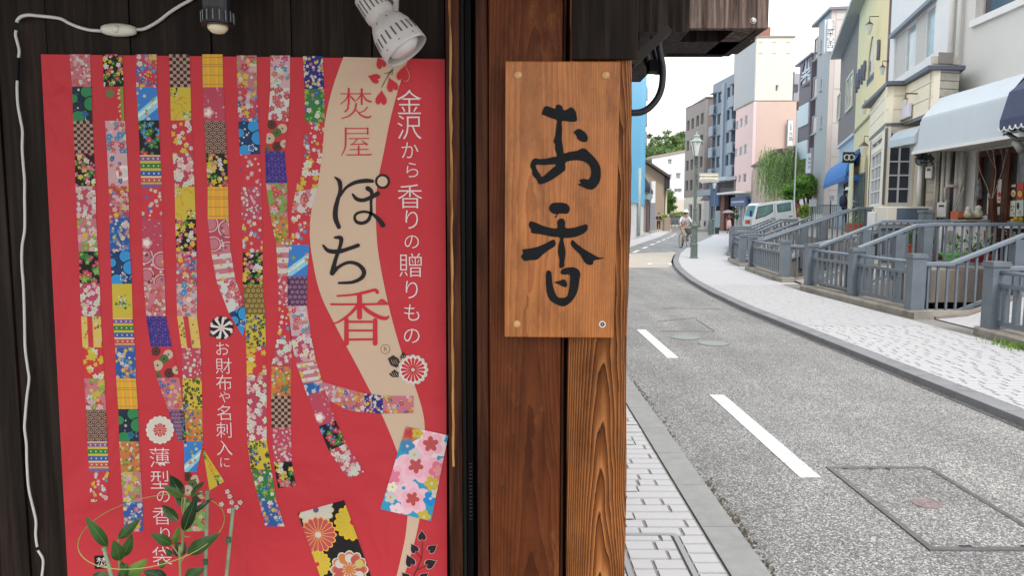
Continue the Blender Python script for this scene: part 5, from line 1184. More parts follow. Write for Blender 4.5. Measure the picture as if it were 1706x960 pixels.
# R7 blue grey block
b7, F7, S7, sf7, zt7b = block('blue_grey_building', 'blue grey apartment block with recessed windows and dark ground floor', 1223, 67, 1184, -.06, 125, None, None, 5)
M_BG = mat('blue_grey_cladding', (.20, .26, .33), .6, var=.05, scale=1); M_BGL = mat('light_blue_grey_cladding', (.26, .33, .41), .6, var=.04, scale=1)
zf7 = lambda v, u=1200: F7.sz(u, v)[1]
zl = F7.sz(1222, 294)[1]; hz = []
nfl = 4; fh = (zt7b-.9-zl)/nfl
for i in range(nfl):
    zb_ = zl+.35+fh*i
    for f0_, f1_ in ((.04, .20), (.28, .40), (.62, .78), (.84, .98)): hz.append((sf7*f0_, sf7*f1_, zb_+.7, zb_+fh-.3))
wallgrid(F7, 'front_wall', M_BG, b7, 0, sf7, zl, zt7b, hz, 0, .5)
for k_, h in enumerate(hz): window(F7, b7, *h, t=.45 if k_ % 4 in (0, 3) else .15, fw=.07, mf=plain('slate_win', (.1, .13, .17)) if k_ == 0 else bpy.data.materials['slate_win'], mg=M_GLASS if k_ % 4 in (0, 3) else bpy.data.materials['window_glass'])
for i in range(nfl):
    zb_ = zl+.35+fh*i
    for f0_, f1_ in ((.02, .21), (.83, 1.0)): bx(F7, 'balcony_panel', M_BGL, b7, sf7*f0_, sf7*f1_, zb_-.25, zb_+.68, -.35, -.25); bx(F7, 'balcony_hood', M_BG, b7, sf7*f0_, sf7*f1_, zb_+fh-.28, zb_+fh-.18, -.3, -.002)
bx(F7, 'stair_rib', M_BGL, b7, sf7*.47, sf7*.56, zl, zt7b-.3, -.15, -.002)
bx(F7, 'awning_slab', mat('pale_blue_slab', (.45, .55, .62), .5), b7, -.1, sf7+.2, zl-.35, zl-.002, -.9, .5)
bx(F7, 'dark_recess', M_INT, b7, .1, sf7, 0, zl-.36, .6, .8)
bx(F7, 'pillar', mat('brick_red_pillar', (.26, .15, .13), .8), b7, sf7*.35, sf7*.5, 0, zl-.36, -.1, .3); bx(F7, 'pillar', M_BG, b7, sf7*.9, sf7, 0, zl-.36, -.1, .3); bx(F7, 'canopy_slab', M_BGL, b7, -.4, sf7*1.05, 3.35, 3.9, -1.4, .3)
bx(F7, 'blue_panel', mat('deep_blue_panel', (.03, .09, .22), .5), b7, -.2, sf7*.28, 2.3, 4.2, -1.6, -1.45)
bx(S7, 'side_wall', mat('blue_grey_side', (.27, .33, .38), .7, var=.04), b7, .51, 5, 0, zt7b, 0, .25)
xa = S7.sz(1243, 100)[0]; ztp = S7.sz(1246, 68)[1]
ph = thing('stair_tower', 'slim blue grey stair tower behind the cream tower', 'building', S7.P(xa, 0, .3)); bx(S7, 'wall', mat('tower_grey', (.36, .41, .45), .7), ph, xa, xa+2.2, 0, ztp, .3, 3)
for v in (112, 158): a, b = S7.sz(1245, v, .28)[0], S7.sz(1250, v, .28)[0]; z0_, z1_ = S7.sz(1247, v+8, .28)[1], S7.sz(1247, v-6, .28)[1]; window(S7, ph, a, b, z0_, z1_, t=.299, fw=.06, mf=M_WHITE, mg=M_GLASS)
bx(S7, 'roof', M_BG, b7, 0, 5.1, zt7b+.002, zt7b+.15, -.1, sf7*1.0)
mb = MB(); q = F7.P(sf7, zt7b-1.0, -.2); mb.add([q, q+Vector((-2.2, 1.5, -.9)), q+Vector((-2.2, 3, -.9)), q+Vector((0, 3, 0))], [(0, 1, 2, 3)]); mb.build('roof_canopy', M_BGL, b7)
# R8 brown grey block
b8, F8, S8, sf8, zt8 = block('brown_grey_building', 'taupe grey block with narrow windows and white ground floor', 1171, 78, 1140, .0, 166, None, None, 3)
M_TP = mat('taupe_tile', (.25, .235, .235), .75, var=.04, scale=1); M_TPS = mat('brown_side', (.20, .155, .14), .75, var=.05, scale=1)
z8 = F8.sz(1171, 326)[1]; hs = []
fh = (zt8-1.0-z8)/4
for i in range(4):
    for f0_ in (.08, .30, .55, .78): hs.append((sf8*f0_, sf8*(f0_+.13), z8+fh*i+.75, z8+fh*i+fh-.35))
wallgrid(F8, 'front_wall', M_TP, b8, 0, sf8, z8, zt8, hs)
for h in hs: window(F8, b8, *h, t=.2, fw=.07, mf=M_TP, mg=M_GLASS)
bx(S8, 'side_wall', M_TPS, b8, .26, 3.5, z8-.4, zt8, 0, .25)
wallgrid(F8, 'ground_floor_wall', M_WHITE, b8, 0, sf8, 0, z8-.002, [(sf8*.1, sf8*.3, .1, z8-.8), (sf8*.55, sf8*.75, .1, z8-.8)], .05, .3)
for f0_ in (.1, .55): window(F8, b8, sf8*f0_, sf8*(f0_+.2), .1, z8-.8, t=.25, fw=.1, mf=M_WHITE, mg=M_GLASS)
bx(S8, 'roof', M_TPS, b8, 0, 3.6, zt8+.002, zt8+.15, -.1, sf8); bx(S8, 'ground_side_wall', M_WHITE, b8, .31, 3.5, 0, z8-.41, 0.02, .25)
t = thing('grey_awning', 'slanting grey awning on the corner of the taupe block', 'awning', F8.P(0, 3, -1)); mb = MB(); a = Y(1166, 334, 74); b = Y(1196, 321, 74); c_ = Y(1196, 318, 77); d_ = Y(1180, 318, 77); mb.add([a, Y(1190, 335, 74), c_, d_], [(0, 1, 2, 3)]); mb.build('cloth', plain('dark_grey_cloth', (.12, .12, .15)), t)
# white building facing down the street
wb = thing('white_corner_building', 'white three storey building with square windows at the end of the street', 'building', (19.5, 98, 0))
yb = 98; F9 = Fac.__new__(Fac); F9.o = Vector((0, yb, 0)); F9.d = Vector((1, 0, 0)); F9.n = Vector((0, 1, 0))
x0, x1 = Y(1086, 300, yb).x, Y(1143, 300, yb).x; z1 = Y(1110, 263, yb).z; hs = []
for u0, u1, v0, v1 in ((1112.5, 1119.5, 265, 274), (1113, 1119, 290, 300), (1126, 1134, 288, 298), (1111, 1118, 315, 325), (1123, 1136, 314, 321)):
    a, b = Y(u0, v1, yb), Y(u1, v0, yb); hs.append((a.x, b.x, a.z, b.z))
wallgrid(F9, 'wall', M_WHITE, wb, x0, x1, 0, z1, hs, 0, .25)
for h in hs: window(F9, wb, *h, t=.2, fw=.08, mf=M_WHITE, mg=glass_dark('grey_win2', (.2, .22, .25)) if h is hs[0] else bpy.data.materials['grey_win2'], nv=1)
mb = MB(); mb.hexa([(x0-.2, yb-.2, z1+.001), (x1+.2, yb-.2, z1+.9), (x1+.2, yb+6, z1+.9), (x0-.2, yb+6, z1+.001), (x0-.2, yb-.2, z1+.2), (x1+.2, yb-.2, z1+1.1), (x1+.2, yb+6, z1+1.1), (x0-.2, yb+6, z1+.2)]); mb.build('roof', plain('brownish_roof', (.35, .28, .25)), wb)
mb = MB(); mb.add([(x0, yb, z1), (x1, yb, z1), (x1, yb, z1+.9)], [(0, 1, 2)]); mb.build('gable', M_WHITE, wb)
mb = MB(); mb.box(x0, x1, yb-.3, yb-.01, 0, Y(1110, 332, yb).z); mb.build('plinth_wall', mat('beige_base', (.6, .55, .46), .8), wb)
# ---------------------------------------------------------------- left side of the street
L1 = Fac(G(1060, 396).x, G(1060, 396).y, .233, side=-1)
bl = thing('blue_sheeted_building', 'tall building wrapped in bright blue sheeting above a white ground floor on the left side', 'building', L1.P(0, 0))
M_TARP = mat('bright_blue_sheeting', (.12, .50, .80), .5, var=.06, scale=.8, stretch=(1, 1, .3), dirt=(.3, .62, .85), dirtamt=.4, bump=.1)
s0 = -22; s1 = L1.sz(1072, 370)[0]; z1 = L1.sz(1068, 341)[1]
bx(L1, 'ground_floor_wall', M_WHITE, bl, s0, s1, 0, z1, 0, 1); bx(L1, 'sheeting', M_TARP, bl, s0, s1-.3, z1+.002, 17, -.08, 1)
bx(L1, 'end_wall', M_WHITE, bl, s1-.25, s1, z1+.002, 14, .0, 8) if False else bx(L1, 'back_mass', M_WHITE, bl, s0, s1, 0, 16.9, 1.01, 8)
for i, v in enumerate((150, 195, 225)):
    z = L1.sz(1078, v)[1]; a = s1+.02; b_ = bx(L1, 'balcony', plain('grey_balcony%d' % i, (.35, .36, .38)), bl, a, a+1.4, z-.9, z, -.1, 2)
t = thing('green_downpipe', 'thin green grey pipe on the white ground floor wall of the blue sheeted building', 'pipe', L1.P(s1-6, 0, -.2)); q = L1.sz(1064, 380, -.15)[0]; mb = MB(); mb.tube([L1.P(q, .1, -.15), L1.P(q, 4.6, -.15)], .12, 8); mb.build('pipe', plain('sage', (.35, .42, .40)), t, smooth=True)
# small dark roofed shop and tan house
y2 = 66
t2 = thing('small_white_shop', 'low white and grey shop with dark projecting roof between blue sheeting and tan house', 'building', (12, y2, 0))
a, b = Y(1072, 384, y2), Y(1086, 330, y2)
mb = MB(); mb.box(a.x-3, Y(1080, 370, y2).x, y2, y2+4, 0, Y(1, 320, y2).z); mb.build('wall', mat('brown_weathered', (.3, .25, .22), .8), t2)
for u0, u1, v0, v1, m, nm in ((1077, 1082, 330, 386, mat('dark_shutter', (.10, .08, .09), .6), 'shutter'), (1082.5, 1092, 302, 338, M_WHITE, 'upper_panel'), (1083.5, 1091.5, 338, 384, mat('grey_shutter', (.22, .23, .26), .6), 'shutter')):
    a, b = Y(u0, v1, y2-.2), Y(u1, v0, y2-.2); mb = MB(); mb.box(a.x, b.x, y2-.3, y2+3, max(0, a.z), b.z); mb.build(nm, m, t2)
mb = MB(); a = Y(1071, 288, y2-1.2); b = Y(1088, 318, y2-1.2); mb.hexa([(a.x, y2-1.2, a.z-.3), (b.x, y2-1.2, b.z-.3), (b.x, y2+4, b.z-.3), (a.x, y2+4, a.z-.3), (a.x, y2-1.2, a.z), (b.x, y2-1.2, b.z), (b.x, y2+4, b.z), (a.x, y2+4, a.z)]); mb.build('roof', plain('dark_roof', (.05, .05, .07)), t2)
y3 = 76
t3 = thing('tan_house', 'tan rendered house with dark sloping eaves on the left of the street', 'house', (14, y3, 0))
pts = [Y(1062, 385, y3), Y(1107, 385, y3), Y(1107, 294, y3), Y(1073, 271, y3), Y(1062, 268, y3)]; pts = [(p.x, max(p.z, 0)) for p in pts]
mb = MB(); mb.prism(pts, lambda x, z: (x, y3, z), lambda x, z: (x, y3+9, z)); mb.build('wall', mat('tan_render', (.34, .27, .205), .8, var=.05), t3, recalc=True)
mb = MB(); r0, r1 = Y(1068, 266, y3), Y(1114, 293, y3)
mb.hexa([(r0.x, y3-.8, r0.z), (r1.x, y3-.8, r1.z-.25), (r1.x, y3+9.5, r1.z-.25), (r0.x, y3+9.5, r0.z), (r0.x, y3-.8, r0.z+.25), (r1.x, y3-.8, r1.z), (r1.x, y3+9.5, r1.z), (r0.x, y3+9.5, r0.z+.25)]); mb.build('roof', plain('charcoal_roof', (.07, .065, .07)), t3)
a, b = Y(1107.5, 384, y3+.4), Y(1112, 300, y3+.4); mb = MB(); mb.box(a.x, b.x, y3+.4, y3+8, 0, b.z); mb.build('side_wall', M_CREAM, t3)
a = Y(1108, 301, y3-.3); mb = MB(); mb.box(a.x, a.x+.45, y3-.5, y3+3, a.z-.8, a.z+.3); mb.build('gutter_box', M_DARK, t3)
a, b = Y(1104, 384, 72), Y(1114, 372, 72); t = thing('tan_planter_wall', 'low tan wall beside the pedestrian on the left pavement', 'wall', a); mb = MB(); mb.box(Y(1107, 370, 70).x, Y(1117, 370, 70).x, 70, 71, 0, 1.25); mb.build('wall', mat('tan_wall', (.33, .26, .2), .8), t)
# ================================================================ THE WOODEN SHOP WALL
YW, YP, YS_, YPO, YPL = 1.335, 1.322, 1.300, 1.270, 1.245
M_PLANK = wood('dark_stained_plank', (.007, .0042, .0032), (.016, .010, .0075), (.030, .019, .014), .55, gscale=1.2, figure=.7, bump=.35, wear=((.085, .06, .045), .62, .35))
M_JAMB = wood('brown_jamb_wood', (.022, .007, .0035), (.06, .018, .008), (.11, .036, .015), .5, gscale=1.0, bump=.25, wear=((.42, .20, .08), .66, .8))
M_POSTL = cathedral('red_brown_post_wood', (.020, .005, .002), (.088, .021, .006), (.155, .043, .012), .035, 1.5, d0=.06, tilt=.02, spacing=.0042, rough=.5, bump=.25, spec=.16, stain=((.34, .14, .05), .5), amt=.38)
M_POSTR = cathedral('weathered_cedar', (.045, .012, .004), (.245, .080, .020), (.48, .20, .068), .158, 1.23, d0=.046, tilt=.026, spacing=.0030, rough=.55, bump=.9, spec=.15, stain=((.06, .018, .007), .75))
M_PLATE = cathedral('varnished_plate_wood', (.20, .058, .015), (.37, .118, .030), (.52, .20, .058), .03, 1.6, d0=.09, tilt=.006, spacing=.0034, rough=.33, bump=.08, spec=.32, stain=((.13, .036, .014), .6), warp=.005, amt=.38)
M_BLK = mat('black_gap_paint', (.005, .005, .006), .6, var=.3, spec=.15)
wall = thing('plank_wall', 'dark stained vertical plank wall of the shop behind the red poster', 'wall', (-.4, YW, 0))
ZB, ZT = 0.0, 2.45
def at(u, y, v=480): return Y(u, v, y).x
edges = [-700, -570, -440, -310, -165, -30, 20, 102, 237, 367, 497, 627, 745]
for i, (u0, u1) in enumerate(zip(edges, edges[1:])):
    x0, x1 = at(u0, YW), at(u1, YW); mb = MB(); dy = random.uniform(-.0025, .0025)
    mb.box(x0+.0009, x1-.0009, YW+dy, YW+.02, ZB, ZT); mb.build('plank', M_PLANK, wall, bevel=.0012)
mb = MB(); mb.box(at(-700, YW), at(745, YW), YW+.021, YW+.05, ZB, ZT); mb.build('backing', M_BLK, wall)
# jambs
jb = thing('door_jamb', 'dark wooden jamb strips and black sliding track between poster and corner post', 'jamb', (at(765, YS_), YS_, 0))
mb = MB(); mb.box(at(745.5, YS_), at(768, YS_), YS_, YW+.03, ZB, ZT); mb.build('jamb_strip', M_JAMB, jb, bevel=.0015)
mb = MB(); x0, x1 = at(750.5, YS_-.003), at(756, YS_-.003)
pts = []
rj = random.Random(9)
z = 1.05; L_, R_ = [], []
while z < ZT: L_.append((x0+rj.uniform(0, .0016), z)); R_.append((x1-rj.uniform(0, .0022), z)); z += .025
mb.prism(L_+R_[::-1], lambda x, z: (x, YS_-.0015, z), lambda x, z: (x, YS_-.0004, z)); mb.build('painted_lit_edge', wood('lit_edge_orange', (.16, .06, .02), (.42, .19, .06), (.6, .32, .12), .5, gscale=1.5), jb, recalc=True)  # orange light along the jamb edge, put into this strip's colour
mb = MB(); mb.box(at(768.5, 1.33), at(775, 1.33), 1.33, 1.40, ZB, ZT); mb.build('track_strip', plain('dark_green_grey_strip', (.022, .026, .023), .5, spec=.2), jb)
mb = MB(); mb.box(at(770, 1.41), at(800, 1.41), 1.42, 1.43, ZB, ZT); mb.build('dark_recess', M_BLK, jb)
mb = MB(); mb.box(at(777, 1.36), at(787, 1.36), 1.355, 1.41, ZB, ZT); mb.build('black_track', plain('black_track', (.006, .006, .007), .5, spec=.2), jb)
for i in range(16):
    z = Y(780, 775+i*6.2, 1.35).z; mb = MB(); mb.box(at(780, 1.35), at(785, 1.35), 1.3525, 1.3545, z, z+.0025); mb.build('brush_seal_tuft', plain('grey_tuft', (.09, .09, .09)) if i == 0 else bpy.data.materials['grey_tuft'], jb)
# corner post
po = thing('corner_post', 'weathered red brown wooden corner post of two boards carrying the name plate', 'post', (at(920, YPO), YPO, 0))
def slab(u0, u1, y0, y1, m, nm, z0=ZB, z1=ZT, bev=.0025, par=None, lean=0):
    mb = MB(); x0, x1 = at(u0, y0), at(u1, y0); mb.box(x0, x1, y0, y1, z0, z1); return mb.build(nm, m, par or po, bevel=bev)
slab(794, 814, YPO+.012, YPO+.16, M_JAMB, 'edge_strip')
slab(815.2, 935, YPO+.006, YPO+.16, M_POSTL, 'left_board')
slab(935.5, 941, YPO+.010, YPO+.16, M_JAMB, 'bead')
slab(941.3, 947.2, YPO+.030, YPO+.16, M_BLK, 'groove')
# right board with an uneven weathered arris: subdivided front with a ragged, worn outer edge
mb = MB(); rr = random.Random(21); x0, x1 = at(947.5, YPO), .2035
n = 90; cols = [0, .5, .72, .82, .90, .95, .985, 1.0]; dep = [0, 0, .0, .0015, .004, .0075, .014, .030]
vs = []; fs = []
for i in range(n+1):
    z = ZB+(ZT-ZB)*i/n; wv = .0012*math.sin(z*9)+rr.uniform(-.0006, .0006)
    for c, d in zip(cols, dep): vs.append((x0+(x1-x0)*c+(wv if c > .7 else 0), YPO-.003+d*(1+.35*math.sin(z*14+c*9))+(rr.uniform(-.0005, .0005) if c > .75 else 0), z))
    vs.append((x1+wv, YPO+.16, z)); vs.append((x0, YPO+.16, z))
k = len(cols)+2
for i in range(n):
    for j in range(k): fs.append((i*k+j, i*k+(j+1) % k, (i+1)*k+(j+1) % k, (i+1)*k+j))
mb.add(vs, fs); mb.build('right_board', M_POSTR, po, recalc=True, smooth=False)
slab(950, 1056, YPO-.012, YPO-.0035, M_PLANK, 'upper_board', z0=Y(0, 99, YPO-.012).z, z1=ZT, bev=.002)
bw = thing('shop_side_wall', 'dark timber side wall of the shop running back from the corner post', 'wall', (.1, 3, 0)); mb = MB(); mb.box(-2, .12, YPO+.17, 12, 0, 2.9) if False else mb.box(-2.2, .12, 1.46, 12, 0, 2.9); mb.build('wall', M_PLANK, bw)
mb = MB(); mb.box(-2.2, .12, 1.455, 1.459, 0, 2.9) if False else None
nb_ = thing('neighbour_house', 'low pale plastered house standing behind the wooden shop on the left pavement', 'house', (-.8, 12.5, 0)); W0 = Fac(.0, 12.2, .02, side=-1)
hs = [(1.2, 2.8, 1.0, 2.2), (4.2, 5.2, .05, 2.1), (6.6, 8.4, 1.0, 2.2), (1.2, 2.8, 3.3, 4.4), (6.6, 8.4, 3.3, 4.4)]
wallgrid(W0, 'wall', mat('pale_plaster', (.50, .48, .43), .8, dirt=(.3, .28, .24), dirtamt=.5), nb_, 0, 9.6, 0, 5.4, hs)
for h in hs: window(W0, nb_, *h, t=.12, fw=.06, mf=M_DARK, mg=M_GLASS, nv=1)
bx(W0, 'back_mass', bpy.data.materials['pale_plaster'], nb_, 0, 9.6, 0, 5.39, .26, 6); bx(W0, 'roof', plain('dark_tile', (.06, .06, .065)), nb_, -.3, 9.9, 5.41, 5.65, -.5, 6.3)
# shop eave: the roof over the wall that keeps its upper part in shade
ev = thing('shop_eave', 'dark timber eave of the shop above the plank wall', 'eave', (-.6, .9, 2.46))
mb = MB(); mb.hexa([(-2.5, .12, 2.31), (.55, .12, 2.31), (.55, 1.6, 2.52), (-2.5, 1.6, 2.52), (-2.5, .12, 2.35), (.55, .12, 2.35), (.55, 1.6, 2.56), (-2.5, 1.6, 2.56)]); mb.build('soffit', M_PLANK, ev)
mb = MB(); mb.box(-2.5, .56, .08, .115, 2.25, 2.40); mb.build('fascia', M_PLANK, ev)
# wooden box at upper right, hung from the eave beam
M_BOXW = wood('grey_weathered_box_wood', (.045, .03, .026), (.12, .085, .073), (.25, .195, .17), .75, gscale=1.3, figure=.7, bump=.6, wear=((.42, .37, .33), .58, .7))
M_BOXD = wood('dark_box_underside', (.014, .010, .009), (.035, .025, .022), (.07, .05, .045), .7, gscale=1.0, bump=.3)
yb_ = 1.9; p0 = Y(1091, 47, yb_); p1 = Y(1280, 48, yb_); yb2 = yb_*(1278-853)/(1214-853)
bxn = thing('wooden_utility_box', 'weathered wooden box with a hollow underside jutting out at the top right of the post', 'box', (p0.x, yb_, p0.z))
zt_ = 2.6; zb_ = p0.z
mb = MB(); mb.box(p0.x, p1.x, yb_, yb_+.022, zb_, zt_); mb.build('front_board', M_BOXW, bxn, bevel=.002)
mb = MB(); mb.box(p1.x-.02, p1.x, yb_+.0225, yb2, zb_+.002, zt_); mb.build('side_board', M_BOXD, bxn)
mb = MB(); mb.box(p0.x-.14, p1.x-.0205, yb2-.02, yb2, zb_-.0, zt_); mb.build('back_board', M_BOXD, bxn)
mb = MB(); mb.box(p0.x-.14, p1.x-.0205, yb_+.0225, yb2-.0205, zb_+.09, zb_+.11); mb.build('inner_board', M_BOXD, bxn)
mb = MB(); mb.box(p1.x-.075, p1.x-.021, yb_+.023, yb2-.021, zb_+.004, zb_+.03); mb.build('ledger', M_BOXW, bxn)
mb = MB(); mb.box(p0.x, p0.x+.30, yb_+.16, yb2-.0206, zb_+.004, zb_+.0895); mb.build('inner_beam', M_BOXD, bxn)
for u, v in ((1106, 25), (1255, 34)):
    c = Y(u, v, yb_); mb = MB(); mb.lathe([(.0001, .004), (.0045, .0035), (.0065, 0), (.0075, 0), (.0075, -.001)], (0, 0, 0), 12, Matrix.Rotation(math.pi/2, 3, 'X')); 
    mb.v = [(c.x+x, yb_-.001+y, c.z+z) for x, y, z in mb.v]; mb.build('screw', plain('bright_screw', (.5, .48, .45), .3, .8), bxn)
brk = thing('eave_bracket', 'dark beams and diagonal metal strap between post and wooden box', 'bracket', (.25, 1.7, 1.95))
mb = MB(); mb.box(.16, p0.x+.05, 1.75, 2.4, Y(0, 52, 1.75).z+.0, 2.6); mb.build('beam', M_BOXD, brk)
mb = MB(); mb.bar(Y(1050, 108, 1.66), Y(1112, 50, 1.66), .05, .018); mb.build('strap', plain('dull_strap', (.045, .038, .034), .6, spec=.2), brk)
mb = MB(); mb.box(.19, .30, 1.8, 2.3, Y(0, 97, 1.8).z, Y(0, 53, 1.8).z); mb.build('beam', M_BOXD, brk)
cd = thing('black_conduit', 'black corrugated cable curving from under the wooden box back to the post', 'cable', Y(1057, 187, 1.7))
mb = MB()
cpts = [(1050, 188), (1066, 187), (1078, 182), (1089, 172), (1097, 160), (1102, 146), (1104, 130), (1104, 112), (1101, 95), (1098, 78), (1098, 58)]
def smooth(pts, n=6):
    P = [Vector(p) for p in pts]; out = []
    for i in range(len(P)-1):
        a, b, c, d = P[max(i-1, 0)], P[i], P[i+1], P[min(i+2, len(P)-1)]
        for k in range(n):
            t = k/n; out.append(.5*((2*b)+(c-a)*t+(2*a-5*b+4*c-d)*t*t+(-a+3*b-3*c+d)*t**3))
    out.append(P[-1]); return out
pp = smooth([Y(u, v, 1.72) for u, v in cpts], 12); mb.tube(pp, [.0072+.0008*(i % 2) for i in range(len(pp))], 10); mb.build('conduit', plain('black_plastic', (.018, .018, .03), .45), cd, smooth=True)
mb = MB(); mb.tube(smooth([Y(u, v, 1.78) for u, v in ((1076, 90), (1080, 104), (1087, 115), (1096, 118), (1102, 112))], 5), .009, 8); mb.build('conduit', bpy.data.materials['black_plastic'], cd, smooth=True)
mb = MB(); mb.tube(smooth([Y(u, v, 1.75) for u, v in ((1088, 60), (1089, 80), (1094, 100), (1099, 118), (1103, 122))], 5), .0065, 8); mb.build('conduit', bpy.data.materials['black_plastic'], cd, smooth=True)
c = Y(1093, 112, 1.76); mb = MB(); mb.box(c.x-.018, c.x+.012, 1.74, 1.78, c.z-.012, c.z+.014); mb.build('clip', M_BLK, cd)

# ---------------------------------------------------------------- name plate
pl = thing('name_plate', 'varnished wooden name plate with two large black brush characters', 'sign', Y(932, 330, YPL))
PLP = lambda u, v, d=0: Y(u, v, YPL-d)
mb = MB(); q = [(842, 101), (1034, 102), (1022.5, 563.5), (840.5, 562)]
mb.prism(q, lambda u, v: PLP(u, v), lambda u, v: PLP(u, v)+Vector((0, .0215, 0))); mb.build('board', M_PLATE, pl, recalc=True, bevel=.0018)
M_SUMI = mat('black_carved_paint', (.007, .008, .010), .6, var=.5, scale=60, bump=.12, bscale=90, spec=.18)
def zc(sc, ox, oy): return lambda p: (ox+p[0]/sc, oy+p[1]/sc)
Z1 = zc(5.331, 860, 160); Z2 = zc(5.05, 860, 330)
def soften(loop, n=3):
    P = [Vector(p) for p in loop]; m = len(P); out = []
    for i in range(m):
        a, b, c, d = P[i-1], P[i], P[(i+1) % m], P[(i+2) % m]
        for k in range(n):
            t = k/n; v = .5*((2*b)+(c-a)*t+(2*a-5*b+4*c-d)*t*t+(-a+3*b-3*c+d)*t**3); out.append((v.x, v.y))
    return out
glyphs = [
 (Z1, [(228,150),(250,95),(285,90),(345,110),(355,80),(385,75),(410,95),(418,122),(450,118),(490,97),(525,130),(537,175),(535,222),(470,225),(408,222),(408,290),(405,380),(418,470),(425,508),(470,495),(540,485),(580,465),(615,468),(650,500),(700,550),(740,610),(752,680),(745,750),(715,800),(680,828),(640,828),(600,812),(545,782),(575,775),(562,745),(600,735),(640,740),(660,715),(665,670),(655,625),(620,590),(570,572),(510,570),(440,588),(437,650),(400,685),(330,735),(260,770),(205,782),(180,740),(145,700),(140,655),(125,625),(135,580),(165,552),(200,558),(260,555),(330,540),(362,530),(345,470),(345,430),(332,400),(345,355),(355,270),(360,213),(310,195),(260,172),(235,165)], [(172,615),(250,612),(352,608),(300,660),(235,715),(215,700)]),
 (Z1, [(512,320),(545,292),(575,295),(620,330),(637,370),(625,402),(590,405),(550,385),(530,345)], None),
 (Z2, [(275,85),(300,45),(350,38),(400,40),(440,60),(450,100),(430,130),(380,130),(355,135),(335,165),(325,160),(340,138),(300,125)], None),
 (Z2, [(105,230),(118,195),(160,205),(230,235),(300,252),(345,252),(345,200),(365,175),(395,175),(412,200),(415,250),(480,250),(550,230),(590,220),(603,245),(585,285),(520,320),(450,335),(400,338),(403,380),(412,430),(415,470),(405,540),(405,575),(375,592),(362,570),(365,520),(352,460),(355,400),(368,335),(300,325),(210,305),(130,293),(125,265)], None),
 (Z2, [(40,490),(60,465),(52,435),(110,425),(180,410),(250,380),(310,350),(330,370),(325,405),(270,440),(225,475),(175,518),(120,522),(75,530),(55,515)], None),
 (Z2, [(460,370),(475,352),(510,385),(570,430),(640,470),(690,498),(740,503),(705,515),(655,525),(645,555),(615,563),(575,540),(540,480),(490,430),(465,400)], None),
 (Z2, [(255,615),(290,618),(300,660),(305,720),(325,790),(350,835),(390,840),(425,830),(440,790),(450,720),(450,648),(400,645),(375,635),(380,605),(420,588),(480,583),(520,600),(540,640),(530,700),(520,770),(495,830),(450,885),(400,912),(350,900),(290,865),(258,800),(250,700)], None),
 (Z2, [(318,710),(360,698),(400,685),(425,710),(425,748),(390,745),(355,725)], None)]
for zf_, out_, hole in glyphs:
    lo_ = [soften([zf_(p) for p in out_])]
    if hole: lo_.append(soften([zf_(p) for p in hole])[::-1])
    mb = MB(); mb.poly(lo_, lambda u, v: PLP(u, v, .0012))
    for l in lo_:
        k = len(l); vs = [PLP(u, v, .0012) for u, v in l]+[PLP(u, v, -.0003) for u, v in l]; mb.add(vs, [(i, (i+1) % k, k+(i+1) % k, k+i) for i in range(k)])
    mb.build('brush_stroke', M_SUMI, pl, recalc=False)
M_PLUG = mat('pale_wood_plug', (.62, .36, .15), .4, var=.15, scale=40)
def dome(u, v, r, m, nm, par, y):
    c = Y(u, v, y); mb = MB(); mb.lathe([(0, .004), (r*.6, .0034), (r*.92, .0018), (r, -.001)], (0, 0, 0), 18, Matrix.Rotation(math.pi/2, 3, 'X')); mb.v = [(c.x+x, c.y+y_, c.z+z) for x, y_, z in mb.v]; mb.build(nm, m, par, smooth=True)
for u, v in ((863, 125), (1009, 125), (861, 540)): dome(u, v, .0068, M_PLUG, 'wood_plug', pl, YPL)
c = Y(1003.5, 540.5, YPL)
for r0, r1, z0, m, nm in ((.0058, .0036, .0012, plain('white_washer', (.75, .75, .75), .3), 'washer'), (.0036, 0, .0016, plain('dark_screw_hole', (.05, .05, .055), .3, .5), 'screw_socket')):
    mb = MB(); mb.lathe([(r0, -.001), (r0, z0), (r1, z0)], (0, 0, 0), 18, Matrix.Rotation(math.pi/2, 3, 'X')); mb.v = [(c.x+x, c.y+y_, c.z+z) for x, y_, z in mb.v]; mb.build(nm, m, pl)
mb = MB(); mb.lathe([(0, .0022), (.0014, .002), (.0014, -.001)], (0, 0, 0), 10, Matrix.Rotation(math.pi/2, 3, 'X')); mb.v = [(c.x+x, c.y+y_, c.z+z) for x, y_, z in mb.v]; mb.build('screw_head', plain('grey_screw', (.4, .4, .4), .3, .6), pl)

# ---------------------------------------------------------------- cable with switch
M_CABLE = mat('white_cable_plastic', (.62, .61, .58), .4, var=.08, scale=30)
cb = thing('lamp_cable', 'white twin cable with inline switch draped over the planks left of and above the poster', 'cable', Y(30, 60, YW-.006))
YC = YW-.006
def cable(pts, r=.0021):
    p = smooth([Y(u, v, YC-(dd if len(q) > 2 else 0)) for q in pts for (u, v, dd) in [(q[0], q[1], q[2] if len(q) > 2 else 0)]], 8)
    mb = MB(); mb.tube(p, r, 7); return mb.build('cable', M_CABLE, cb, smooth=True)
cable([(28, 37), (30, 32), (36, 27, .004), (48, 24.5, .004), (65, 26, .003), (85, 28, .002), (102, 31), (115, 38), (132, 45), (150, 49.5), (169, 51)], .0029)
cable([(227, 48.5), (238, 48), (250, 43), (265, 34), (283, 20), (300, 9), (322, -4), (345, -25)], .0029)
cable([(27, 50), (26, 58), (29, 70), (32, 84), (31, 96)], .0024)
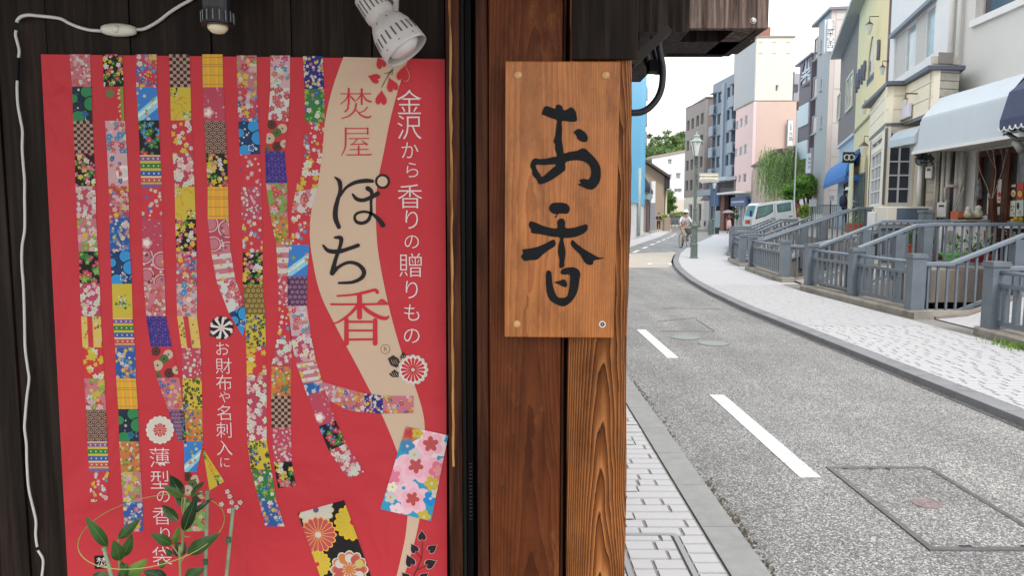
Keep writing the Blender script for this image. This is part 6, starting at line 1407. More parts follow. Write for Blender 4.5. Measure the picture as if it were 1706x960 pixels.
cable([(29, 133), (28.5, 150), (30, 175), (34, 198), (37.5, 218), (37, 245), (38.5, 270), (41, 300), (41, 330), (41.5, 360), (41, 385), (37, 410), (36.5, 440), (39, 475), (40, 500), (41, 540), (42, 580), (46, 612), (48.5, 632), (45, 660), (42, 695), (41, 715), (44, 740), (45, 775), (48, 815), (56, 850), (60, 870), (59.5, 892), (62, 912)], .0023)
cable([(63, 918), (68, 925), (72, 935), (71, 952), (68, 975), (66, 1010), (70, 1060)], .0023)
mb = MB(); mb.tube([Y(u, v, YC) for u, v in ((31.5, 96), (30, 105), (29.5, 122), (29, 134))], .0030, 8); mb.build('black_joint', M_BLK, cb)
c = Y(198, 49.5, YC-.004); mb = MB(); prof = [(-.030, .0012), (-.0285, .0062), (-.022, .0088), (-.010, .0108), (0, .0112), (.010, .0108), (.022, .0088), (.0285, .0062), (.030, .0012)]
mb.tube([c+Vector((x, 0, -x*.03)) for x, r in prof], [r for x, r in prof], 14); sw_ = mb.build('switch_body', mat('ivory_switch', (.66, .64, .55), .35, var=.05), cb, smooth=True)
mb = MB(); mb.lathe([(0, .003), (.004, .0027), (.006, .001), (.0062, -.002)], (0, 0, 0), 14, Matrix.Rotation(math.pi/2, 3, 'X')); mb.v = [(c.x+x, c.y-.0105+y_, c.z-.0005+z) for x, y_, z in mb.v]; mb.build('button', bpy.data.materials['ivory_switch'], sw_, smooth=True)
# black lamp at the top
bl_ = thing('black_spot_lamp', 'black ribbed lamp with a round cream bulb at the top edge above the poster', 'lamp', Y(360, -40, 1.27))
c = Y(362, 20, 1.25); mb = MB(); s_ = .00105
mb.lathe([(.0260, -.022), (.0245, -.020), (.023, .004), (.024, .03), (.024, .09), (.015, .10)], c, 24); mb.build('housing', plain('black_plastic_lamp', (.012, .013, .018), .4), bl_, smooth=False)
for k in range(16):
    a = 2*math.pi*k/16+.1; mb = MB(); p = c+Vector((math.cos(a)*.0252, math.sin(a)*.0252, -.017)); mb.bar(p, p+Vector((0, 0, .016)), .0012, .003); mb.build('rib', plain('grey_rib', (.22, .22, .22), .4) if k == 0 else bpy.data.materials['grey_rib'], bl_)
mb = MB(); mb.lathe([(.0165, -.021), (.0155, -.027), (.010, -.0325), (0, -.0345)], c, 20); mb.build('bulb', mat('cream_bulb', (.80, .72, .52), .3, var=.03), bl_, smooth=True)
mb = MB(); mb.bar(c+Vector((.02, 0, .03)), c+Vector((.045, .06, .06)), .014, .02); mb.build('bracket', bpy.data.materials['black_plastic_lamp'], bl_)
# white clamp lamp
cl_ = thing('clamp_lamp', 'rusty white metal clamp lamp with slotted flared shade leaning over the poster top', 'lamp', Y(640, 20, 1.24))
M_LW = mat('chipped_white_enamel', (.55, .53, .52), .4, var=.05, scale=25, dirt=(.30, .15, .06), dirtamt=.35, bump=.05)
A_ = Y(607, -12, 1.235); B_ = Y(678, 85, 1.224)
ax = (B_-A_).normalized(); side = Vector((0, 1, 0)); xx = ax.cross(Vector((0, -1, 0))).normalized(); yy = ax.cross(xx)
def axp(t, r, a): return A_+ax*t+(xx*math.cos(a)+yy*math.sin(a))*r
L_ = (B_-A_).length
prof = [(0, .001), (.0, .019), (.006, .0235), (.030, .0258), (.047, .0258), (.053, .0240), (.058, .0252), (.066, .0305), (.080, .0360), (.100, .0392), (.118, .0402), (.1225, .0400)]
prof = [(t*L_/.1225, r*.95) for t, r in prof]
n = 40; mb = MB(); vs = []; fs = []
for t, r in prof:
    for k in range(n): vs.append(axp(t, r, 2*math.pi*k/n))
m_ = len(prof)
for t, r in prof[::-1][:6]:
    for k in range(n): vs.append(axp(t, r-.0012, 2*math.pi*k/n))
for i in range(m_+5):
    for k in range(n): fs.append((i*n+k, i*n+(k+1) % n, (i+1)*n+(k+1) % n, (i+1)*n+k))
mb.add(vs, fs); shade = mb.build('shade', M_LW, cl_, smooth=True)
def rad(t):
    for (a, r0), (b, r1) in zip(prof, prof[1:]):
        if a <= t <= b and b > a: return r0+(r1-r0)*(t-a)/(b-a)
    return prof[-1][1]
M_SLOT = plain('dark_slot', (.09, .085, .08), .7)
def slot(t0, t1, a, w_, nm='slot'):
    mb = MB(); vs = []; K = 4
    for i in range(K+1):
        t = t0+(t1-t0)*i/K; r = rad(t)+.0006
        for s_ in (-1, 1): vs.append(axp(t, r, a+s_*w_/r/2))
    mb.add(vs, [(2*i, 2*i+1, 2*i+3, 2*i+2) for i in range(K)]); mb.build(nm, M_SLOT, shade)
for k in range(20): slot(.014*L_/.1225, .040*L_/.1225, 2*math.pi*k/20, .0022)
for k in range(22): slot(.086*L_/.1225, .104*L_/.1225, 2*math.pi*k/22+.1, .0028)
for k in range(9): slot(.064*L_/.1225, .0665*L_/.1225, 2*math.pi*k/9+.3, .0026, 'vent_hole')
for k in range(9): slot(.1115*L_/.1225, .1135*L_/.1225, 2*math.pi*k/9+.5, .0022, 'vent_hole')
mb = MB(); bprof = [(.055, .010), (.07, .014), (.088, .022), (.104, .027), (.116, .026), (.122, .018), (.124, .0001)]
mb.add([axp(t*L_/.1225, r, 2*math.pi*k/24) for t, r in bprof for k in range(24)], [(i*24+k, i*24+(k+1) % 24, (i+1)*24+(k+1) % 24, (i+1)*24+k) for i in range(len(bprof)-1) for k in range(24)])
mb.build('bulb', mat('white_bulb_glass', (.82, .82, .82), .25, var=.02), cl_, smooth=True)
mb = MB(); a = Y(657, -30, 1.30); b = Y(655, 32, 1.30); mb.bar(a, b, .016, .012); mb.build('clamp_arm', M_LW, cl_)
mb = MB(); mb.bar(Y(636, 0, 1.28), Y(652, 8, 1.28), .014, .014); mb.build('clamp_joint', mat('rusty_joint', (.12, .07, .06), .6), cl_)
# ================================================================ THE POSTER (flat print built as thin layered print areas)
def print_mat(name, rough=.42):
    m, nt, b = base(name, rough, spec=.12); L = nt.links.new
    at_ = N(nt, 'ShaderNodeAttribute', attribute_name='Col'); L(at_.outputs['Color'], b.inputs['Base Color'])
    # soft creases of the hanging sheet, in world space so every print layer shares them
    g = N(nt, 'ShaderNodeNewGeometry'); mp = N(nt, 'ShaderNodeMapping', Scale=(3.2, 0, 2.2)); L(g.outputs['Position'], mp.inputs[0])
    n = N(nt, 'ShaderNodeTexNoise', Scale=2.2, Detail=3.0, Roughness=.45, Distortion=.6); L(mp.outputs[0], n.inputs['Vector'])
    bp = N(nt, 'ShaderNodeBump', Strength=.55, Distance=.05); L(n.outputs[0], bp.inputs['Height']); L(bp.outputs[0], b.inputs['Normal'])
    return m
M_PRINT = print_mat('poster_print'); 
RED = (.53, .043, .056); PINK = (.72, .22, .28); PNKL = (.80, .48, .50); WH = (.80, .76, .70); BLK = (.02, .018, .02); YEL = (.80, .60, .03); GRN = (.05, .28, .06); GRNL = (.25, .50, .10)
BLU = (.03, .14, .50); BLUL = (.06, .32, .65); NAVY = (.03, .035, .20); ORG = (.78, .25, .05); CRM = (.74, .56, .40); PUR = (.22, .09, .30); TAN = (.60, .36, .27); BROWN = (.10, .04, .03); CYAN = (.02, .45, .75); PINKR = (.66, .07, .13); CORAL = (.70, .10, .10)
rp = random.Random(42)
def tone(c, k=.72, g=.10):
    m = (c[0]+c[1]+c[2])/3; return tuple(k*(x*(1-g)+m*g) for x in c)
PINK, PNKL, WH, YEL, GRN, GRNL, BLU, BLUL, ORG, CRM, PUR, TAN, CYAN, PINKR, CORAL = [tone(c) for c in (PINK, PNKL, WH, YEL, GRN, GRNL, BLU, BLUL, ORG, CRM, PUR, TAN, CYAN, PINKR, CORAL)]
def clip(poly, quad):
    out = poly
    n = len(quad)
    area = sum(quad[i][0]*quad[(i+1) % n][1]-quad[(i+1) % n][0]*quad[i][1] for i in range(n)); sg = 1 if area > 0 else -1
    for i in range(n):
        (ax, ay), (bx_, by) = quad[i], quad[(i+1) % n]; inp = out; out = []
        if not inp: break
        def side(p): return sg*((bx_-ax)*(p[1]-ay)-(by-ay)*(p[0]-ax))
        for j in range(len(inp)):
            p, q = inp[j], inp[(j+1) % len(inp)]; sp_, sq = side(p), side(q)
            if sp_ >= 0: out.append(p)
            if (sp_ >= 0) != (sq >= 0):
                t = sp_/(sp_-sq); out.append((p[0]+(q[0]-p[0])*t, p[1]+(q[1]-p[1])*t))
    return out if len(out) >= 3 else []
class Print:
    def __init__(s, base_layer): s.mb = MB(); s.base = base_layer; s.k = 0
    def fn(s, d): return lambda u, v: Y(u, v, YP-d)
    def conv(s, poly, col, d, quad=None):
        if quad: poly = clip(poly, quad)
        if not poly: return
        f = s.fn(d); s.mb.add([f(*p) for p in poly], [tuple(range(len(poly)))], col)
    def fan(s, c, ring, col, d, quad=None):
        for i in range(len(ring)): s.conv([c, ring[i], ring[(i+1) % len(ring)]], col, d, quad)
    def shape(s, loops, col, d): s.mb.poly(loops, s.fn(d), col)
def jit(c, a=.14): return tuple(max(0, min(1, x*(1+rp.uniform(-a, a)))) for x in c)
def ringpts(c, r, n, petals=0, depth=.35, rot=0.0):
    out = []
    for k in range(n):
        a = 2*math.pi*k/n+rot; rr = r*(1-depth+depth*abs(math.cos(petals*(a-rot)/2))) if petals else r
        out.append((c[0]+rr*math.cos(a), c[1]+rr*math.sin(a)))
    return out
PR = Print(.001)
D0 = .0006
def quadp(q, s_, t_): # bilinear, s across, t down; q = TL,TR,BR,BL
    x = (1-t_)*((1-s_)*q[0][0]+s_*q[1][0])+t_*((1-s_)*q[3][0]+s_*q[2][0]); y = (1-t_)*((1-s_)*q[0][1]+s_*q[1][1])+t_*((1-s_)*q[3][1]+s_*q[2][1]); return (x, y)
def cell(q, s0, s1, t0, t1): return [quadp(q, s0, t0), quadp(q, s1, t0), quadp(q, s1, t1), quadp(q, s0, t1)]
def flowers(q, cols, n, r0, r1, d, petals=5, centre=YEL, uneven=True):
    k = 0
    for i in range(n):
        c = quadp(q, rp.uniform(-.02, 1.02), (i+rp.uniform(0, 1))/n); r = rp.uniform(r0, r1); col = jit(rp.choice(cols)); rot = rp.uniform(0, 6)
        dd = d+i*.000009
        if r > 2.4:
            PR.fan(c, ringpts(c, r, petals*4, petals, .42, rot), col, dd, q)
            cc = centre if col != centre else WH
            PR.fan(c, ringpts(c, r*.24, 6), cc, dd+.000004, q)
        else: PR.fan(c, ringpts(c, r, 6), col, dd, q)
def patch(kind, q, d=D0):
    B = lambda col: PR.conv(q, col, d)
    e = d+.00004
    F_ = {
     'pinkf': (PINK, [PNKL, WH, PINKR, CORAL], 26, 1.6, 4.6), 'pinkw': (PINKR, [WH, PNKL, WH], 16, 3.5, 6.5), 'wpink': (WH, [PINKR, PINK, PINKR], 12, 4.0, 7),
     'pinky': (PINK, [YEL, WH, PNKL, PINKR, GRNL], 15, 3.5, 8), 'redf': (RED, [WH, YEL, PNKL, WH, BLUL], 16, 1.5, 4.5), 'redy': (RED, [YEL, WH, YEL], 9, 4, 8),
     'blackf': (BLK, [PINKR, YEL, WH, GRN, YEL, PINK], 24, 2.5, 6), 'bluep': (PNKL, [PINKR, BLUL, WH, PINK, BLUL], 17, 3.5, 6.5), 'multi': (PINKR, [BLU, YEL, WH, PINK, BLUL, PNKL, RED], 28, 2.3, 5.5),
     'bluef': (BLU, [WH, PNKL, YEL, BLUL, PINK], 24, 2, 5), 'navyf': (NAVY, [WH, WH, PINK, YEL], 34, 1.3, 3.6), 'yelb': (YEL, [BLK, BLK, BLK, GRN, BLU], 36, 1.3, 3.6),
     'green': (GRN, [GRNL, WH, BLU, GRNL, PINK], 16, 2.5, 6), 'orange': (ORG, [YEL, GRN, WH, RED, GRNL, BLU], 34, 1.4, 3.4), 'rspar': (RED, [WH, PNKL, BLU, WH], 9, 1.8, 4),
     'gpink': (GRNL, [PINK, PNKL, CORAL, PINKR], 12, 3.5, 7), 'pinksp': (PINKR, [WH, PNKL, WH, PINK], 26, 1.4, 3.6), 'bkblue': (BLK, [BLUL, GRN, PINKR, GRN, BLU], 13, 3, 7), 'yred': (YEL, [ORG, YEL, GRN, RED], 8, 3, 6),
     'gblack': (BLK, [GRN, GRN, PINKR, GRNL, PINKR], 14, 4, 8), 'pmul': (PINK, [BLU, YEL, PNKL, ORG, WH, PINKR], 18, 2.5, 5)}
    w = math.hypot(q[1][0]-q[0][0], q[1][1]-q[0][1]); h = math.hypot(q[3][0]-q[0][0], q[3][1]-q[0][1])
    if kind in F_:
        bc, cols, n, r0, r1 = F_[kind]; B(jit(bc, .05)); flowers(q, cols, max(3, int(1.9*n*w*h/1800)), r0*.8, r1, e)
    elif kind == 'check':
        B(TAN); nx = 6; ny = max(2, round(h/w*nx))
        for i in range(nx):
            for j in range(ny):
                if (i+j) % 2: PR.conv(cell(q, i/nx, (i+1)/nx, j/ny, (j+1)/ny), (.045, .03, .03), e)
    elif kind == 'plaid':
        B(YEL)
        for s_ in (.12, .32, .52, .72, .9): PR.conv(cell(q, s_, s_+.055, 0, 1), (.75, .30, .06), e); PR.conv(cell(q, s_+.08, s_+.10, 0, 1), (.70, .22, .05), e)
        for t_ in (.08, .30, .36, .62, .90): PR.conv(cell(q, 0, 1, t_, t_+.025), (.45, .22, .05), e+.00002)
        for s_ in (.18, .58): PR.conv(cell(q, s_, s_+.16, 0, 1), (.78, .42, .03), e-.00002)
    elif kind == 'stripes':
        B((.74, .42, .22)); t_ = 0; bands = [((.20, .10, .30), .13), (YEL, .08), (GRN, .15), (YEL, .08), (BLU, .16), ((.76, .48, .28), .06), (CORAL, .14), (YEL, .05), ((.2, .1, .3), .10)]
        t_ = .05
        for col, hh in bands:
            PR.conv(cell(q, 0, 1, t_, min(1, t_+hh)), col, e)
            if hh > .12:
                for s_ in (.15, .4, .65, .88): PR.fan(quadp(q, s_, t_+hh/2), ringpts(quadp(q, s_, t_+hh/2), h*.028, 6), (.6, .6, .5), e+.00002, q)
            t_ += hh
    elif kind == 'waves':
        B(TAN); nr = 9; i = 0
        for j in range(nr+1, -1, -1):
            for k in range(-1, 4):
                c = quadp(q, (k+(.5 if j % 2 else 0))/2.6, 1-(j/nr)+.10); R_ = w/2.6*.56
                for m_, rr in enumerate((1, .82, .60, .40, .18)):
                    PR.conv([(c[0]+R_*rr*math.cos(a), c[1]+R_*rr*math.sin(a)) for a in [2*math.pi*z/14 for z in range(14)]], (.03, .02, .02) if m_ % 2 == 0 else TAN, e+(nr+1-j)*.00004+m_*.000005, q)
    elif kind in ('asanoha', 'lattice', 'purple', 'plattice'):
        bc, lc = {'asanoha': ((.045, .03, .20), (.20, .12, .36)), 'lattice': ((.16, .11, .03), (.55, .42, .15)), 'purple': ((.12, .05, .14), (.45, .28, .36)), 'plattice': ((.08, .03, .09), (.42, .26, .34))}[kind]; B(bc)
        nx = 3 if kind == 'asanoha' else 4; ny = max(2, round(h/w*nx))
        for i in range(nx):
            for j in range(ny+1):
                c = quadp(q, (i+.5+(.5 if j % 2 else 0))/nx, (j+.2)/ny); R_ = w/nx*.62
                for a in range(6):
                    an = math.pi*a/3+.52; p = (c[0]+R_*math.cos(an), c[1]+R_*math.sin(an)); ox, oy = -math.sin(an)*.28, math.cos(an)*.28
                    if kind == 'asanoha': PR.conv([(c[0]-ox, c[1]-oy), (c[0]+ox, c[1]+oy), (p[0]+ox, p[1]+oy), (p[0]-ox, p[1]-oy)], lc, e+a*.000003, q)
                if kind != 'asanoha':
                    PR.fan(c, ringpts(c, R_*.62, 8), lc, e, q); PR.fan(c, ringpts(c, R_*.48, 8), bc, e+.00001, q); PR.fan(c, ringpts(c, R_*.30, 8, 4, .5), lc, e+.00002, q)
    elif kind == 'persim':
        B(RED)
        for s_, t_, r, col in ((.2, .15, 8, BROWN), (.75, .25, 8, CRM), (.5, .4, 8, (.10, .13, .05)), (.15, .6, 9, CRM), (.6, .85, 8.5, BROWN), (.05, .95, 7, (.10, .13, .05)), (.95, .75, 7, CRM)):
            c = quadp(q, s_, t_); PR.fan(c, ringpts(c, r, 14), col, e, q); PR.fan(c, ringpts(c, r*.2, 6), BLK, e+.00001, q); e += .00002
    elif kind == 'circles':
        bc, fc, oc = (PINKR, PINK, WH); B(bc)
        for s_, t_, r in ((.1, .15, 15), (.9, .3, 17), (.15, .75, 14), (.85, .95, 15)):
            c = quadp(q, s_, t_)
            PR.fan(c, ringpts(c, r*.9, 16), oc, e, q); PR.fan(c, ringpts(c, r*.8, 16), bc, e+.00001, q); PR.fan(c, ringpts(c, r*.64, 16), fc, e+.00002, q); e += .00004
        flowers(q, [BLK, YEL, PUR, WH], 12, 1.5, 3.2, e)
    elif kind in ('gcircles', 'bcircles'):
        bc, fc = ((.02, .035, .06), (.04, .22, .09)) if kind == 'gcircles' else ((.02, .05, .14), (.04, .27, .58)); B(bc); flowers(q, [WH, BLUL, WH], 20, 1.0, 2.6, e, centre=BLK); e += .0003
        for s_, t_, r in ((.75, .15, 12), (.95, .5, 14), (.25, .9, 13), (.05, .35, 9)):
            c = quadp(q, s_, t_); PR.fan(c, ringpts(c, r*.95, 14), BLK, e, q); PR.fan(c, ringpts(c, r*.82, 14), fc, e+.00001, q); e += .00003
        c = quadp(q, .6, .8); PR.fan(c, ringpts(c, 7, 25, 5, .55), WH if kind != 'gcircles' else fc, e, q); PR.fan(c, ringpts(c, 5.4, 25, 5, .55), BLU, e+.00001, q)
    elif kind == 'swoosh':
        B((.05, .20, .55)); PR.conv(cell([quadp(q, 0, .75), quadp(q, 1, .25), quadp(q, 1, .62), quadp(q, 0, 1.1)], 0, 1, 0, 1), (.25, .55, .70), e, q); PR.conv([quadp(q, 0, .83), quadp(q, 1, .35), quadp(q, 1, .45), quadp(q, 0, .93)], (.65, .72, .6), e+.00001, q); flowers(q, [WH, ORG, GRNL, WH], 9, 2, 4, e+.00003)
    elif kind == 'ymap':
        B(YEL); e2 = e
        for _ in range(7):
            x, y_ = rp.uniform(.1, .9), rp.uniform(.05, .95)
            for _s in range(4):
                nx_, ny_ = x+rp.uniform(-.22, .22), y_+rp.uniform(-.12, .12); a, b = quadp(q, x, y_), quadp(q, nx_, ny_); L_ = math.hypot(b[0]-a[0], b[1]-a[1])+.01; ox, oy = -(b[1]-a[1])/L_*.45, (b[0]-a[0])/L_*.45
                PR.conv([(a[0]+ox, a[1]+oy), (b[0]+ox, b[1]+oy), (b[0]-ox, b[1]-oy), (a[0]-ox, a[1]-oy)], (.62, .20, .03), e2, q); e2 += .000004; x, y_ = nx_, ny_
        flowers(cell(q, 0, .35, 0, .3), [GRN, WH, BLK, GRNL], 10, 1.2, 2.6, e2); flowers(cell(q, .55, 1, .72, 1), [GRN, WH, BLK, GRNL], 14, 1.2, 2.6, e2)
    elif kind == 'ychrys':
        B(YEL); c = quadp(q, .55, .55)
        for k in range(46): a = rp.uniform(0, 6.3); r = rp.uniform(0, 13); cc = (c[0]+r*math.cos(a), c[1]+r*math.sin(a)); PR.fan(cc, ringpts(cc, 1.7, 6), rp.choice([WH, BLK, GRN, WH, GRNL]), e+k*.00001, q)
    elif kind == 'gstripe':
        B(GRNL if rp.random() < .4 else (.62, .45, .12)); flowers(q, [ORG, WH, GRN, RED], 24, 1.2, 2.8, e); PR.conv(cell(q, .30, .55, 0, 1), RED if rp.random() < .5 else (.28, .50, .05), e+.0004)
    elif kind == 'redgreen':
        B((.52, .04, .05)); PR.conv(cell(q, .82, .96, 0, 1), (.20, .28, .05), e); c = quadp(q, .3, .2); PR.fan(c, ringpts(c, 8, 25, 5, .3), (.14, .18, .08), e, q); flowers(cell(q, .6, .82, 0, 1), [(.6, .55, .3), (.5, .5, .25)], 9, 1.5, 3, e+.0001)
    elif kind == 'pgrad':
        B(PNKL); c = quadp(q, .8, .6); PR.fan(c, ringpts(c, 13, 14), (.80, .62, .60), e, q); PR.fan(c, ringpts(c, 8, 14), WH, e+.00002, q); flowers(cell(q, 0, .7, 0, 1), [CORAL, PINKR, BLU, CORAL, WH], 12, 2.5, 5, e+.0001)
    elif kind == 'pinkb':
        B(PINKR); c = quadp(q, .2, .75); PR.fan(c, ringpts(c, 10, 25, 5, .3), PNKL, e, q); PR.fan(c, ringpts(c, 6, 25, 5, .3), (.8, .66, .64), e+.00002, q); flowers(q, [PINK, PNKL], 12, 1, 2.4, e+.0001)
    elif kind == 'pstripe':
        B(PINK); 
        for t_ in (.08, .42, .76): PR.conv(cell(q, 0, 1, t_, t_+.16), WH, e)
        flowers(q, [PINKR, YEL, WH], 14, 1.8, 3.8, e+.0001)
    elif kind == 'bigchrys':
        B(BLK)
        def chrys(s_, t_, r, c1, c2, cc, n=16):
            nonlocal e
            c = quadp(q, s_, t_); PR.fan(c, ringpts(c, r*1.05, n*4, n, .13), c2, e, q); e += .00002; PR.fan(c, ringpts(c, r*.97, n*4, n, .13), c1, e, q); e += .00002
            for k in range(n):
                a = 2*math.pi*(k+.5)/n; ox, oy = -math.sin(a)*r*.016, math.cos(a)*r*.016; PR.conv([(c[0]-ox, c[1]-oy), (c[0]+ox, c[1]+oy), (c[0]+r*.86*math.cos(a)+ox, c[1]+r*.86*math.sin(a)+oy), (c[0]+r*.86*math.cos(a)-ox, c[1]+r*.86*math.sin(a)-oy)], c2, e, q); e += .000002
            PR.fan(c, ringpts(c, r*.17, 10), cc, e, q); e += .00003
        chrys(.38, .02, 29, WH, (.6, .5, .25), PUR); chrys(1.02, .27, 30, YEL, (.75, .45, .02), RED); chrys(.25, .30, 30, CORAL, (.8, .4, .1), WH, 18); chrys(.03, .62, 22, YEL, (.75, .5, .05), RED); chrys(.62, .78, 31, ORG, WH, ORG, 12)
        c = quadp(q, .62, .78)
        for k, col in enumerate((CORAL, WH, ORG, (.5, .45, .15), WH, CORAL, CORAL, WH, ORG, WH, CORAL, (.5, .45, .15))):
            a = 2*math.pi*k/12; PR.fan((c[0]+17*math.cos(a), c[1]+17*math.sin(a)), ringpts((c[0]+19*math.cos(a), c[1]+19*math.sin(a)), 7.5, 10), col, e+k*.00001, q)
        e += .0002; PR.fan(c, ringpts(c, 7, 12), ORG, e, q)
    elif kind == 'bigpink':
        B(CYAN)
        def fl(s_, t_, r, c1, c2, cc, pet=5, rot=0):
            nonlocal e
            c = quadp(q, s_, t_); PR.fan(c, ringpts(c, r, pet*6, pet, .34, rot), c1, e, q); e += .00002
            if c2: PR.fan(c, ringpts(c, r*.66, pet*6, pet, .3, rot+.2), c2, e, q); e += .00002
            if c2: PR.fan(c, ringpts(c, r*.40, pet*6, pet, .45, rot+.5), cc, e, q); e += .00002
            else: PR.fan(c, ringpts(c, r*.2, 8), cc, e, q); e += .00002
        P2 = (.80, .42, .50); fl(.12, .07, 16, ORG, CORAL, RED, 5, 1); fl(.65, .14, 34, (.82, .62, .66), P2, CORAL, 5, .4); fl(.05, .60, 34, (.80, .55, .62), P2, (.7, .2, .3), 5, .2); fl(.45, .42, 33, (.80, .5, .58), P2, CORAL, 5, 1); fl(.95, .42, 26, P2, (.72, .18, .25), (.7, .3, .3), 5, .3); fl(.55, .80, 30, (.80, .50, .58), P2, CORAL, 5, .9)
        fl(.16, .22, 13, BLUL, None, WH); fl(.36, .30, 11, WH, None, YEL); fl(.30, .05, 10, YEL, None, ORG); fl(.86, .58, 13, YEL, None, WH, 5, .6); fl(.90, .75, 13, (.02, .25, .60), None, WH, 5, .3); fl(.12, .84, 11, WH, None, YEL); fl(.30, .97, 13, (.8, .6, .65), None, WH); fl(.85, .97, 12, YEL, None, WH); fl(1.0, .68, 10, WH, None, YEL); fl(.1, .72, 9, (.8, .75, .6), None, YEL)
    else: B(RED)
def ribbon(left, right, kinds):
    """left/right: lists of (u,v) at the patch boundaries"""
    for i, k in enumerate(kinds):
        patch(k, [left[i], right[i], right[i+1], left[i+1]])
def R(us, vs, w=33.0, dv=0):
    if not isinstance(w, (list, tuple)): w = [w]*len(us)
    return list(zip(us, vs)), [(u+ww, v+dv) for u, ww, v in zip(us, w, vs)]
rib1 = R([116, 120, 122, 124.5, 125.5, 128, 131, 133, 135, 137.5, 140, 143.5, 145.5, 148.5, 150.5], [90, 144, 201, 255, 310, 364, 419, 472, 527.5, 579, 631, 683, 736, 786, 837], [34, 32, 32, 32, 34, 32, 32, 33, 33, 33, 34, 33, 33, 33, 30])
rib2 = R([171, 173, 175, 178.5, 181, 182, 183.5, 186.5, 188, 192, 193.5, 197, 198.5, 201.5, 204.5], [90, 144, 201, 255, 310, 363, 419, 473, 530, 580, 631, 682, 736, 787, 837], 33); rib2[0].append((207, 887)); rib2[1].append((238, 886))
rib3 = R([226, 227, 230.5, 233, 235.5, 236.5, 237.5, 239.5, 243.5, 251, 261, 280, 297], [90, 145, 200, 258, 312, 365, 418, 473, 527, 578, 630, 683, 735], [35, 34, 34, 34, 34, 34, 34, 35, 33, 35, 38, 26, 10])
rib4 = R([281.5, 283.5, 284.5, 287.5, 291, 292, 293.5, 294, 295, 302.5, 304, 305, 306, 307.5, 309, 310], [90, 145, 200, 255, 311, 365, 419, 473, 527, 580, 631, 683, 736, 787, 838, 886], [34, 34, 34, 34, 33, 34, 34, 34, 33, 32, 32, 32, 32, 20, 33, 33])
rib5 = ([(337, 90), (338, 145), (340, 201), (343, 256), (346, 311), (346, 365), (352, 421), (361, 469.5), (381.5, 522), (404, 560)], [(371, 90), (372, 145), (375, 201), (378, 256), (380, 311), (381, 365), (384, 418), (392, 465), (406.7, 509), (411, 535)])
rib6 = R([394.5, 395, 397, 399.6, 401, 403, 404.5, 404.5, 408.6, 410, 411, 411.3, 411.6, 418, 431.5, 442], [92, 146, 202, 257, 312, 366, 421, 474, 525, 578, 625, 680, 735, 783, 835, 878], [33, 33, 33, 34, 34, 34, 33, 33, 33, 33, 33, 33, 32.5, 34, 29, 32])
rib7 = ([(450, 92), (450.5, 145), (447, 199), (441.6, 251), (443, 305), (450.5, 360), (460, 408), (463, 460), (464.6, 509), (461, 566), (452, 611)], [(483, 92), (483, 146), (480, 202), (474, 252), (478.5, 305), (479, 360), (482, 408), (479, 460), (480, 510), (486, 566), (486, 607)])
rib7b = R([452, 452, 452.5, 456], [611, 660, 713, 770], [33, 32, 32, 30]); rib7b[0].append((463, 814)); rib7b[1].append((493, 811))
rib8 = ([(504.7, 93), (507.5, 148), (508, 203), (503.5, 270), (492, 320), (486, 354), (482, 408), (478.5, 460), (480, 510), (484, 560), (493, 605), (505, 640), (512, 660), (531, 711), (548, 752), (581, 800)], [(538, 93), (540, 148), (541, 203), (537, 255), (529, 313), (517, 354), (515.6, 408), (511.5, 460), (511, 510), (518, 560), (526, 600), (537, 635), (542, 649), (559, 701), (577, 739), (606, 787)])
rib9 = ([(534, 636), (572, 646), (607, 656), (638, 660), (689, 660)], [(548, 667), (579, 684), (607, 688), (638, 689.6), (689, 689)])
ribbon(*rib1, ['pinkf', 'gcircles', 'check', 'blackf', 'pinkw', 'pinky', 'gblack', 'pinkw', 'gstripe', 'redy', 'pinky', 'waves', 'stripes', 'redf'])
ribbon(*rib2, ['blackf', 'redgreen', 'bluep', 'pgrad', 'multi', 'bluef', 'bcircles', 'ychrys', 'stripes', 'bluef', 'plaid', 'gcircles', 'orange', 'pinky', 'bluef'])
ribbon(*rib3, ['multi', 'swoosh', 'bkblue', 'stripes', 'rspar', 'pinkb', 'circles', 'pinkf', 'asanoha', 'persim', 'pmul', 'purple'])
ribbon(*rib4, ['check', 'ymap', 'redy', 'pinkw', 'ymap', 'blackf', 'multi', 'bluep', 'gstripe', 'pinksp', 'yelb', 'orange', 'swoosh', 'persim', 'gpink'])
ribbon(*rib5, ['plaid', 'pinkb', 'waves', 'blackf', 'plaid', 'circles', 'pstripe', 'wpink', 'bcircles'])
ribbon(*rib6, ['pinky', 'multi', 'bcircles', 'rspar', 'pinksp', 'redf', 'blackf', 'lattice', 'yelb', 'redy', 'pinkw', 'pinkw', 'yelb', 'green', 'bluef'])
ribbon(*rib7, ['bluep', 'wpink', 'persim', 'asanoha', 'gpink', 'orange', 'pstripe', 'pinksp', 'redf', 'pinkw'])
ribbon(*rib7b, ['orange', 'check', 'pinksp', 'blackf'])
ribbon(*rib8, ['navyf', 'green', 'redf', 'redy', 'wpink', 'redf', 'swoosh', 'plattice', 'bluep', 'pinkw', 'pstripe', 'bluef', 'pinkb', 'bkblue', 'pinkw'])
D_SAVE = D0
for i, k in enumerate(['pmul', 'pmul', 'navyf', 'pmul']): patch(k, [rib9[0][i], rib9[0][i+1], rib9[1][i+1], rib9[1][i]], .0012)
patch('ymap', [(337, 745), (346, 760), (374, 803), (349, 818)]); patch('yelb', [(300, 680), (308, 690), (310, 740), (304, 735)])
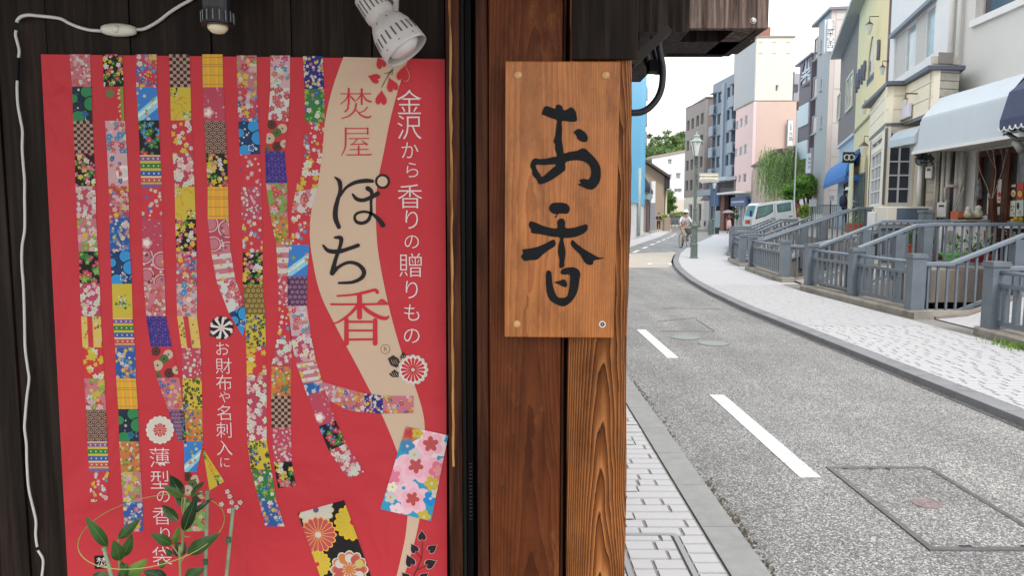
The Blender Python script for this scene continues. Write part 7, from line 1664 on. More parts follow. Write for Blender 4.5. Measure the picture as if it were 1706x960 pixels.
# loose sprig of blossoms
for i, (u, v) in enumerate([(386, 838), (394, 846), (400, 838), (382, 852), (379, 820), (383, 828), (369, 841)]): PR.fan((u, v), ringpts((u, v), 4.5, 20, 5, .4), WH, .0007+i*.00002); PR.fan((u, v), ringpts((u, v), 1.2, 6), ORG, .00086+i*.00002)
def curve2(pts, n=8): return [(p.x, p.y) for p in smooth([(a, b, 0) for a, b in pts], n)]
# cream band
ps = thing('fabric_poster', 'large red poster with hanging ribbons of floral fabric print and black and white Japanese lettering', 'poster', Y(405, 960, YP))
BL = curve2([(572, 94.5), (553, 150), (540, 210), (533, 270), (528, 310), (519, 350), (516, 390), (521, 435), (534, 490), (560, 545), (600, 620), (640, 700), (668, 770), (678, 800)])
BR = curve2([(680, 97), (663, 150), (650, 200), (640, 250), (630, 300), (626, 340), (628, 400), (635, 450), (650, 520), (670, 590), (690, 640), (705, 690), (708, 730), (708, 790), (706, 800)])
BL2 = curve2([(678, 800), (680, 840), (676, 890), (668, 930), (655, 985)]); BR2 = curve2([(706, 800), (703, 840), (694, 890), (680, 940), (664, 985)])
cb_ = Print(0); left = BL+BL2[1:]; right = BR+BR2[1:]
cb_.shape([left+right[::-1]], (.60, .44, .32), .0004)
sheet = Print(0); sheet.shape([[(68, 90), (741, 98), (745, 985), (114, 985)]], RED, 0)
# sheet has thickness
q = [(68, 90), (741, 98), (745, 985), (114, 985)]
vs = [Y(u, v, YP) for u, v in q]+[Y(u, v, YP)+Vector((0, .0012, 0)) for u, v in q]; sheet.mb.add(vs, [(0, 1, 5, 4), (1, 2, 6, 5), (2, 3, 7, 6), (3, 0, 4, 7)], RED)
sheet.mb.build('sheet', M_PRINT, ps); cb_.mb.build('cream_band', M_PRINT, ps)
# envelopes
patch('bigpink', [(676, 711), (747, 726), (718, 869), (634, 849)], .0013)
patch('bigchrys', [(496, 856), (573, 834), (622, 972), (545, 994)], .0013)
# heart leaves and stems
def heart(c, r, ang, col, d, outline=None):
    pts = []
    for k in range(18):
        t = 2*math.pi*k/18; x = 16*math.sin(t)**3/17; y = -(13*math.cos(t)-5*math.cos(2*t)-2*math.cos(3*t)-math.cos(4*t))/17
        pts.append((c[0]+r*(x*.8*math.cos(ang)-y*1.15*math.sin(ang)), c[1]+r*(x*.8*math.sin(ang)+y*1.15*math.cos(ang))))
    if outline: PR.shape([[(c[0]+(x-c[0])*1.13, c[1]+(y-c[1])*1.1) for x, y in pts]], outline, d-.00005)
    PR.shape([pts], col, d)
HR = (.52, .035, .045)
for c, r, a in (((634, 105), 11, 2.7), ((624, 130), 11, 1.9), ((635, 164), 13, 3.2), ((653, 142), 12.5, 2.8), ((672, 123), 14, 3.35)): heart(c, r, a, HR, .0014, (.55, .25, .18) if c[0] > 650 else None)
def stroke(pts, col, d, P=None, caps=True, n=7):
    """pts (x,y,w): brush stroke with varying width, one outline polygon per segment plus round ends"""
    P = P or PR; sm = smooth([(x, y, w) for x, y, w in pts], n) if len(pts) > 2 else [Vector(p) for p in pts]
    L_, R_ = [], []
    for i, p in enumerate(sm):
        a = sm[max(0, i-1)]; b = sm[min(len(sm)-1, i+1)]; dx, dy = b.x-a.x, b.y-a.y; l = math.hypot(dx, dy)+1e-9; ox, oy = -dy/l*p.z/2, dx/l*p.z/2
        L_.append((p.x+ox, p.y+oy)); R_.append((p.x-ox, p.y-oy))
    for i in range(len(sm)-1): P.conv([L_[i], L_[i+1], R_[i+1], R_[i]], col, d)
    if caps:
        for p, dd in ((sm[0], d-.000006), (sm[-1], d-.000012)): P.conv(ringpts((p.x, p.y), p.z/2, 12), col, dd)
DKR = (.03, .02, .03)
stroke([(636, 145, 1.2), (645, 128, 1.4), (654, 115, 2)], (.10, .10, .03), .0015); stroke([(641, 122, 1), (649, 120, 1.4), (654, 115, 1.5)], (.10, .10, .03), .00152); stroke([(653, 125, 1), (654, 115, 1.4)], (.10, .10, .03), .00154)
for c, r, a in (((703, 894), 9, 3.1), ((690, 915), 9, 2.6), ((720, 915), 9, -2.2), ((683, 936), 11, 2.7), ((717, 940), 10.5, -2.0), ((706, 962), 9, -2.3), ((676, 962), 9, 2.4)): heart(c, r, a, DKR, .0015, (.6, .42, .32))
stroke([(704, 905, 1), (703, 925, 1.3), (699, 940, 1.4), (690, 960, 1.6), (684, 980, 1.6)], (.10, .03, .03), .0013); stroke([(694, 922, 1), (701, 930, 1.2)], (.1, .03, .03), .00131); stroke([(712, 943, 1), (696, 950, 1.3)], (.1, .03, .03), .00132)
# flower crests
def crest(c, r, kind):
    d = .0014
    if kind == 0:
        for k in range(16):
            a = 2*math.pi*k/16; p = (c[0]+r*.86*math.cos(a), c[1]+r*.86*math.sin(a)); PR.conv(ringpts(p, r*.19, 10), WH, d+k*.00001)
        PR.conv(ringpts(c, r*.88, 24), (.74, .68, .62), d+.0002)
        for k in range(16):
            a = 2*math.pi*k/16; p0_ = (c[0]+r*.14*math.cos(a), c[1]+r*.14*math.sin(a)); p1_ = (c[0]+r*.72*math.cos(a), c[1]+r*.72*math.sin(a)); stroke([(*p0_, r*.06), (*p1_, r*.22)], RED, d+.0003+k*.00001)
        PR.conv(ringpts(c, r*.13, 10), (.6, .5, .4), d+.0006)
    elif kind == 1:
        for k in range(16):
            a = 2*math.pi*k/16; p = (c[0]+r*.84*math.cos(a), c[1]+r*.84*math.sin(a)); PR.conv(ringpts(p, r*.2, 10), (.66, .62, .55), d+k*.00001)
        PR.conv(ringpts(c, r*.86, 24), (.62, .58, .5), d+.0002)
        PR.conv(ringpts(c, r*.52, 32, 8, .2), RED, d+.0003); 
        for k in range(12):
            a = 2*math.pi*k/12; stroke([(c[0]+r*.1*math.cos(a), c[1]+r*.1*math.sin(a), .5), (c[0]+r*.48*math.cos(a), c[1]+r*.48*math.sin(a), 1.2)], (.66, .5, .42), d+.0004+k*.00001)
    else:
        PR.conv(ringpts(c, r, 28), BLK, d)
        for k in range(16): a = 2*math.pi*k/16; PR.conv(ringpts((c[0]+r*.93*math.cos(a), c[1]+r*.93*math.sin(a)), r*.12, 8), WH if k % 2 else BLK, d+.0001+k*.00001)
        for k in range(8):
            a = 2*math.pi*k/8+.2; stroke([(c[0]+r*.2*math.cos(a), c[1]+r*.2*math.sin(a), r*.12), (c[0]+r*.86*math.cos(a), c[1]+r*.86*math.sin(a), r*.26)], (.72, .66, .62), d+.0003+k*.00001)
        PR.conv(ringpts(c, r*.3, 12), (.60, .50, .46), d+.0005)
crest((688, 616.5), 24.5, 0); crest((266.5, 717), 23, 1); crest((369, 546.5), 19, 2); PR.conv(ringpts((352, 558), 4, 8), (.08, .06, .05), .0013)
for pts in ([(646, 598), (655, 592), (664, 598), (668, 608), (660, 613), (651, 609)], [(666, 596), (671, 586), (676, 592), (674, 600), (669, 602)], [(648, 624), (657, 616), (665, 622), (664, 629), (654, 629)]):
    PR.shape([pts], (.05, .035, .03), .00135); cx_ = sum(p[0] for p in pts)/len(pts); cy_ = sum(p[1] for p in pts)/len(pts)
    for k in range(3): stroke([(cx_-6+k*4, cy_-3, .6), (cx_-2+k*3.4, cy_+4, .6)], (.55, .42, .32), .0016+k*.00001)
stroke([(660, 600, 1), (668, 606, 1)], (.05, .03, .03), .0014)
PR.mb.build('printed_ribbons', M_PRINT, ps)
# --- large lettering drawn stroke by stroke
LT = Print(0); dk = (.022, .018, .02)
def strokes(lst, sc, ox, oy, col, d):
    LT = Print(0)
    for i, st in enumerate(lst): stroke([(ox+x/sc, oy+y/sc, w/sc*1.12) for x, y, w in st], col, d+i*.00002, LT)
    LT.mb.build('brush_lettering', M_PRINT, ps)
strokes([[(265,115,10),(300,150,30),(305,220,26),(285,290,28),(270,360,34),(270,430,34),(295,495,28)], [(305,260,14),(350,195,20),(420,155,26),(500,142,30),(550,145,24)],
 [(400,245,14),(430,280,26),(480,290,26),(540,268,28),(590,240,32)], [(515,200,34),(545,230,26),(540,300,18),(540,380,20),(520,440,24),(475,465,24),(430,455,22),(415,420,18),(435,390,18),(490,378,18),(550,395,20),(600,440,30),(630,480,34)]], 4.571, 500, 270, dk, .0012)
LT = Print(0); c_ = (500+627/4.571, 270+147/4.571); ro_, ri_ = 57/4.571, 39/4.571
LT.conv(ringpts(c_, ro_, 28), dk, .00135); LT.conv(ringpts(c_, ri_, 28), (.60, .44, .32), .0014)
strokes([[(175,635,14),(215,675,28),(290,682,30),(370,660,26),(440,635,28)], [(265,575,16),(310,580,30),(305,640,24),(270,740,26),(245,845,36)], [(250,840,30),(300,795,22),(370,765,22),(440,780,26),(485,830,30),(470,880,28),(400,915,22),(295,922,16)]], 4.571, 500, 270, dk, .0015)
RR = (.56, .035, .05)
strokes([[(105,160,14),(230,150,16),(330,130,22),(405,112,22),(425,130,26)], [(55,227,15),(280,227,15),(510,223,17)], [(430,214,6),(462,198,26),(500,218,12)], [(283,150,36),(283,330,36)], [(275,230,26),(200,310,20),(120,365,14),(65,385,9)], [(300,230,20),(350,280,28),(430,325,28),(490,340,26),(515,325,14)],
 [(178,350,30),(178,540,34)], [(408,355,32),(408,540,34)], [(190,367,17),(410,367,17)], [(190,437,15),(400,437,15)], [(190,510,16),(400,507,16)]], 4.8, 540, 460, RR, .0012)
strokes([[(165,155,8),(300,155,9)], [(245,105,18),(245,260,16)], [(240,165,12),(215,215,10),(165,258,8)], [(255,170,8),(295,215,16)], [(310,155,8),(465,155,10)], [(375,110,18),(375,260,16)], [(370,165,12),(330,215,9),(300,235,7)], [(385,165,9),(420,215,16),(468,235,16)],
 [(235,270,12),(240,300,14),(210,335,14)], [(430,290,12),(400,325,10),(350,345,8)], [(320,255,16),(305,320,16),(250,375,12),(175,402,8)], [(320,320,10),(370,370,14),(430,392,18),(468,382,12)]], 6, 540, 130, RR, .0012)
strokes([[(215,500,16),(215,640,16),(205,710,12),(175,770,8)], [(215,503,9),(440,503,9)], [(435,500,14),(435,560,12)], [(215,555,8),(440,552,8)], [(250,605,9),(445,602,9)], [(330,610,10),(290,655,9),(270,662,10)], [(265,665,8),(430,655,10)], [(380,625,8),(425,665,16)], [(345,680,14),(345,765,14)], [(255,715,8),(440,712,9)], [(225,768,9),(470,765,12)]], 6, 540, 130, RR, .0012)
LT.mb.build('lettering_ring', M_PRINT, ps); LT = Print(0)
LT.conv(ringpts((642, 582), 8, 24), (.06, .04, .04), .0009); LT.conv(ringpts((642, 582), 7.2, 24), (.60, .44, .32), .00095)
LT.mb.build('registered_mark_ring', M_PRINT, ps)
M_WTXT = mat('white_print', (.72, .61, .60), .5, var=.03); M_DTXT = mat('dark_print', (.03, .02, .02), .6, var=.03, spec=.15)
SC = (Y(500, 480, YP)-Y(499, 480, YP)).length
def glyph(ch, u, v, size, m, d=.0011, wgt=-.008):
    p = Y(u, v, YP-d); o = text_mesh(ch, m, 'lettering', ps, p, (1, 0, 0), (0, 0, 1), size*SC*1.02, wgt*size*SC if wgt else 0); return o
for ch, u, v, s_ in (('金', 682, 169.5, 43), ('沢', 682, 212, 42), ('か', 683, 250, 31), ('ら', 687, 283, 29), ('香', 683, 327, 43), ('り', 686, 366, 36), ('の', 686, 403, 29), ('贈', 684, 442, 43), ('り', 686, 483, 35), ('も', 686, 521, 33), ('の', 686, 560, 32),
    ('お', 371, 581, 26), ('財', 372.5, 610, 29), ('布', 373, 638, 29), ('や', 374, 662, 22), ('名', 373, 688, 29), ('刺', 373, 717, 29), ('入', 374, 747, 29), ('に', 375, 771, 21),
    ('薄', 266, 763, 37), ('型', 266.5, 800, 36), ('の', 272, 828, 27), ('香', 270, 860, 35), ('り', 275, 891, 29), ('袋', 270, 927, 36)): glyph(ch, u, v, s_, M_WTXT)
glyph('R', 642.3, 582, 10.5, M_DTXT, .0011, -.01)
sl = Print(0); sl.conv([(157, 927), (181, 926), (182, 948), (158, 949)], (.012, .012, .012), .0008); sl.mb.build('seal_square', M_PRINT, ps); glyph('焚', 169.5, 937.5, 19, M_WTXT, .0011, .0)
# ================================================================ POTTED PLANT IN FRONT OF THE POSTER
Z7 = zc(4.8, 120, 760)
pp_ = thing('potted_sapling', 'glossy green sapling with green stakes and wire hoop in front of the red poster', 'plant', (-.55, 1.15, 0))
M_GL = leaf_mat('glossy_leaf', (.045, .12, .035), .28); M_GLD = leaf_mat('glossy_dark_leaf', (.022, .06, .025), .25); M_GLL = leaf_mat('young_leaf', (.13, .25, .05), .35)
def nleaf(b, t, w_, m, dy0=0, dy1=-.02, y=1.15):
    A_ = Y(*Z7(b), y+dy0); B_ = Y(*Z7(t), y+dy1); d = B_-A_; L_ = d.length; dn = d.normalized(); view = (A_-Vector((0, 0, H))).normalized()
    side = dn.cross(view).normalized(); nrm = side.cross(dn); W_ = 1.05*w_/4.8/F*y; mb = MB(); n = 10; vs = []
    for i in range(n+1):
        f = i/n; prof_ = (math.sin(math.pi*f**.85))**.8*(1-.25*f) if 0 < f < 1 else 0
        c = A_+d*f-nrm*(.10*L_*math.sin(math.pi*f)); ww = W_*.56*prof_
        for s_ in (-1, -.5, 0, .5, 1): vs.append(c+side*ww*s_-nrm*(-abs(s_)**1.5*ww*.35)+nrm*.0006*math.sin(i*2.1+s_*3))
    for i in range(n):
        for j in range(4): mb.f.append((i*5+j, i*5+j+1, (i+1)*5+j+1, (i+1)*5+j)); mb.c.append(None)
    mb.v = [tuple(v) for v in vs]; lf = mb.build('leaf', m, pp_, smooth=True)
    mb = MB(); mb.tube([A_+d*f-nrm*(.10*L_*math.sin(math.pi*f)+.0003) for f in (0, .25, .5, .75, .93)], [.0009, .0008, .0006, .0004, .0002], 4); mb.build('midrib', M_GLL, lf)
for b, t, w_, m, a0, a1 in [((285,730),(105,485),85,M_GL,0,-.03), ((370,665),(550,500),80,M_GL,0,-.02), ((390,840),(330,672),100,M_GL,-.01,-.05), ((415,810),(482,625),85,M_GL,.01,0), ((880,330),(785,155),100,M_GLD,.01,.03),
    ((885,332),(728,240),62,M_GLL,0,-.02), ((900,405),(828,325),60,M_GL,.01,.02), ((892,605),(1000,310),95,M_GLD,.0,-.02), ((930,480),(1135,332),42,M_GLD,0,.02), ((848,525),(718,393),75,M_GL,.01,.03), ((800,712),(625,618),80,M_GL,0,-.03),
    ((818,705),(862,552),58,M_GLL,0,-.03), ((922,782),(1192,618),112,M_GL,0,-.04), ((945,310),(1062,203),38,M_GL,.02,.05), ((940,322),(1052,293),24,M_GLL,.01,.03), ((862,812),(838,688),85,M_GLD,.01,.01), ((878,800),(900,690),60,M_GLD,.01,.02),
    ((395,1000),(440,855),80,M_GL,0,-.02), ((445,975),(605,822),110,M_GLL,0,-.03), ((760,985),(568,925),95,M_GLD,0,-.02), ((900,980),(1064,898),100,M_GL,0,-.03), ((160,970),(320,950),70,M_GL,0,-.02), ((700,900),(752,850),40,M_GL,0,0), ((735,880),(690,840),34,M_GL,.01,.01), ((800,800),(745,745),45,M_GL,.02,.02),
    ((420,960),(395,845),60,M_GL,.02,.03), ((640,1050),(700,960),80,M_GLD,0,-.02), ((500,1060),(520,960),70,M_GL,0,0)]:
    nleaf(b, t, w_, m, a0, a1)
base1 = Vector((Y(*Z7((380, 960)), 1.15).x-.02, 1.15, .34)); base2 = Vector((Y(*Z7((866, 960)), 1.15).x, 1.15, .34))
M_STEM = mat('pale_green_stem', (.22, .26, .10), .6, var=.15, scale=50); M_BAM = mat('green_plastic_stake', (.20, .27, .17), .5, var=.15, scale=60, dirt=(.42, .46, .36), dirtamt=.5)
def stem(pts, r, nm='stem', m=None, y=1.15, base=None):
    p = [Y(*Z7(q), y) for q in pts]
    if base: p = p+[base]
    mb = MB(); mb.tube(smooth(p, 5), r, 7); mb.build(nm, m or M_STEM, pp_, smooth=True)
stem([(370, 665), (373, 760), (378, 860), (380, 960)], .0019, base=base1); stem([(905, 330), (895, 480), (885, 620), (878, 780), (866, 960)], .0020, base=base2)
stem([(895, 520), (930, 478), (985, 440)], .0011); stem([(880, 640), (925, 650), (945, 640)], .0009); stem([(866, 810), (830, 760), (800, 710)], .0011); stem([(868, 850), (900, 810), (925, 780)], .0011); stem([(895, 480), (880, 430), (882, 332)], .0010)
for k, (a, b) in enumerate([((256, 738), (315, 960)), ((1082, 285), (1068, 960)), ((1288, 418), (1235, 960))]):
    p, q = Y(*Z7(a), 1.12 if k == 0 else 1.19), Y(*Z7(b), 1.12 if k == 0 else 1.19); d = (q-p).normalized(); q2 = p+d*((p.z-.3)/-d.z)
    mb = MB(); mb.tube([p, q, q2], .0030, 8); mb.build('stake', M_BAM, pp_, smooth=True)
    mb = MB(); mb.tube([p-d*.001, p+d*.004], .0036, 8); mb.build('stake_cap', M_BAM, pp_)
c = Y(*Z7((655, 582)), 1.15); mb = MB(); R_ = .106; ta_ = math.radians(9)
mb.tube([c+Vector((R_*math.cos(a), -R_*math.sin(a)*math.cos(ta_), -R_*math.sin(a)*math.sin(ta_)-.004*math.cos(a))) for a in [2*math.pi*k/48 for k in range(48)]], .0008, 6, closed=True); mb.build('wire_hoop', mat('olive_wire', (.35, .36, .10), .45), pp_, smooth=True)
for q in ((1252, 672), (1068, 850)):
    p = Y(*Z7(q), 1.185); mb = MB(); mb.lathe([(.001, -.004), (.0045, -.004), (.0045, .004), (.001, .004)], p, 8); mb.build('clip', plain('dark_green_clip', (.05, .12, .06)) if q[0] > 1100 else bpy.data.materials['dark_green_clip'], pp_)
mb = MB(); mb.lathe([(.0, 0), (.11, 0), (.15, .36), (.16, .36), (.16, .385), (.145, .385), (.135, .35), (0, .35)], (c.x, 1.15, .0), 24); mb.build('pot', mat('brown_plastic_pot', (.12, .06, .035), .6), pp_, smooth=False)
# ================================================================ STREET LAMPS
def lamp(name, lab, x, y, grp='green street lamps'):
    t = thing(name, lab, 'street lamp', (x, y, 0), grp); b = (x, y, ZP); zz = lambda v: Y(1155, v, 25.03).z-ZP
    mb = MB(); mb.lathe([(.145, 0), (.145, .03), (.12, .05), (.115, .42), (.125, .43), (.125, .47), (.10, .50), (.098, 1.0), (.13, 1.04), (.14, 1.09), (.10, 1.13), (.085, 1.17), (.065, 1.25), (.06, 1.6), (.068, 1.62), (.068, 1.66), (.055, 1.68), (.045, 3.05), (.06, 3.07), (.06, 3.10), (.04, 3.12)], b, 14); mb.build('post', M_GREEN, t, smooth=False)
    mb = MB(); mb.lathe([(.02, 3.12), (.075, 3.14), (.085, 3.17), (.085, 3.185), (.02, 3.19)], b, 12); mb.build('collar', M_GREEN, t)
    for k in range(4):
        a = math.pi/2*k+.6; c_, s_ = math.cos(a), math.sin(a); mb = MB()
        mb.bar((x+.075*c_, y+.075*s_, ZP+3.15), (x+.085*c_, y+.085*s_, ZP+3.40), .012, .012); mb.bar((x+.085*c_, y+.085*s_, ZP+3.402), (x+.205*c_, y+.205*s_, ZP+3.86), .014, .014); mb.build('lantern_arm', M_GREEN, t)
    mb = MB(); mb.lathe([(.05, 3.20), (.05, 3.38), (.03, 3.39)], b, 10); mb.build('lamp_holder', plain('dark_green_holder', (.05, .07, .06)) if not bpy.data.materials.get('dark_green_holder') else bpy.data.materials['dark_green_holder'], t)
    mb = MB(); mb.lathe([(.085, 3.405), (.20, 3.855)], b, 6); mb.lathe([(.09, 3.402), (.0, 3.403)], b, 6); g = mb.build('lantern_glass', M_FROST, t)
    mb = MB(); mb.lathe([(.225, 3.86), (.225, 3.885), (.13, 3.95), (.115, 3.97), (.115, 4.05), (.13, 4.06), (.05, 4.10), (.03, 4.12), (.04, 4.15), (.012, 4.19), (0, 4.22)], b, 8); mb.build('roof', mat('pale_verdigris_roof', (.32, .38, .35), .5) if not bpy.data.materials.get('pale_verdigris_roof') else bpy.data.materials['pale_verdigris_roof'], t)
    return t
l1 = lamp('street_lamp', 'nearest dark green street lamp at the bend with a cream direction sign beside it', 6.12, 25.03)
def relamp(lab, x, y, hs=1):
    c_ = copy_tree(l1); c_.location = (x, y, 0); c_['label'] = lab; return c_
relamp('second green street lamp further down the right pavement beside a grey panel', 15.03, 55.8)
relamp('distant street lamp in front of the pink building balcony', 20.4, 66.5)
sg = thing('direction_sign', 'cream direction sign with a left arrow on the nearest lamp post', 'sign', (6.6, 25, 3)); y = 24.95
a, b = Y(1164.5, 303.5, y), Y(1198, 288, y); mb = MB(); mb.box(a.x, b.x, y, y+.05, a.z, b.z); mb.build('frame', plain('grey_sign_frame2', (.38, .40, .40)), sg)
a, b = Y(1165.5, 300, y), Y(1196, 290.5, y); mb = MB(); mb.box(a.x, b.x, y-.008, y-.001, a.z, b.z); mb.build('panel', plain('cream_sign', (.76, .72, .58)), sg)
mb = MB(); mb.bar((6.12, y+.02, b.z-.03), (a.x, y+.02, b.z-.03), .03, .03); mb.bar((6.12, y+.02, a.z+.03), (a.x, y+.02, a.z+.03), .03, .03); mb.build('bracket', M_GREEN, sg)
text_mesh('←', M_INK, 'lettering', sg, Y(1167.5, 294.2, y-.012), (1, 0, 0), UP, .13, .004); text_mesh('香林坊武家屋敷跡', M_INK, 'lettering', sg, Y(1183, 294, y-.012), (1, 0, 0), UP, .066)
a, b = Y(1167, 299, y), Y(1192, 298.2, y); mb = MB(); mb.box(a.x, b.x, y-.012, y-.0085, a.z, b.z); mb.build('underline', plain('brown_line', (.3, .25, .2)), sg)
t = thing('information_board', 'plain slate grey upright panel beside the second street lamp', 'panel', Y(1196, 379, 57)); a, b = Y(1190.5, 379, 57), Y(1200, 351, 57); mb = MB(); mb.box(a.x, b.x, 57, 57.08, a.z, b.z); mb.build('panel', plain('slate_blue_panel', (.20, .26, .30)), t); mb = MB(); mb.box(a.x+.05, b.x-.05, 57.01, 57.07, .02, a.z-.001); mb.build('base', M_DARK, t)
t = thing('utility_cabinet', 'low green grey cabinet at the foot of the second street lamp', 'cabinet', Y(1183, 390, 55)); a, b = Y(1181, 391, 55), Y(1186, 367, 55); mb = MB(); mb.box(a.x, b.x, 55, 55.3, ZP, b.z); mb.build('body', M_GREEN, t, bevel=.02)
# ================================================================ TREES
def rleaf(mb, c, s_, r_):
    n = Vector((r_.gauss(0, 1), r_.gauss(0, 1), r_.gauss(0, 1)+.6)).normalized(); x = n.orthogonal().normalized(); a = r_.uniform(0, 6.3); y_ = n.cross(x); u_ = x*math.cos(a)+y_*math.sin(a); v_ = n.cross(u_)
    mb.add([c-u_*s_, c-v_*s_*.45, c+u_*s_, c+v_*s_*.45], [(0, 1, 2, 3)])
def crown(mb, blobs, n, s_, r_, shell=.55):
    tot = sum(b[1][0]*b[1][2] for b in blobs)
    for c, rr in blobs:
        c = Vector(c); k = int(n*rr[0]*rr[2]/tot); subs = []
        for _ in range(max(4, k//60)):
            d = Vector((r_.gauss(0, 1), r_.gauss(0, 1), r_.gauss(0, 1))).normalized(); f = r_.uniform(.45, 1.0); subs.append((c+Vector((d.x*rr[0], d.y*rr[1], d.z*rr[2]))*f, r_.uniform(.16, .34)))
        for i in range(k):
            q, sr = subs[i % len(subs)]; d = Vector((r_.gauss(0, 1), r_.gauss(0, 1), r_.gauss(0, .8)))*sr*.6
            rleaf(mb, q+Vector((d.x*rr[0], d.y*rr[1], d.z*rr[2])), s_*r_.uniform(.6, 1.3), r_)
M_BARK = mat('bark', (.10, .075, .055), .9, var=.3, scale=20, bump=.5)
def tree(name, lab, base, blobs, n, s_, m, seed, tr=.12, grp=None):
    r_ = random.Random(seed); t = thing(name, lab, 'tree', base, grp); mb = MB(); b = Vector(base)
    for c, rr in blobs:
        c = Vector(c); mid = b+(c-b)*.5+Vector((r_.gauss(0, .1), r_.gauss(0, .1), 0)); mb.tube([b, mid, c], [tr, tr*.6, tr*.2], 7)
    mb.build('trunk', M_BARK, t, smooth=True); mb = MB(); crown(mb, blobs, n, s_, r_); mb.build('crown', m, t); return t
M_F1 = leaf_mat('foliage_green', (.11, .22, .04), .6); M_F2 = leaf_mat('willow_green', (.27, .38, .13), .6); M_F3 = leaf_mat('hill_green', (.17, .26, .09), .8); M_F4 = leaf_mat('yellow_green_shrub', (.30, .42, .04), .6); M_F6 = leaf_mat('bright_tree_green', (.17, .32, .05), .6); M_F5 = leaf_mat('hill_dark_green', (.075, .14, .05), .8)
# willow
r_ = random.Random(77); b = Y(1312, 350, 50); b.z = .6; t = thing('willow_tree', 'pale green drooping willow in front of the pink side wall', 'tree', b)
top = Y(1318, 262, 50); mb = MB(); mb.tube([b, b+Vector((.1, 0, 1.6)), top], [.16, .12, .05], 8)
mbl = MB()
for k in range(22): 
    a = r_.uniform(0, 6.28); e = top+Vector((math.cos(a)*r_.uniform(.6, 1.7)-.15, math.sin(a)*1.2, r_.uniform(-.5, .75))); mb.tube([b+(top-b)*r_.uniform(.5, .95), (top+e)/2+Vector((0, 0, .35)), e], [.05, .03, .012], 5)
    for s_ in range(26):
        p = e+Vector((r_.gauss(0, .28), r_.gauss(0, .28), r_.gauss(0, .15))); L_ = r_.uniform(1.0, 2.9); sw = Vector((r_.gauss(-.06, .1), r_.gauss(0, .1), 0)); k2 = int(L_/.075)
        for i in range(k2):
            q = p+sw*(i/k2)**.7*L_-Vector((0, 0, L_*i/k2)); d = Vector((r_.gauss(0, .4), r_.gauss(0, .4), -1)).normalized()*.14; w_ = Vector((r_.gauss(0, 1), r_.gauss(0, 1), 0)).normalized()*.030; mbl.add([q-w_, q+w_, q+d+w_*.2], [(0, 1, 2)])
mb.build('trunk', M_BARK, t, smooth=True); mbl.build('crown', M_F2, t)
def P_(u, v, y): return tuple(Y(u, v, y))
c0 = Y(1340, 345, 45); c0.z = .85
tree('garden_tree', 'dense mid green garden tree just right of the willow', tuple(c0), [(P_(1318, 326, 45), (.8, .7, .4)), (P_(1335, 308, 45), (.9, .8, .6)), (P_(1349, 302, 45), (.6, .6, .4)), (P_(1322, 316, 45), (.6, .6, .4)), (P_(1338, 322, 45), (.9, .7, .4)), (P_(1354, 312, 45), (.5, .5, .3))], 7500, .08, M_F6, 5)
c0 = Y(1343, 362, 40); c0.z = .85
tree('round_shrub', 'bright yellow green shrub behind the rear of the white truck', tuple(c0), [(P_(1342, 352, 41), (.38, .4, .42))], 1300, .06, M_F4, 6, .04)
tree('pavement_shrub', 'small yellow green bush beside the walking man on the left pavement', tuple(G(1106, 384)), [(P_(1108, 369, 73), (.45, .4, .75))], 900, .09, M_F4, 7, .05)
tree('courtyard_tree', 'dark green tree between the tan house and the white building', tuple(G(1114, 372)), [(P_(1113, 332, 88), (1.0, 1, 1.3)), (P_(1116, 345, 88), (1.2, 1, 1.0))], 2600, .13, M_F1, 8, .12)
tree('hedge_bush', 'low green bush before the white ground floor of the taupe block', (20, 88, 0), [(P_(1135, 357, 88), (1.5, .5, .45)), (P_(1148, 356, 88), (1.1, .5, .4))], 1500, .1, M_F4, 9, .05)
tree('street_shrub', 'green shrub by the cafe terrace under the pink building', tuple(G(1232, 377)), [(P_(1226, 358, 64), (.7, .5, .5)), (P_(1240, 356, 64), (.6, .5, .6))], 1100, .09, M_F1, 10, .05)
# wooded hill
mb = MB(); hx = lambda u, y: Y(u, 300, y).x
yy_ = 230; n = 40; vs = []; 
for i in range(n+1):
    x = -60+i*5.2; h = 19+4*math.sin(x*.05)+3*math.sin(x*.13+1); vs += [(x, 170, -2), (x, 205, h*.72), (x, 245, h), (x, 320, h*.6)]
mb.add(vs, [(i*4+k, (i+1)*4+k, (i+1)*4+k+1, i*4+k+1) for i in range(n) for k in range(3)]); o = mb.build('hill', mat('hill_undergrowth', (.05, .085, .03), .9, var=.3, scale=.1), smooth=True); o['kind'] = 'structure'; o['label'] = 'wooded hill beyond the end of the street'
r_ = random.Random(12)
for nm, m, n_, sd in (('hillside_trees', M_F3, 26000, 1), ('dark_hillside_trees', M_F5, 12000, 2)):  # second set is a darker green, scattered at random like the first
    mb = MB(); r_ = random.Random(sd); blobs = []
    for k in range(46):
        x = r_.uniform(24, 66); y = r_.uniform(198, 240); h = (19+4*math.sin(x*.05)+3*math.sin(x*.13+1))*(.72+.28*(y-205)/40); blobs.append(((x, y, h+r_.uniform(.5, 3.2)), (r_.uniform(2, 3.6), 2.5, r_.uniform(1.8, 3.4))))
    crown(mb, blobs, n_, .42, r_); o = mb.build(nm, m); o['kind'] = 'stuff'; o['label'] = 'mass of %s treetops covering the distant hill' % ('light green' if sd == 1 else 'darker green')
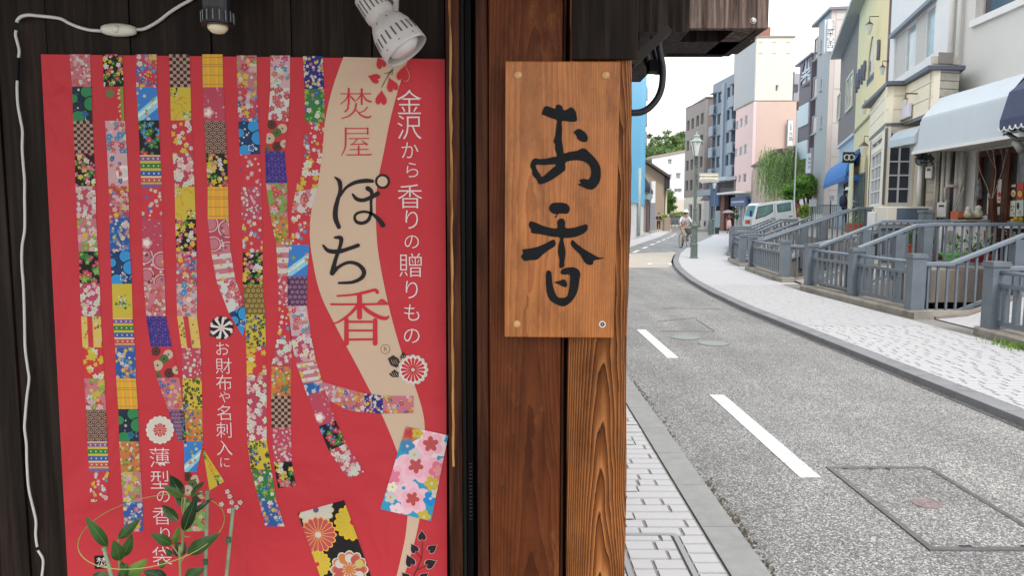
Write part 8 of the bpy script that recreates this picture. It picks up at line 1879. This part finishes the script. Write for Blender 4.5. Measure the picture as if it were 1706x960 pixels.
# ================================================================ PEOPLE
M_SKIN = mat('skin', (.50, .30, .21), .55, var=.05)
def skin(name, verts, edges, radii, m, parent, xf, root=0, sub=1):
    me = bpy.data.meshes.new(name); org = wloc(parent); me.from_pydata([tuple(xf(v)-org) for v in verts], edges, []); o = bpy.data.objects.new(name, me); C.objects.link(o); o.parent = parent; me.materials.append(m)
    md = o.modifiers.new('skin', 'SKIN'); md.use_smooth_shade = True
    for i, v in enumerate(me.skin_vertices[0].data):
        r = radii[i]; v.radius = (r, r) if not isinstance(r, tuple) else r; v.use_root = (i == root)
    s = o.modifiers.new('sub', 'SUBSURF'); s.levels = s.render_levels = sub; return o
def person(lab, pos, head, J, cols, extra=None, group=None, sitting=False):
    """J: joints {name:(x,y,z)} with x right, y forward, z up; head: yaw of facing"""
    t = thing('person', lab, 'person', pos, group); ch, sh = math.cos(head), math.sin(head); p0 = Vector(pos)
    xf = lambda v: p0+Vector((v[0]*ch-v[1]*sh, v[0]*sh+v[1]*ch, v[2]))
    V_, E_, R_ = [], [], []
    def add(p, r, par=None): V_.append(Vector(p)); R_.append(r); (E_.append((par, len(V_)-1)) if par is not None else None); return len(V_)-1
    pel = add(J['pelvis'], (.13, .095)); ch_ = add(J['chest'], (.14, .10), pel); nk = add(J['neck'], .05, ch_); hd = add(J['head'], (.070, .085), nk); tp = add(Vector(J['head'])+Vector((0, -.005, .10)), (.060, .075), hd)
    f = Vector(J['head'])+Vector((0, .085, -.015)); add(f, .016, hd)
    for s_ in 'LR':
        sg_ = -1 if s_ == 'L' else 1; sh_ = add(J['sh'+s_], .052, ch_); el = add(J['el'+s_], .040, sh_); wr = add(J['wr'+s_], .026, el)
        d = (Vector(J['wr'+s_])-Vector(J['el'+s_])).normalized(); pa = add(Vector(J['wr'+s_])+d*.07, .030, wr); side_ = d.cross(Vector((0, 1, .01))).normalized()
        for q, l in ((-.027, .062), (-.009, .078), (.009, .072), (.027, .055)):
            k1 = add(Vector(J['wr'+s_])+d*(.085+l*.5)+side_*q+Vector((0, .01, 0)), .0095, pa); add(Vector(J['wr'+s_])+d*(.085+l)+side_*q*1.1+Vector((0, .025, 0)), .008, k1)
        add(Vector(J['wr'+s_])+d*.06+Vector((0, .045, 0)), .009, pa)
        hp = add(J['hp'+s_], .085, pel); kn = add(J['kn'+s_], .055, hp); an = add(J['an'+s_], .036, kn); add(Vector(J['an'+s_])+Vector((0, .13, -.045)), .033, an)
    skin('body', V_, E_, R_, cols['skin'], t, xf)
    # top
    V_, E_, R_ = [], [], []; pel = add(Vector(J['pelvis'])+Vector((0, 0, .06)), (.155, .115)); c_ = add(J['chest'], (.165, .125), pel); add(Vector(J['neck'])+Vector((0, 0, -.07)), .085, c_)
    for s_ in 'LR':
        sh_ = add(J['sh'+s_], .068, c_); e_ = Vector(J['el'+s_]); w_ = Vector(J['wr'+s_]); el = add(e_, .054, sh_)
        if cols.get('long'): add(w_, .040, el)
    skin('shirt', V_, E_, R_, cols['top'], t, xf)
    if cols.get('skirt'):
        mb = MB(); a = Vector(J['pelvis']); k_ = Vector((0, 0, (J['knL'][2]+J['knR'][2])/2-.12)); mb.lathe([(.13, .10), (.16, 0), (.185, -.2), (.215, k_.z-a.z)], xf(a), 16, Matrix.Diagonal((1, .85, 1)).to_3x3()); mb.build('skirt', cols['skirt'], t, smooth=True)
    else:
        V_, E_, R_ = [], [], []; pel = add(J['pelvis'], (.15, .115))
        for s_ in 'LR':
            hp = add(J['hp'+s_], .10, pel); kn = add(J['kn'+s_], .072, hp)
            if not cols.get('short'): add(Vector(J['an'+s_])+Vector((0, 0, .05)), .055, kn)
        skin('trousers', V_, E_, R_, cols['bottom'], t, xf)
    for s_ in 'LR':
        mb = MB(); a = Vector(J['an'+s_])+Vector((0, -.03, -.055)); b_ = Vector(J['an'+s_])+Vector((0, .17, -.06)); mb.tube([xf(a), xf((a+b_)/2), xf(b_)], [.042, .046, .030], 8); mb.build('shoe', cols['shoe'], t, smooth=True)
    mb = MB(); h_ = Vector(J['head']); mb.lathe([(.0, .165), (.05, .15), (.082, .10), (.092, .05), (.088, .0), (.07, -.05)], xf(h_+Vector((0, -.022, 0))), 14); mb.build('hair', cols['hair'], t, smooth=True)
    if cols.get('hat'):
        mb = MB(); mb.lathe([(.17, .075), (.16, .085), (.10, .10), (.098, .17), (.06, .195), (0, .2)], xf(h_+Vector((0, -.005, 0))), 20); mb.build('hat', cols['hat'], t, smooth=True)
    return t, xf
M_HAIR = plain('black_hair', (.015, .012, .01), .5); M_SHOE = plain('dark_shoe', (.03, .03, .03)); M_BLKC = mat('black_cloth', (.02, .02, .025), .8); M_WHC = mat('white_cloth', (.75, .74, .76), .8); M_STRAW = mat('white_hat_cloth', (.78, .76, .70), .8)
stand = dict(pelvis=(0, 0, .93), chest=(0, 0, 1.25), neck=(0, 0, 1.46), head=(0, .01, 1.58), shL=(-.17, 0, 1.38), shR=(.17, 0, 1.38), elL=(-.22, -.03, 1.12), elR=(.22, -.03, 1.12), wrL=(-.20, .10, .92), wrR=(.20, .10, .92), hpL=(-.09, 0, .88), hpR=(.09, 0, .88), knL=(-.09, .08, .49), knR=(.09, -.03, .49), anL=(-.09, .12, .09), anR=(.09, -.16, .11))
g = G(1097, 385); J = dict(stand); J.update(elL=(-.25, .0, 1.12), wrL=(-.05, .2, 1.14), elR=(.25, 0, 1.12), wrR=(.05, .22, 1.16))
person('man in black walking towards the camera on the left pavement, hands raised to his chest', (g.x, g.y, .01), math.pi*.97, J, dict(skin=M_SKIN, top=M_BLKC, bottom=mat('navy_trousers', (.03, .03, .05), .8), hair=M_HAIR, shoe=M_WHC, long=True))
g = G(1214, 390); J = dict(stand); J.update(elR=(.24, .12, 1.2), wrR=(.12, .2, 1.38))
tw_, xf = person('woman in brown top and pink skirt walking away under a grey parasol', (g.x, g.y, ZP), -.1, J, dict(skin=M_SKIN, top=mat('brown_top', (.14, .06, .05), .8), skirt=mat('pink_skirt', (.66, .40, .38), .8), hair=M_HAIR, shoe=M_SHOE))
t = thing('parasol', 'dark grey parasol held by the woman in the pink skirt', 'parasol', xf((.12, .22, 1.0))); mb = MB(); c = xf((-.05, .18, 1.62)); mb.lathe([(.50, 0), (.42, .10), (.25, .19), (0, .24)], c, 10); mb.build('canopy', mat('mauve_grey_cloth', (.26, .22, .26), .8), t); mb = MB(); mb.tube([xf((.12, .24, 1.32)), c+UP*.26], .008, 6); mb.build('shaft', M_DARK, t)
# man with hat and rucksack
yq2 = 30.5; c = Y(1410, 375, yq2); J = dict(stand); J.update(anL=(-.09, .05, .09), anR=(.09, 0, .09), elR=(.22, .1, 1.15), wrR=(.12, .28, 1.2))
tm, xf = person('man in white shirt and white hat with a dark rucksack standing by the blue awning', (c.x, yq2, .86), -1.3, J, dict(skin=M_SKIN, top=M_WHC, bottom=mat('dark_navy_trousers', (.02, .022, .05), .8), hair=M_HAIR, shoe=M_SHOE, hat=M_STRAW, long=True))
t = thing('rucksack', 'dark navy rucksack on the back of the man in the white hat', 'rucksack', xf((0, -.2, 1.1)))
mb = MB(); mb.lathe([(.06, -.25), (.15, -.22), (.17, -.05), (.15, .12), (.09, .22), (0, .25)], xf((0, -.19, 1.22)), 12, Matrix.Diagonal((.95, 1.0, 1)).to_3x3()); mb.build('bag', mat('navy_bag', (.025, .03, .06), .7), t, smooth=True)
# cyclist
g = G(1141, 413); hd_ = math.pi*1.03; px0 = (g.x, g.y, 0)
bk = thing('bicycle', 'city bicycle with a dark basket ridden towards the camera', 'bicycle', px0); ch, sh = math.cos(hd_), math.sin(hd_)
bxf = lambda v: Vector(px0)+Vector((v[0]*ch-v[1]*sh, v[0]*sh+v[1]*ch, v[2]))
for yy in (-.55, .52):
    mb = MB(); mb.tube([bxf((0, yy+.32*math.cos(a), .33+.32*math.sin(a))) for a in [2*math.pi*k/28 for k in range(28)]], .020, 7, closed=True); wh = mb.build('tyre', M_DARK, bk, smooth=True)
    mb = MB(); mb.tube([bxf((0, yy+.295*math.cos(a), .33+.295*math.sin(a))) for a in [2*math.pi*k/28 for k in range(28)]], .008, 5, closed=True)
    for k in range(12): a = math.pi*k/6; mb.tube([bxf((0, yy, .33)), bxf((0, yy+.295*math.cos(a), .33+.295*math.sin(a)))], .0018, 3)
    mb.build('rim', plain('steel_rim', (.5, .5, .5), .3, .8) if yy < 0 else bpy.data.materials['steel_rim'], wh)
mb = MB()
for a, b in (((0, .52, .33), (0, .38, .95)), ((0, .42, .78), (0, -.05, .30)), ((0, -.05, .30), (0, -.20, .82)), ((0, -.05, .30), (0, -.55, .33)), ((0, -.18, .72), (0, -.55, .33)), ((0, .40, .70), (0, -.12, .45))): mb.tube([bxf(a), bxf(b)], .015, 6)
mb.build('frame', plain('silver_frame', (.4, .4, .42), .4, .5), bk)
mb = MB(); mb.tube(smooth([bxf(p) for p in ((-.27, .18, 1.0), (-.2, .32, 1.02), (0, .38, .98), (.2, .32, 1.02), (.27, .18, 1.0))], 4), .012, 6); mb.build('handlebar', M_DARK, bk)
mb = MB(); mb.tube([bxf((0, -.32, .86)), bxf((0, -.2, .88)), bxf((0, -.05, .86))], [.09, .07, .025], 8); mb.build('saddle', M_DARK, bk)
mb = MB(); mb.hexa([bxf(p) for p in ((-.13, .45, .66), (.13, .45, .66), (.13, .66, .66), (-.13, .66, .66), (-.20, .42, .93), (.20, .42, .93), (.20, .74, .93), (-.20, .74, .93))]); mb.build('basket', mat('grey_basket_cover', (.10, .10, .11), .8, var=.3, scale=12), bk, recalc=True, bevel=.05)
mb = MB(); mb.tube([bxf((-.14, -.05, .30)), bxf((.14, -.05, .30))], .012, 5); mb.build('pedal', M_DARK, bk)
J = dict(pelvis=(0, -.20, .98), chest=(0, -.05, 1.26), neck=(0, .02, 1.45), head=(0, .06, 1.56), shL=(-.17, -.02, 1.38), shR=(.17, -.02, 1.38), elL=(-.28, .06, 1.16), elR=(.28, .06, 1.16), wrL=(-.27, .19, 1.02), wrR=(.27, .19, 1.02), hpL=(-.09, -.18, .93), hpR=(.09, -.18, .93), knL=(-.12, .18, .78), knR=(.12, .14, .62), anL=(-.13, -.02, .42), anR=(.13, -.05, .21))
person('cyclist in a white top and white sun hat riding towards the camera', px0, hd_, J, dict(skin=M_SKIN, top=mat('lilac_white_cloth', (.70, .66, .74), .8), bottom=mat('beige_shorts', (.35, .26, .22), .8), hair=M_HAIR, shoe=M_SHOE, hat=M_STRAW, short=True))
# ================================================================ WHITE TRUCK
yt = 42.0; Z8 = zc(13.72, 1240, 320); T8 = lambda p: (lambda q: (q.x, q.z))(Y(*Z8(p), yt))
tk = thing('white_truck', 'white crew cab light truck coming nose down off a footbridge', 'truck', (T8((700, 600))[0], yt, .6))
M_TRK = mat('white_truck_paint', (.80, .80, .78), .3, var=.03, scale=4, dirt=(.6, .58, .52), dirtamt=.2)
prof = [(190, 850), (175, 720), (205, 560), (285, 300), (330, 252), (640, 243), (1085, 180), (1130, 185), (1160, 240), (1195, 600), (1200, 700), (700, 800)]
prof = [T8(p) for p in prof]
mb = MB(); cx_ = sum(p[0] for p in prof)/len(prof)
def shr(p, k): return p
mb.prism(prof, lambda x, z: (x, yt, z), lambda x, z: (x, yt+1.65, z)); mb.build('cab_body', M_TRK, tk, recalc=True, bevel=.05)
def pane(pts, nm, m, off, par=tk, inset=None):
    q = [T8(p) for p in pts]; mb = MB(); mb.prism(q, lambda x, z: (x, yt-off, z), lambda x, z: (x, yt-.001, z)); return mb.build(nm, m, par, recalc=True)
fr1 = pane([(250, 625), (312, 335), (652, 278), (655, 452), (505, 545)], 'window_surround', M_DARK, .006)
M_TG = mat('teal_truck_glass', (.16, .26, .24), .08, var=.5, scale=1.5)
pane([(275, 595), (325, 350), (638, 296), (640, 440), (500, 528)], 'side_window', M_TG, .010)
pane([(745, 285), (1062, 232), (1066, 422), (762, 468)], 'window_surround', M_DARK, .006); pane([(760, 300), (1050, 248), (1054, 410), (775, 452)], 'side_window', M_TG, .010)
pane([(600, 600), (682, 585), (682, 600), (605, 618)], 'door_handle', M_DARK, .03); pane([(1022, 552), (1100, 535), (1100, 555), (1026, 572)], 'door_handle', M_DARK, .03)
for pts in ([(690, 250), (696, 250), (706, 790), (700, 790)], [(1105, 190), (1111, 190), (1150, 640), (1144, 640)]): pane(pts, 'door_seam', plain('seam_grey', (.2, .2, .2)) if pts[0][0] == 690 else bpy.data.materials['seam_grey'], .004)
# windscreen on the slanting front
a = [T8(p) for p in ((210, 545), (283, 308))]; mb = MB(); mb.add([(a[0][0]-.02, yt+.12, a[0][1]), (a[0][0]-.02, yt+1.5, a[0][1]), (a[1][0]-.02, yt+1.5, a[1][1]), (a[1][0]-.02, yt+.12, a[1][1])], [(0, 1, 2, 3)]); mb.build('windscreen', M_TG, tk)
a = T8((120, 480)); mb = MB(); mb.box(a[0]-.06, a[0]+.06, yt-.25, yt-.18, a[1]-.2, a[1]+.14); mb.build('door_mirror', M_DARK, tk, bevel=.02); b = T8((205, 470)); mb = MB(); mb.bar((a[0], yt-.2, a[1]+.1), (b[0], yt+.05, b[1]+.05), .03, .03); mb.build('mirror_arm', M_DARK, tk)
a = T8((95, 685)); mb = MB(); mb.box(a[0]-.12, a[0]+.12, yt+.05, yt+.3, a[1]-.12, a[1]+.12); mb.build('headlight', mat('orange_red_lens', (.60, .12, .06), .3), tk)
for p in ((360, 905), (1560, 760)):
    c = T8(p); mb = MB(); mb.tube([(c[0], yt+.02, c[1]), (c[0], yt+.27, c[1])], .33, 20); wl = mb.build('wheel', M_DARK, tk); mb = MB(); mb.tube([(c[0], yt+.005, c[1]), (c[0], yt+.018, c[1])], .18, 16); mb.build('rim', M_STEEL, wl)
q = [T8(p) for p in ((1200, 280), (1290, 270), (1310, 560), (1215, 580))]; mb = MB(); mb.prism(q, lambda x, z: (x, yt+.1, z), lambda x, z: (x, yt+1.5, z)); mb.build('load', mat('maroon_load', (.25, .07, .07), .7), tk, recalc=True)
q = [T8(p) for p in ((1210, 600), (1800, 500), (1810, 640), (1212, 720))]; mb = MB(); mb.prism(q, lambda x, z: (x, yt+.05, z), lambda x, z: (x, yt+1.6, z)); mb.build('cargo_bed', M_TRK, tk, recalc=True)
# ================================================================ OTHER STREET THINGS
t = thing('road_sign', 'round grey green sign seen from behind on a thin pole by the left buildings', 'sign', G(1083, 389)); g = G(1083, 391); a = Y(1082, 328, g.y)
mb = MB(); mb.tube([(g.x, g.y, 0), (g.x, g.y, Y(0, 300, g.y).z)], .04, 8); mb.build('pole', M_STEEL, t); mb = MB(); mb.tube([(a.x, g.y-.08, a.z), (a.x, g.y-.05, a.z)], .24, 20); mb.build('disc', mat('grey_green_back', (.22, .28, .27), .5), t)
mb = MB(); a = Y(1076, 328, g.y); mb.tube([(a.x, g.y+.3, a.z), (a.x, g.y+.33, a.z)], .2, 20); mb.build('mirror_disc', M_GLASSL, t)
t = thing('utility_pole', 'thin white pole rising in front of the willow', 'pole', Y(1323, 345, 43)); a = Y(1322.5, 345, 43); mb = MB(); mb.tube([(a.x, 43, .8), (a.x+.03, 43, Y(0, 185, 43).z)], .04, 8); mb.build('pole', plain('pale_pole', (.6, .6, .6)), t)
t = thing('hanging_light_sign', 'narrow white illuminated style sign on the mauve building above the garden tree', 'sign', Y(1349, 270, 42)); a, b = Y(1345.5, 288, 42), Y(1351.5, 255, 42); mb = MB(); mb.box(a.x, b.x, 42, 42.3, a.z, b.z); mb.build('board', M_WHITE, t)
mb = MB(); mb.box(b.x, b.x+.12, 42.05, 42.25, a.z-.02, b.z+.3); mb.build('side_post', plain('grey_post', (.3, .3, .32)), t)
for i, ch in enumerate('珈琲店'): text_mesh(ch, M_INK, 'lettering', t, Y(1348.5, 264+i*7, 41.99), (1, 0, 0), UP, .15)
t = thing('metal_railing', 'grey white upright railing in front of the mauve office block', 'railing', Y(1372, 365, 37)); y = 37.0
for i in range(15):
    a = Y(1349+i*3.1, 371, y); b = Y(1349, 343, y); mb = MB(); mb.box(a.x-.02, a.x+.02, y, y+.04, .86, b.z); mb.build('bar', plain('grey_white_rail', (.35, .36, .36)) if i == 0 else bpy.data.materials['grey_white_rail'], t)
a, b = Y(1347, 343, y), Y(1395, 343, y); mb = MB(); mb.box(a.x, b.x, y-.02, y+.06, a.z+.002, a.z+.06); mb.build('top_rail', bpy.data.materials['grey_white_rail'], t)
for u0, u1, v0, v1, lab in ((1348, 1360, 332, 344, 'blank white notice board on the railing behind the truck'), (1380, 1389, 326, 335, 'small white board fixed near the mauve wall right of the railing')):
    t = thing('notice_board', lab, 'notice', Y(u0, v1, 36.9)); a, b = Y(u0, v1, 36.9), Y(u1, v0, 36.9); mb = MB(); mb.box(a.x, b.x, 36.85, 36.9, a.z, b.z); mb.build('board', M_WHITE, t); mb = MB(); mb.box((a.x+b.x)/2-.02, (a.x+b.x)/2+.02, 36.91, 36.95, .86, b.z-.02); mb.build('post', M_DARK, t)
t = thing('small_house', 'low house with dark sloping roof edge half hidden by the willow', 'house', Y(1300, 350, 55)); y = 55.5
pts = [Y(1283, 345, y), Y(1330, 345, y), Y(1330, 246, y), Y(1283, 272, y)]; mb = MB(); mb.prism([(p.x, max(0, p.z)) for p in pts], lambda x, z: (x, y, z), lambda x, z: (x, y+4, z)); mb.build('wall', mat('pinkish_wall', (.55, .42, .36), .8), t, recalc=True)
mb = MB(); a, b = Y(1280, 273, y), Y(1330, 244, y); mb.hexa([(a.x, y-.5, a.z), (b.x, y-.5, b.z), (b.x, y+4, b.z), (a.x, y+4, a.z), (a.x, y-.5, a.z+.14), (b.x, y-.5, b.z+.14), (b.x, y+4, b.z+.14), (a.x, y+4, a.z+.14)]); mb.build('roof', M_DARK, t)
# guard fence and car at the end of the street
t = thing('guard_rail', 'low pale blue grey railing across the end of the street', 'railing', (17, 92, 0)); y = 92
for i in range(26):
    x = Y(1113, 360, y).x+i*.42; mb = MB(); mb.box(x, x+.08, y, y+.08, 0, 1.15); mb.build('bar', M_GREYL, t)
a = Y(1113, 360, y).x; mb = MB(); mb.box(a, a+10.8, y-.02, y+.1, 1.151, 1.25); mb.build('top_rail', M_GREYL, t)
for k, (u, y, col, lab) in enumerate([(1128, 95, (.10, .11, .13), 'dark grey car parked beyond the railing at the end of the street'), (1205, 78, (.62, .63, .65), 'silver car parked before the shops under the blue grey building')]):
    x = Y(u, 350, y).x; t = thing('parked_car', lab, 'car', (x, y, 0)); m = mat('car_paint_%s' % 'ab'[k], col, .25)
    body = [(-2, .3), (-2.05, .75), (-1.95, .95), (-1.1, 1.02), (1.2, 1.0), (1.95, .85), (2.05, .6), (2.0, .3)]; cab = [(-1.15, 1.021), (-.75, 1.45), (.45, 1.48), (1.15, 1.021)]
    mb = MB(); mb.prism(body, lambda a, z: (x+a, y, z), lambda a, z: (x+a, y+1.6, z)); mb.build('body', m, t, recalc=True, bevel=.06)
    mb = MB(); mb.prism(cab, lambda a, z: (x+a, y+.12, z), lambda a, z: (x+a, y+1.48, z)); mb.build('cabin', M_GLASS, t, recalc=True); mb = MB(); mb.box(x-.72, x+.42, y+.14, y+1.46, 1.482, 1.52); mb.build('roof', m, t)
    for q in (-1.25, 1.25): mb = MB(); mb.tube([(x+q, y-.02, .32), (x+q, y+.2, .32)], .32, 14); mb.build('wheel', M_DARK, t)
for k, (u, v, y) in enumerate([(1152, 340, 76), (1178, 352, 74)]): pass
t = thing('cafe_awning_sign', 'small orange and white shop board near the truck front', 'sign', Y(1248, 346, 48)); a, b = Y(1243, 353, 48), Y(1256, 344, 48); mb = MB(); mb.box(a.x, b.x, 48, 48.1, a.z, b.z); mb.build('board', mat('amber_board', (.65, .42, .18), .6), t); mb = MB(); mb.box(a.x+.1, a.x+.2, 48.02, 48.08, 0, a.z-.001); mb.build('post', M_DARK, t)
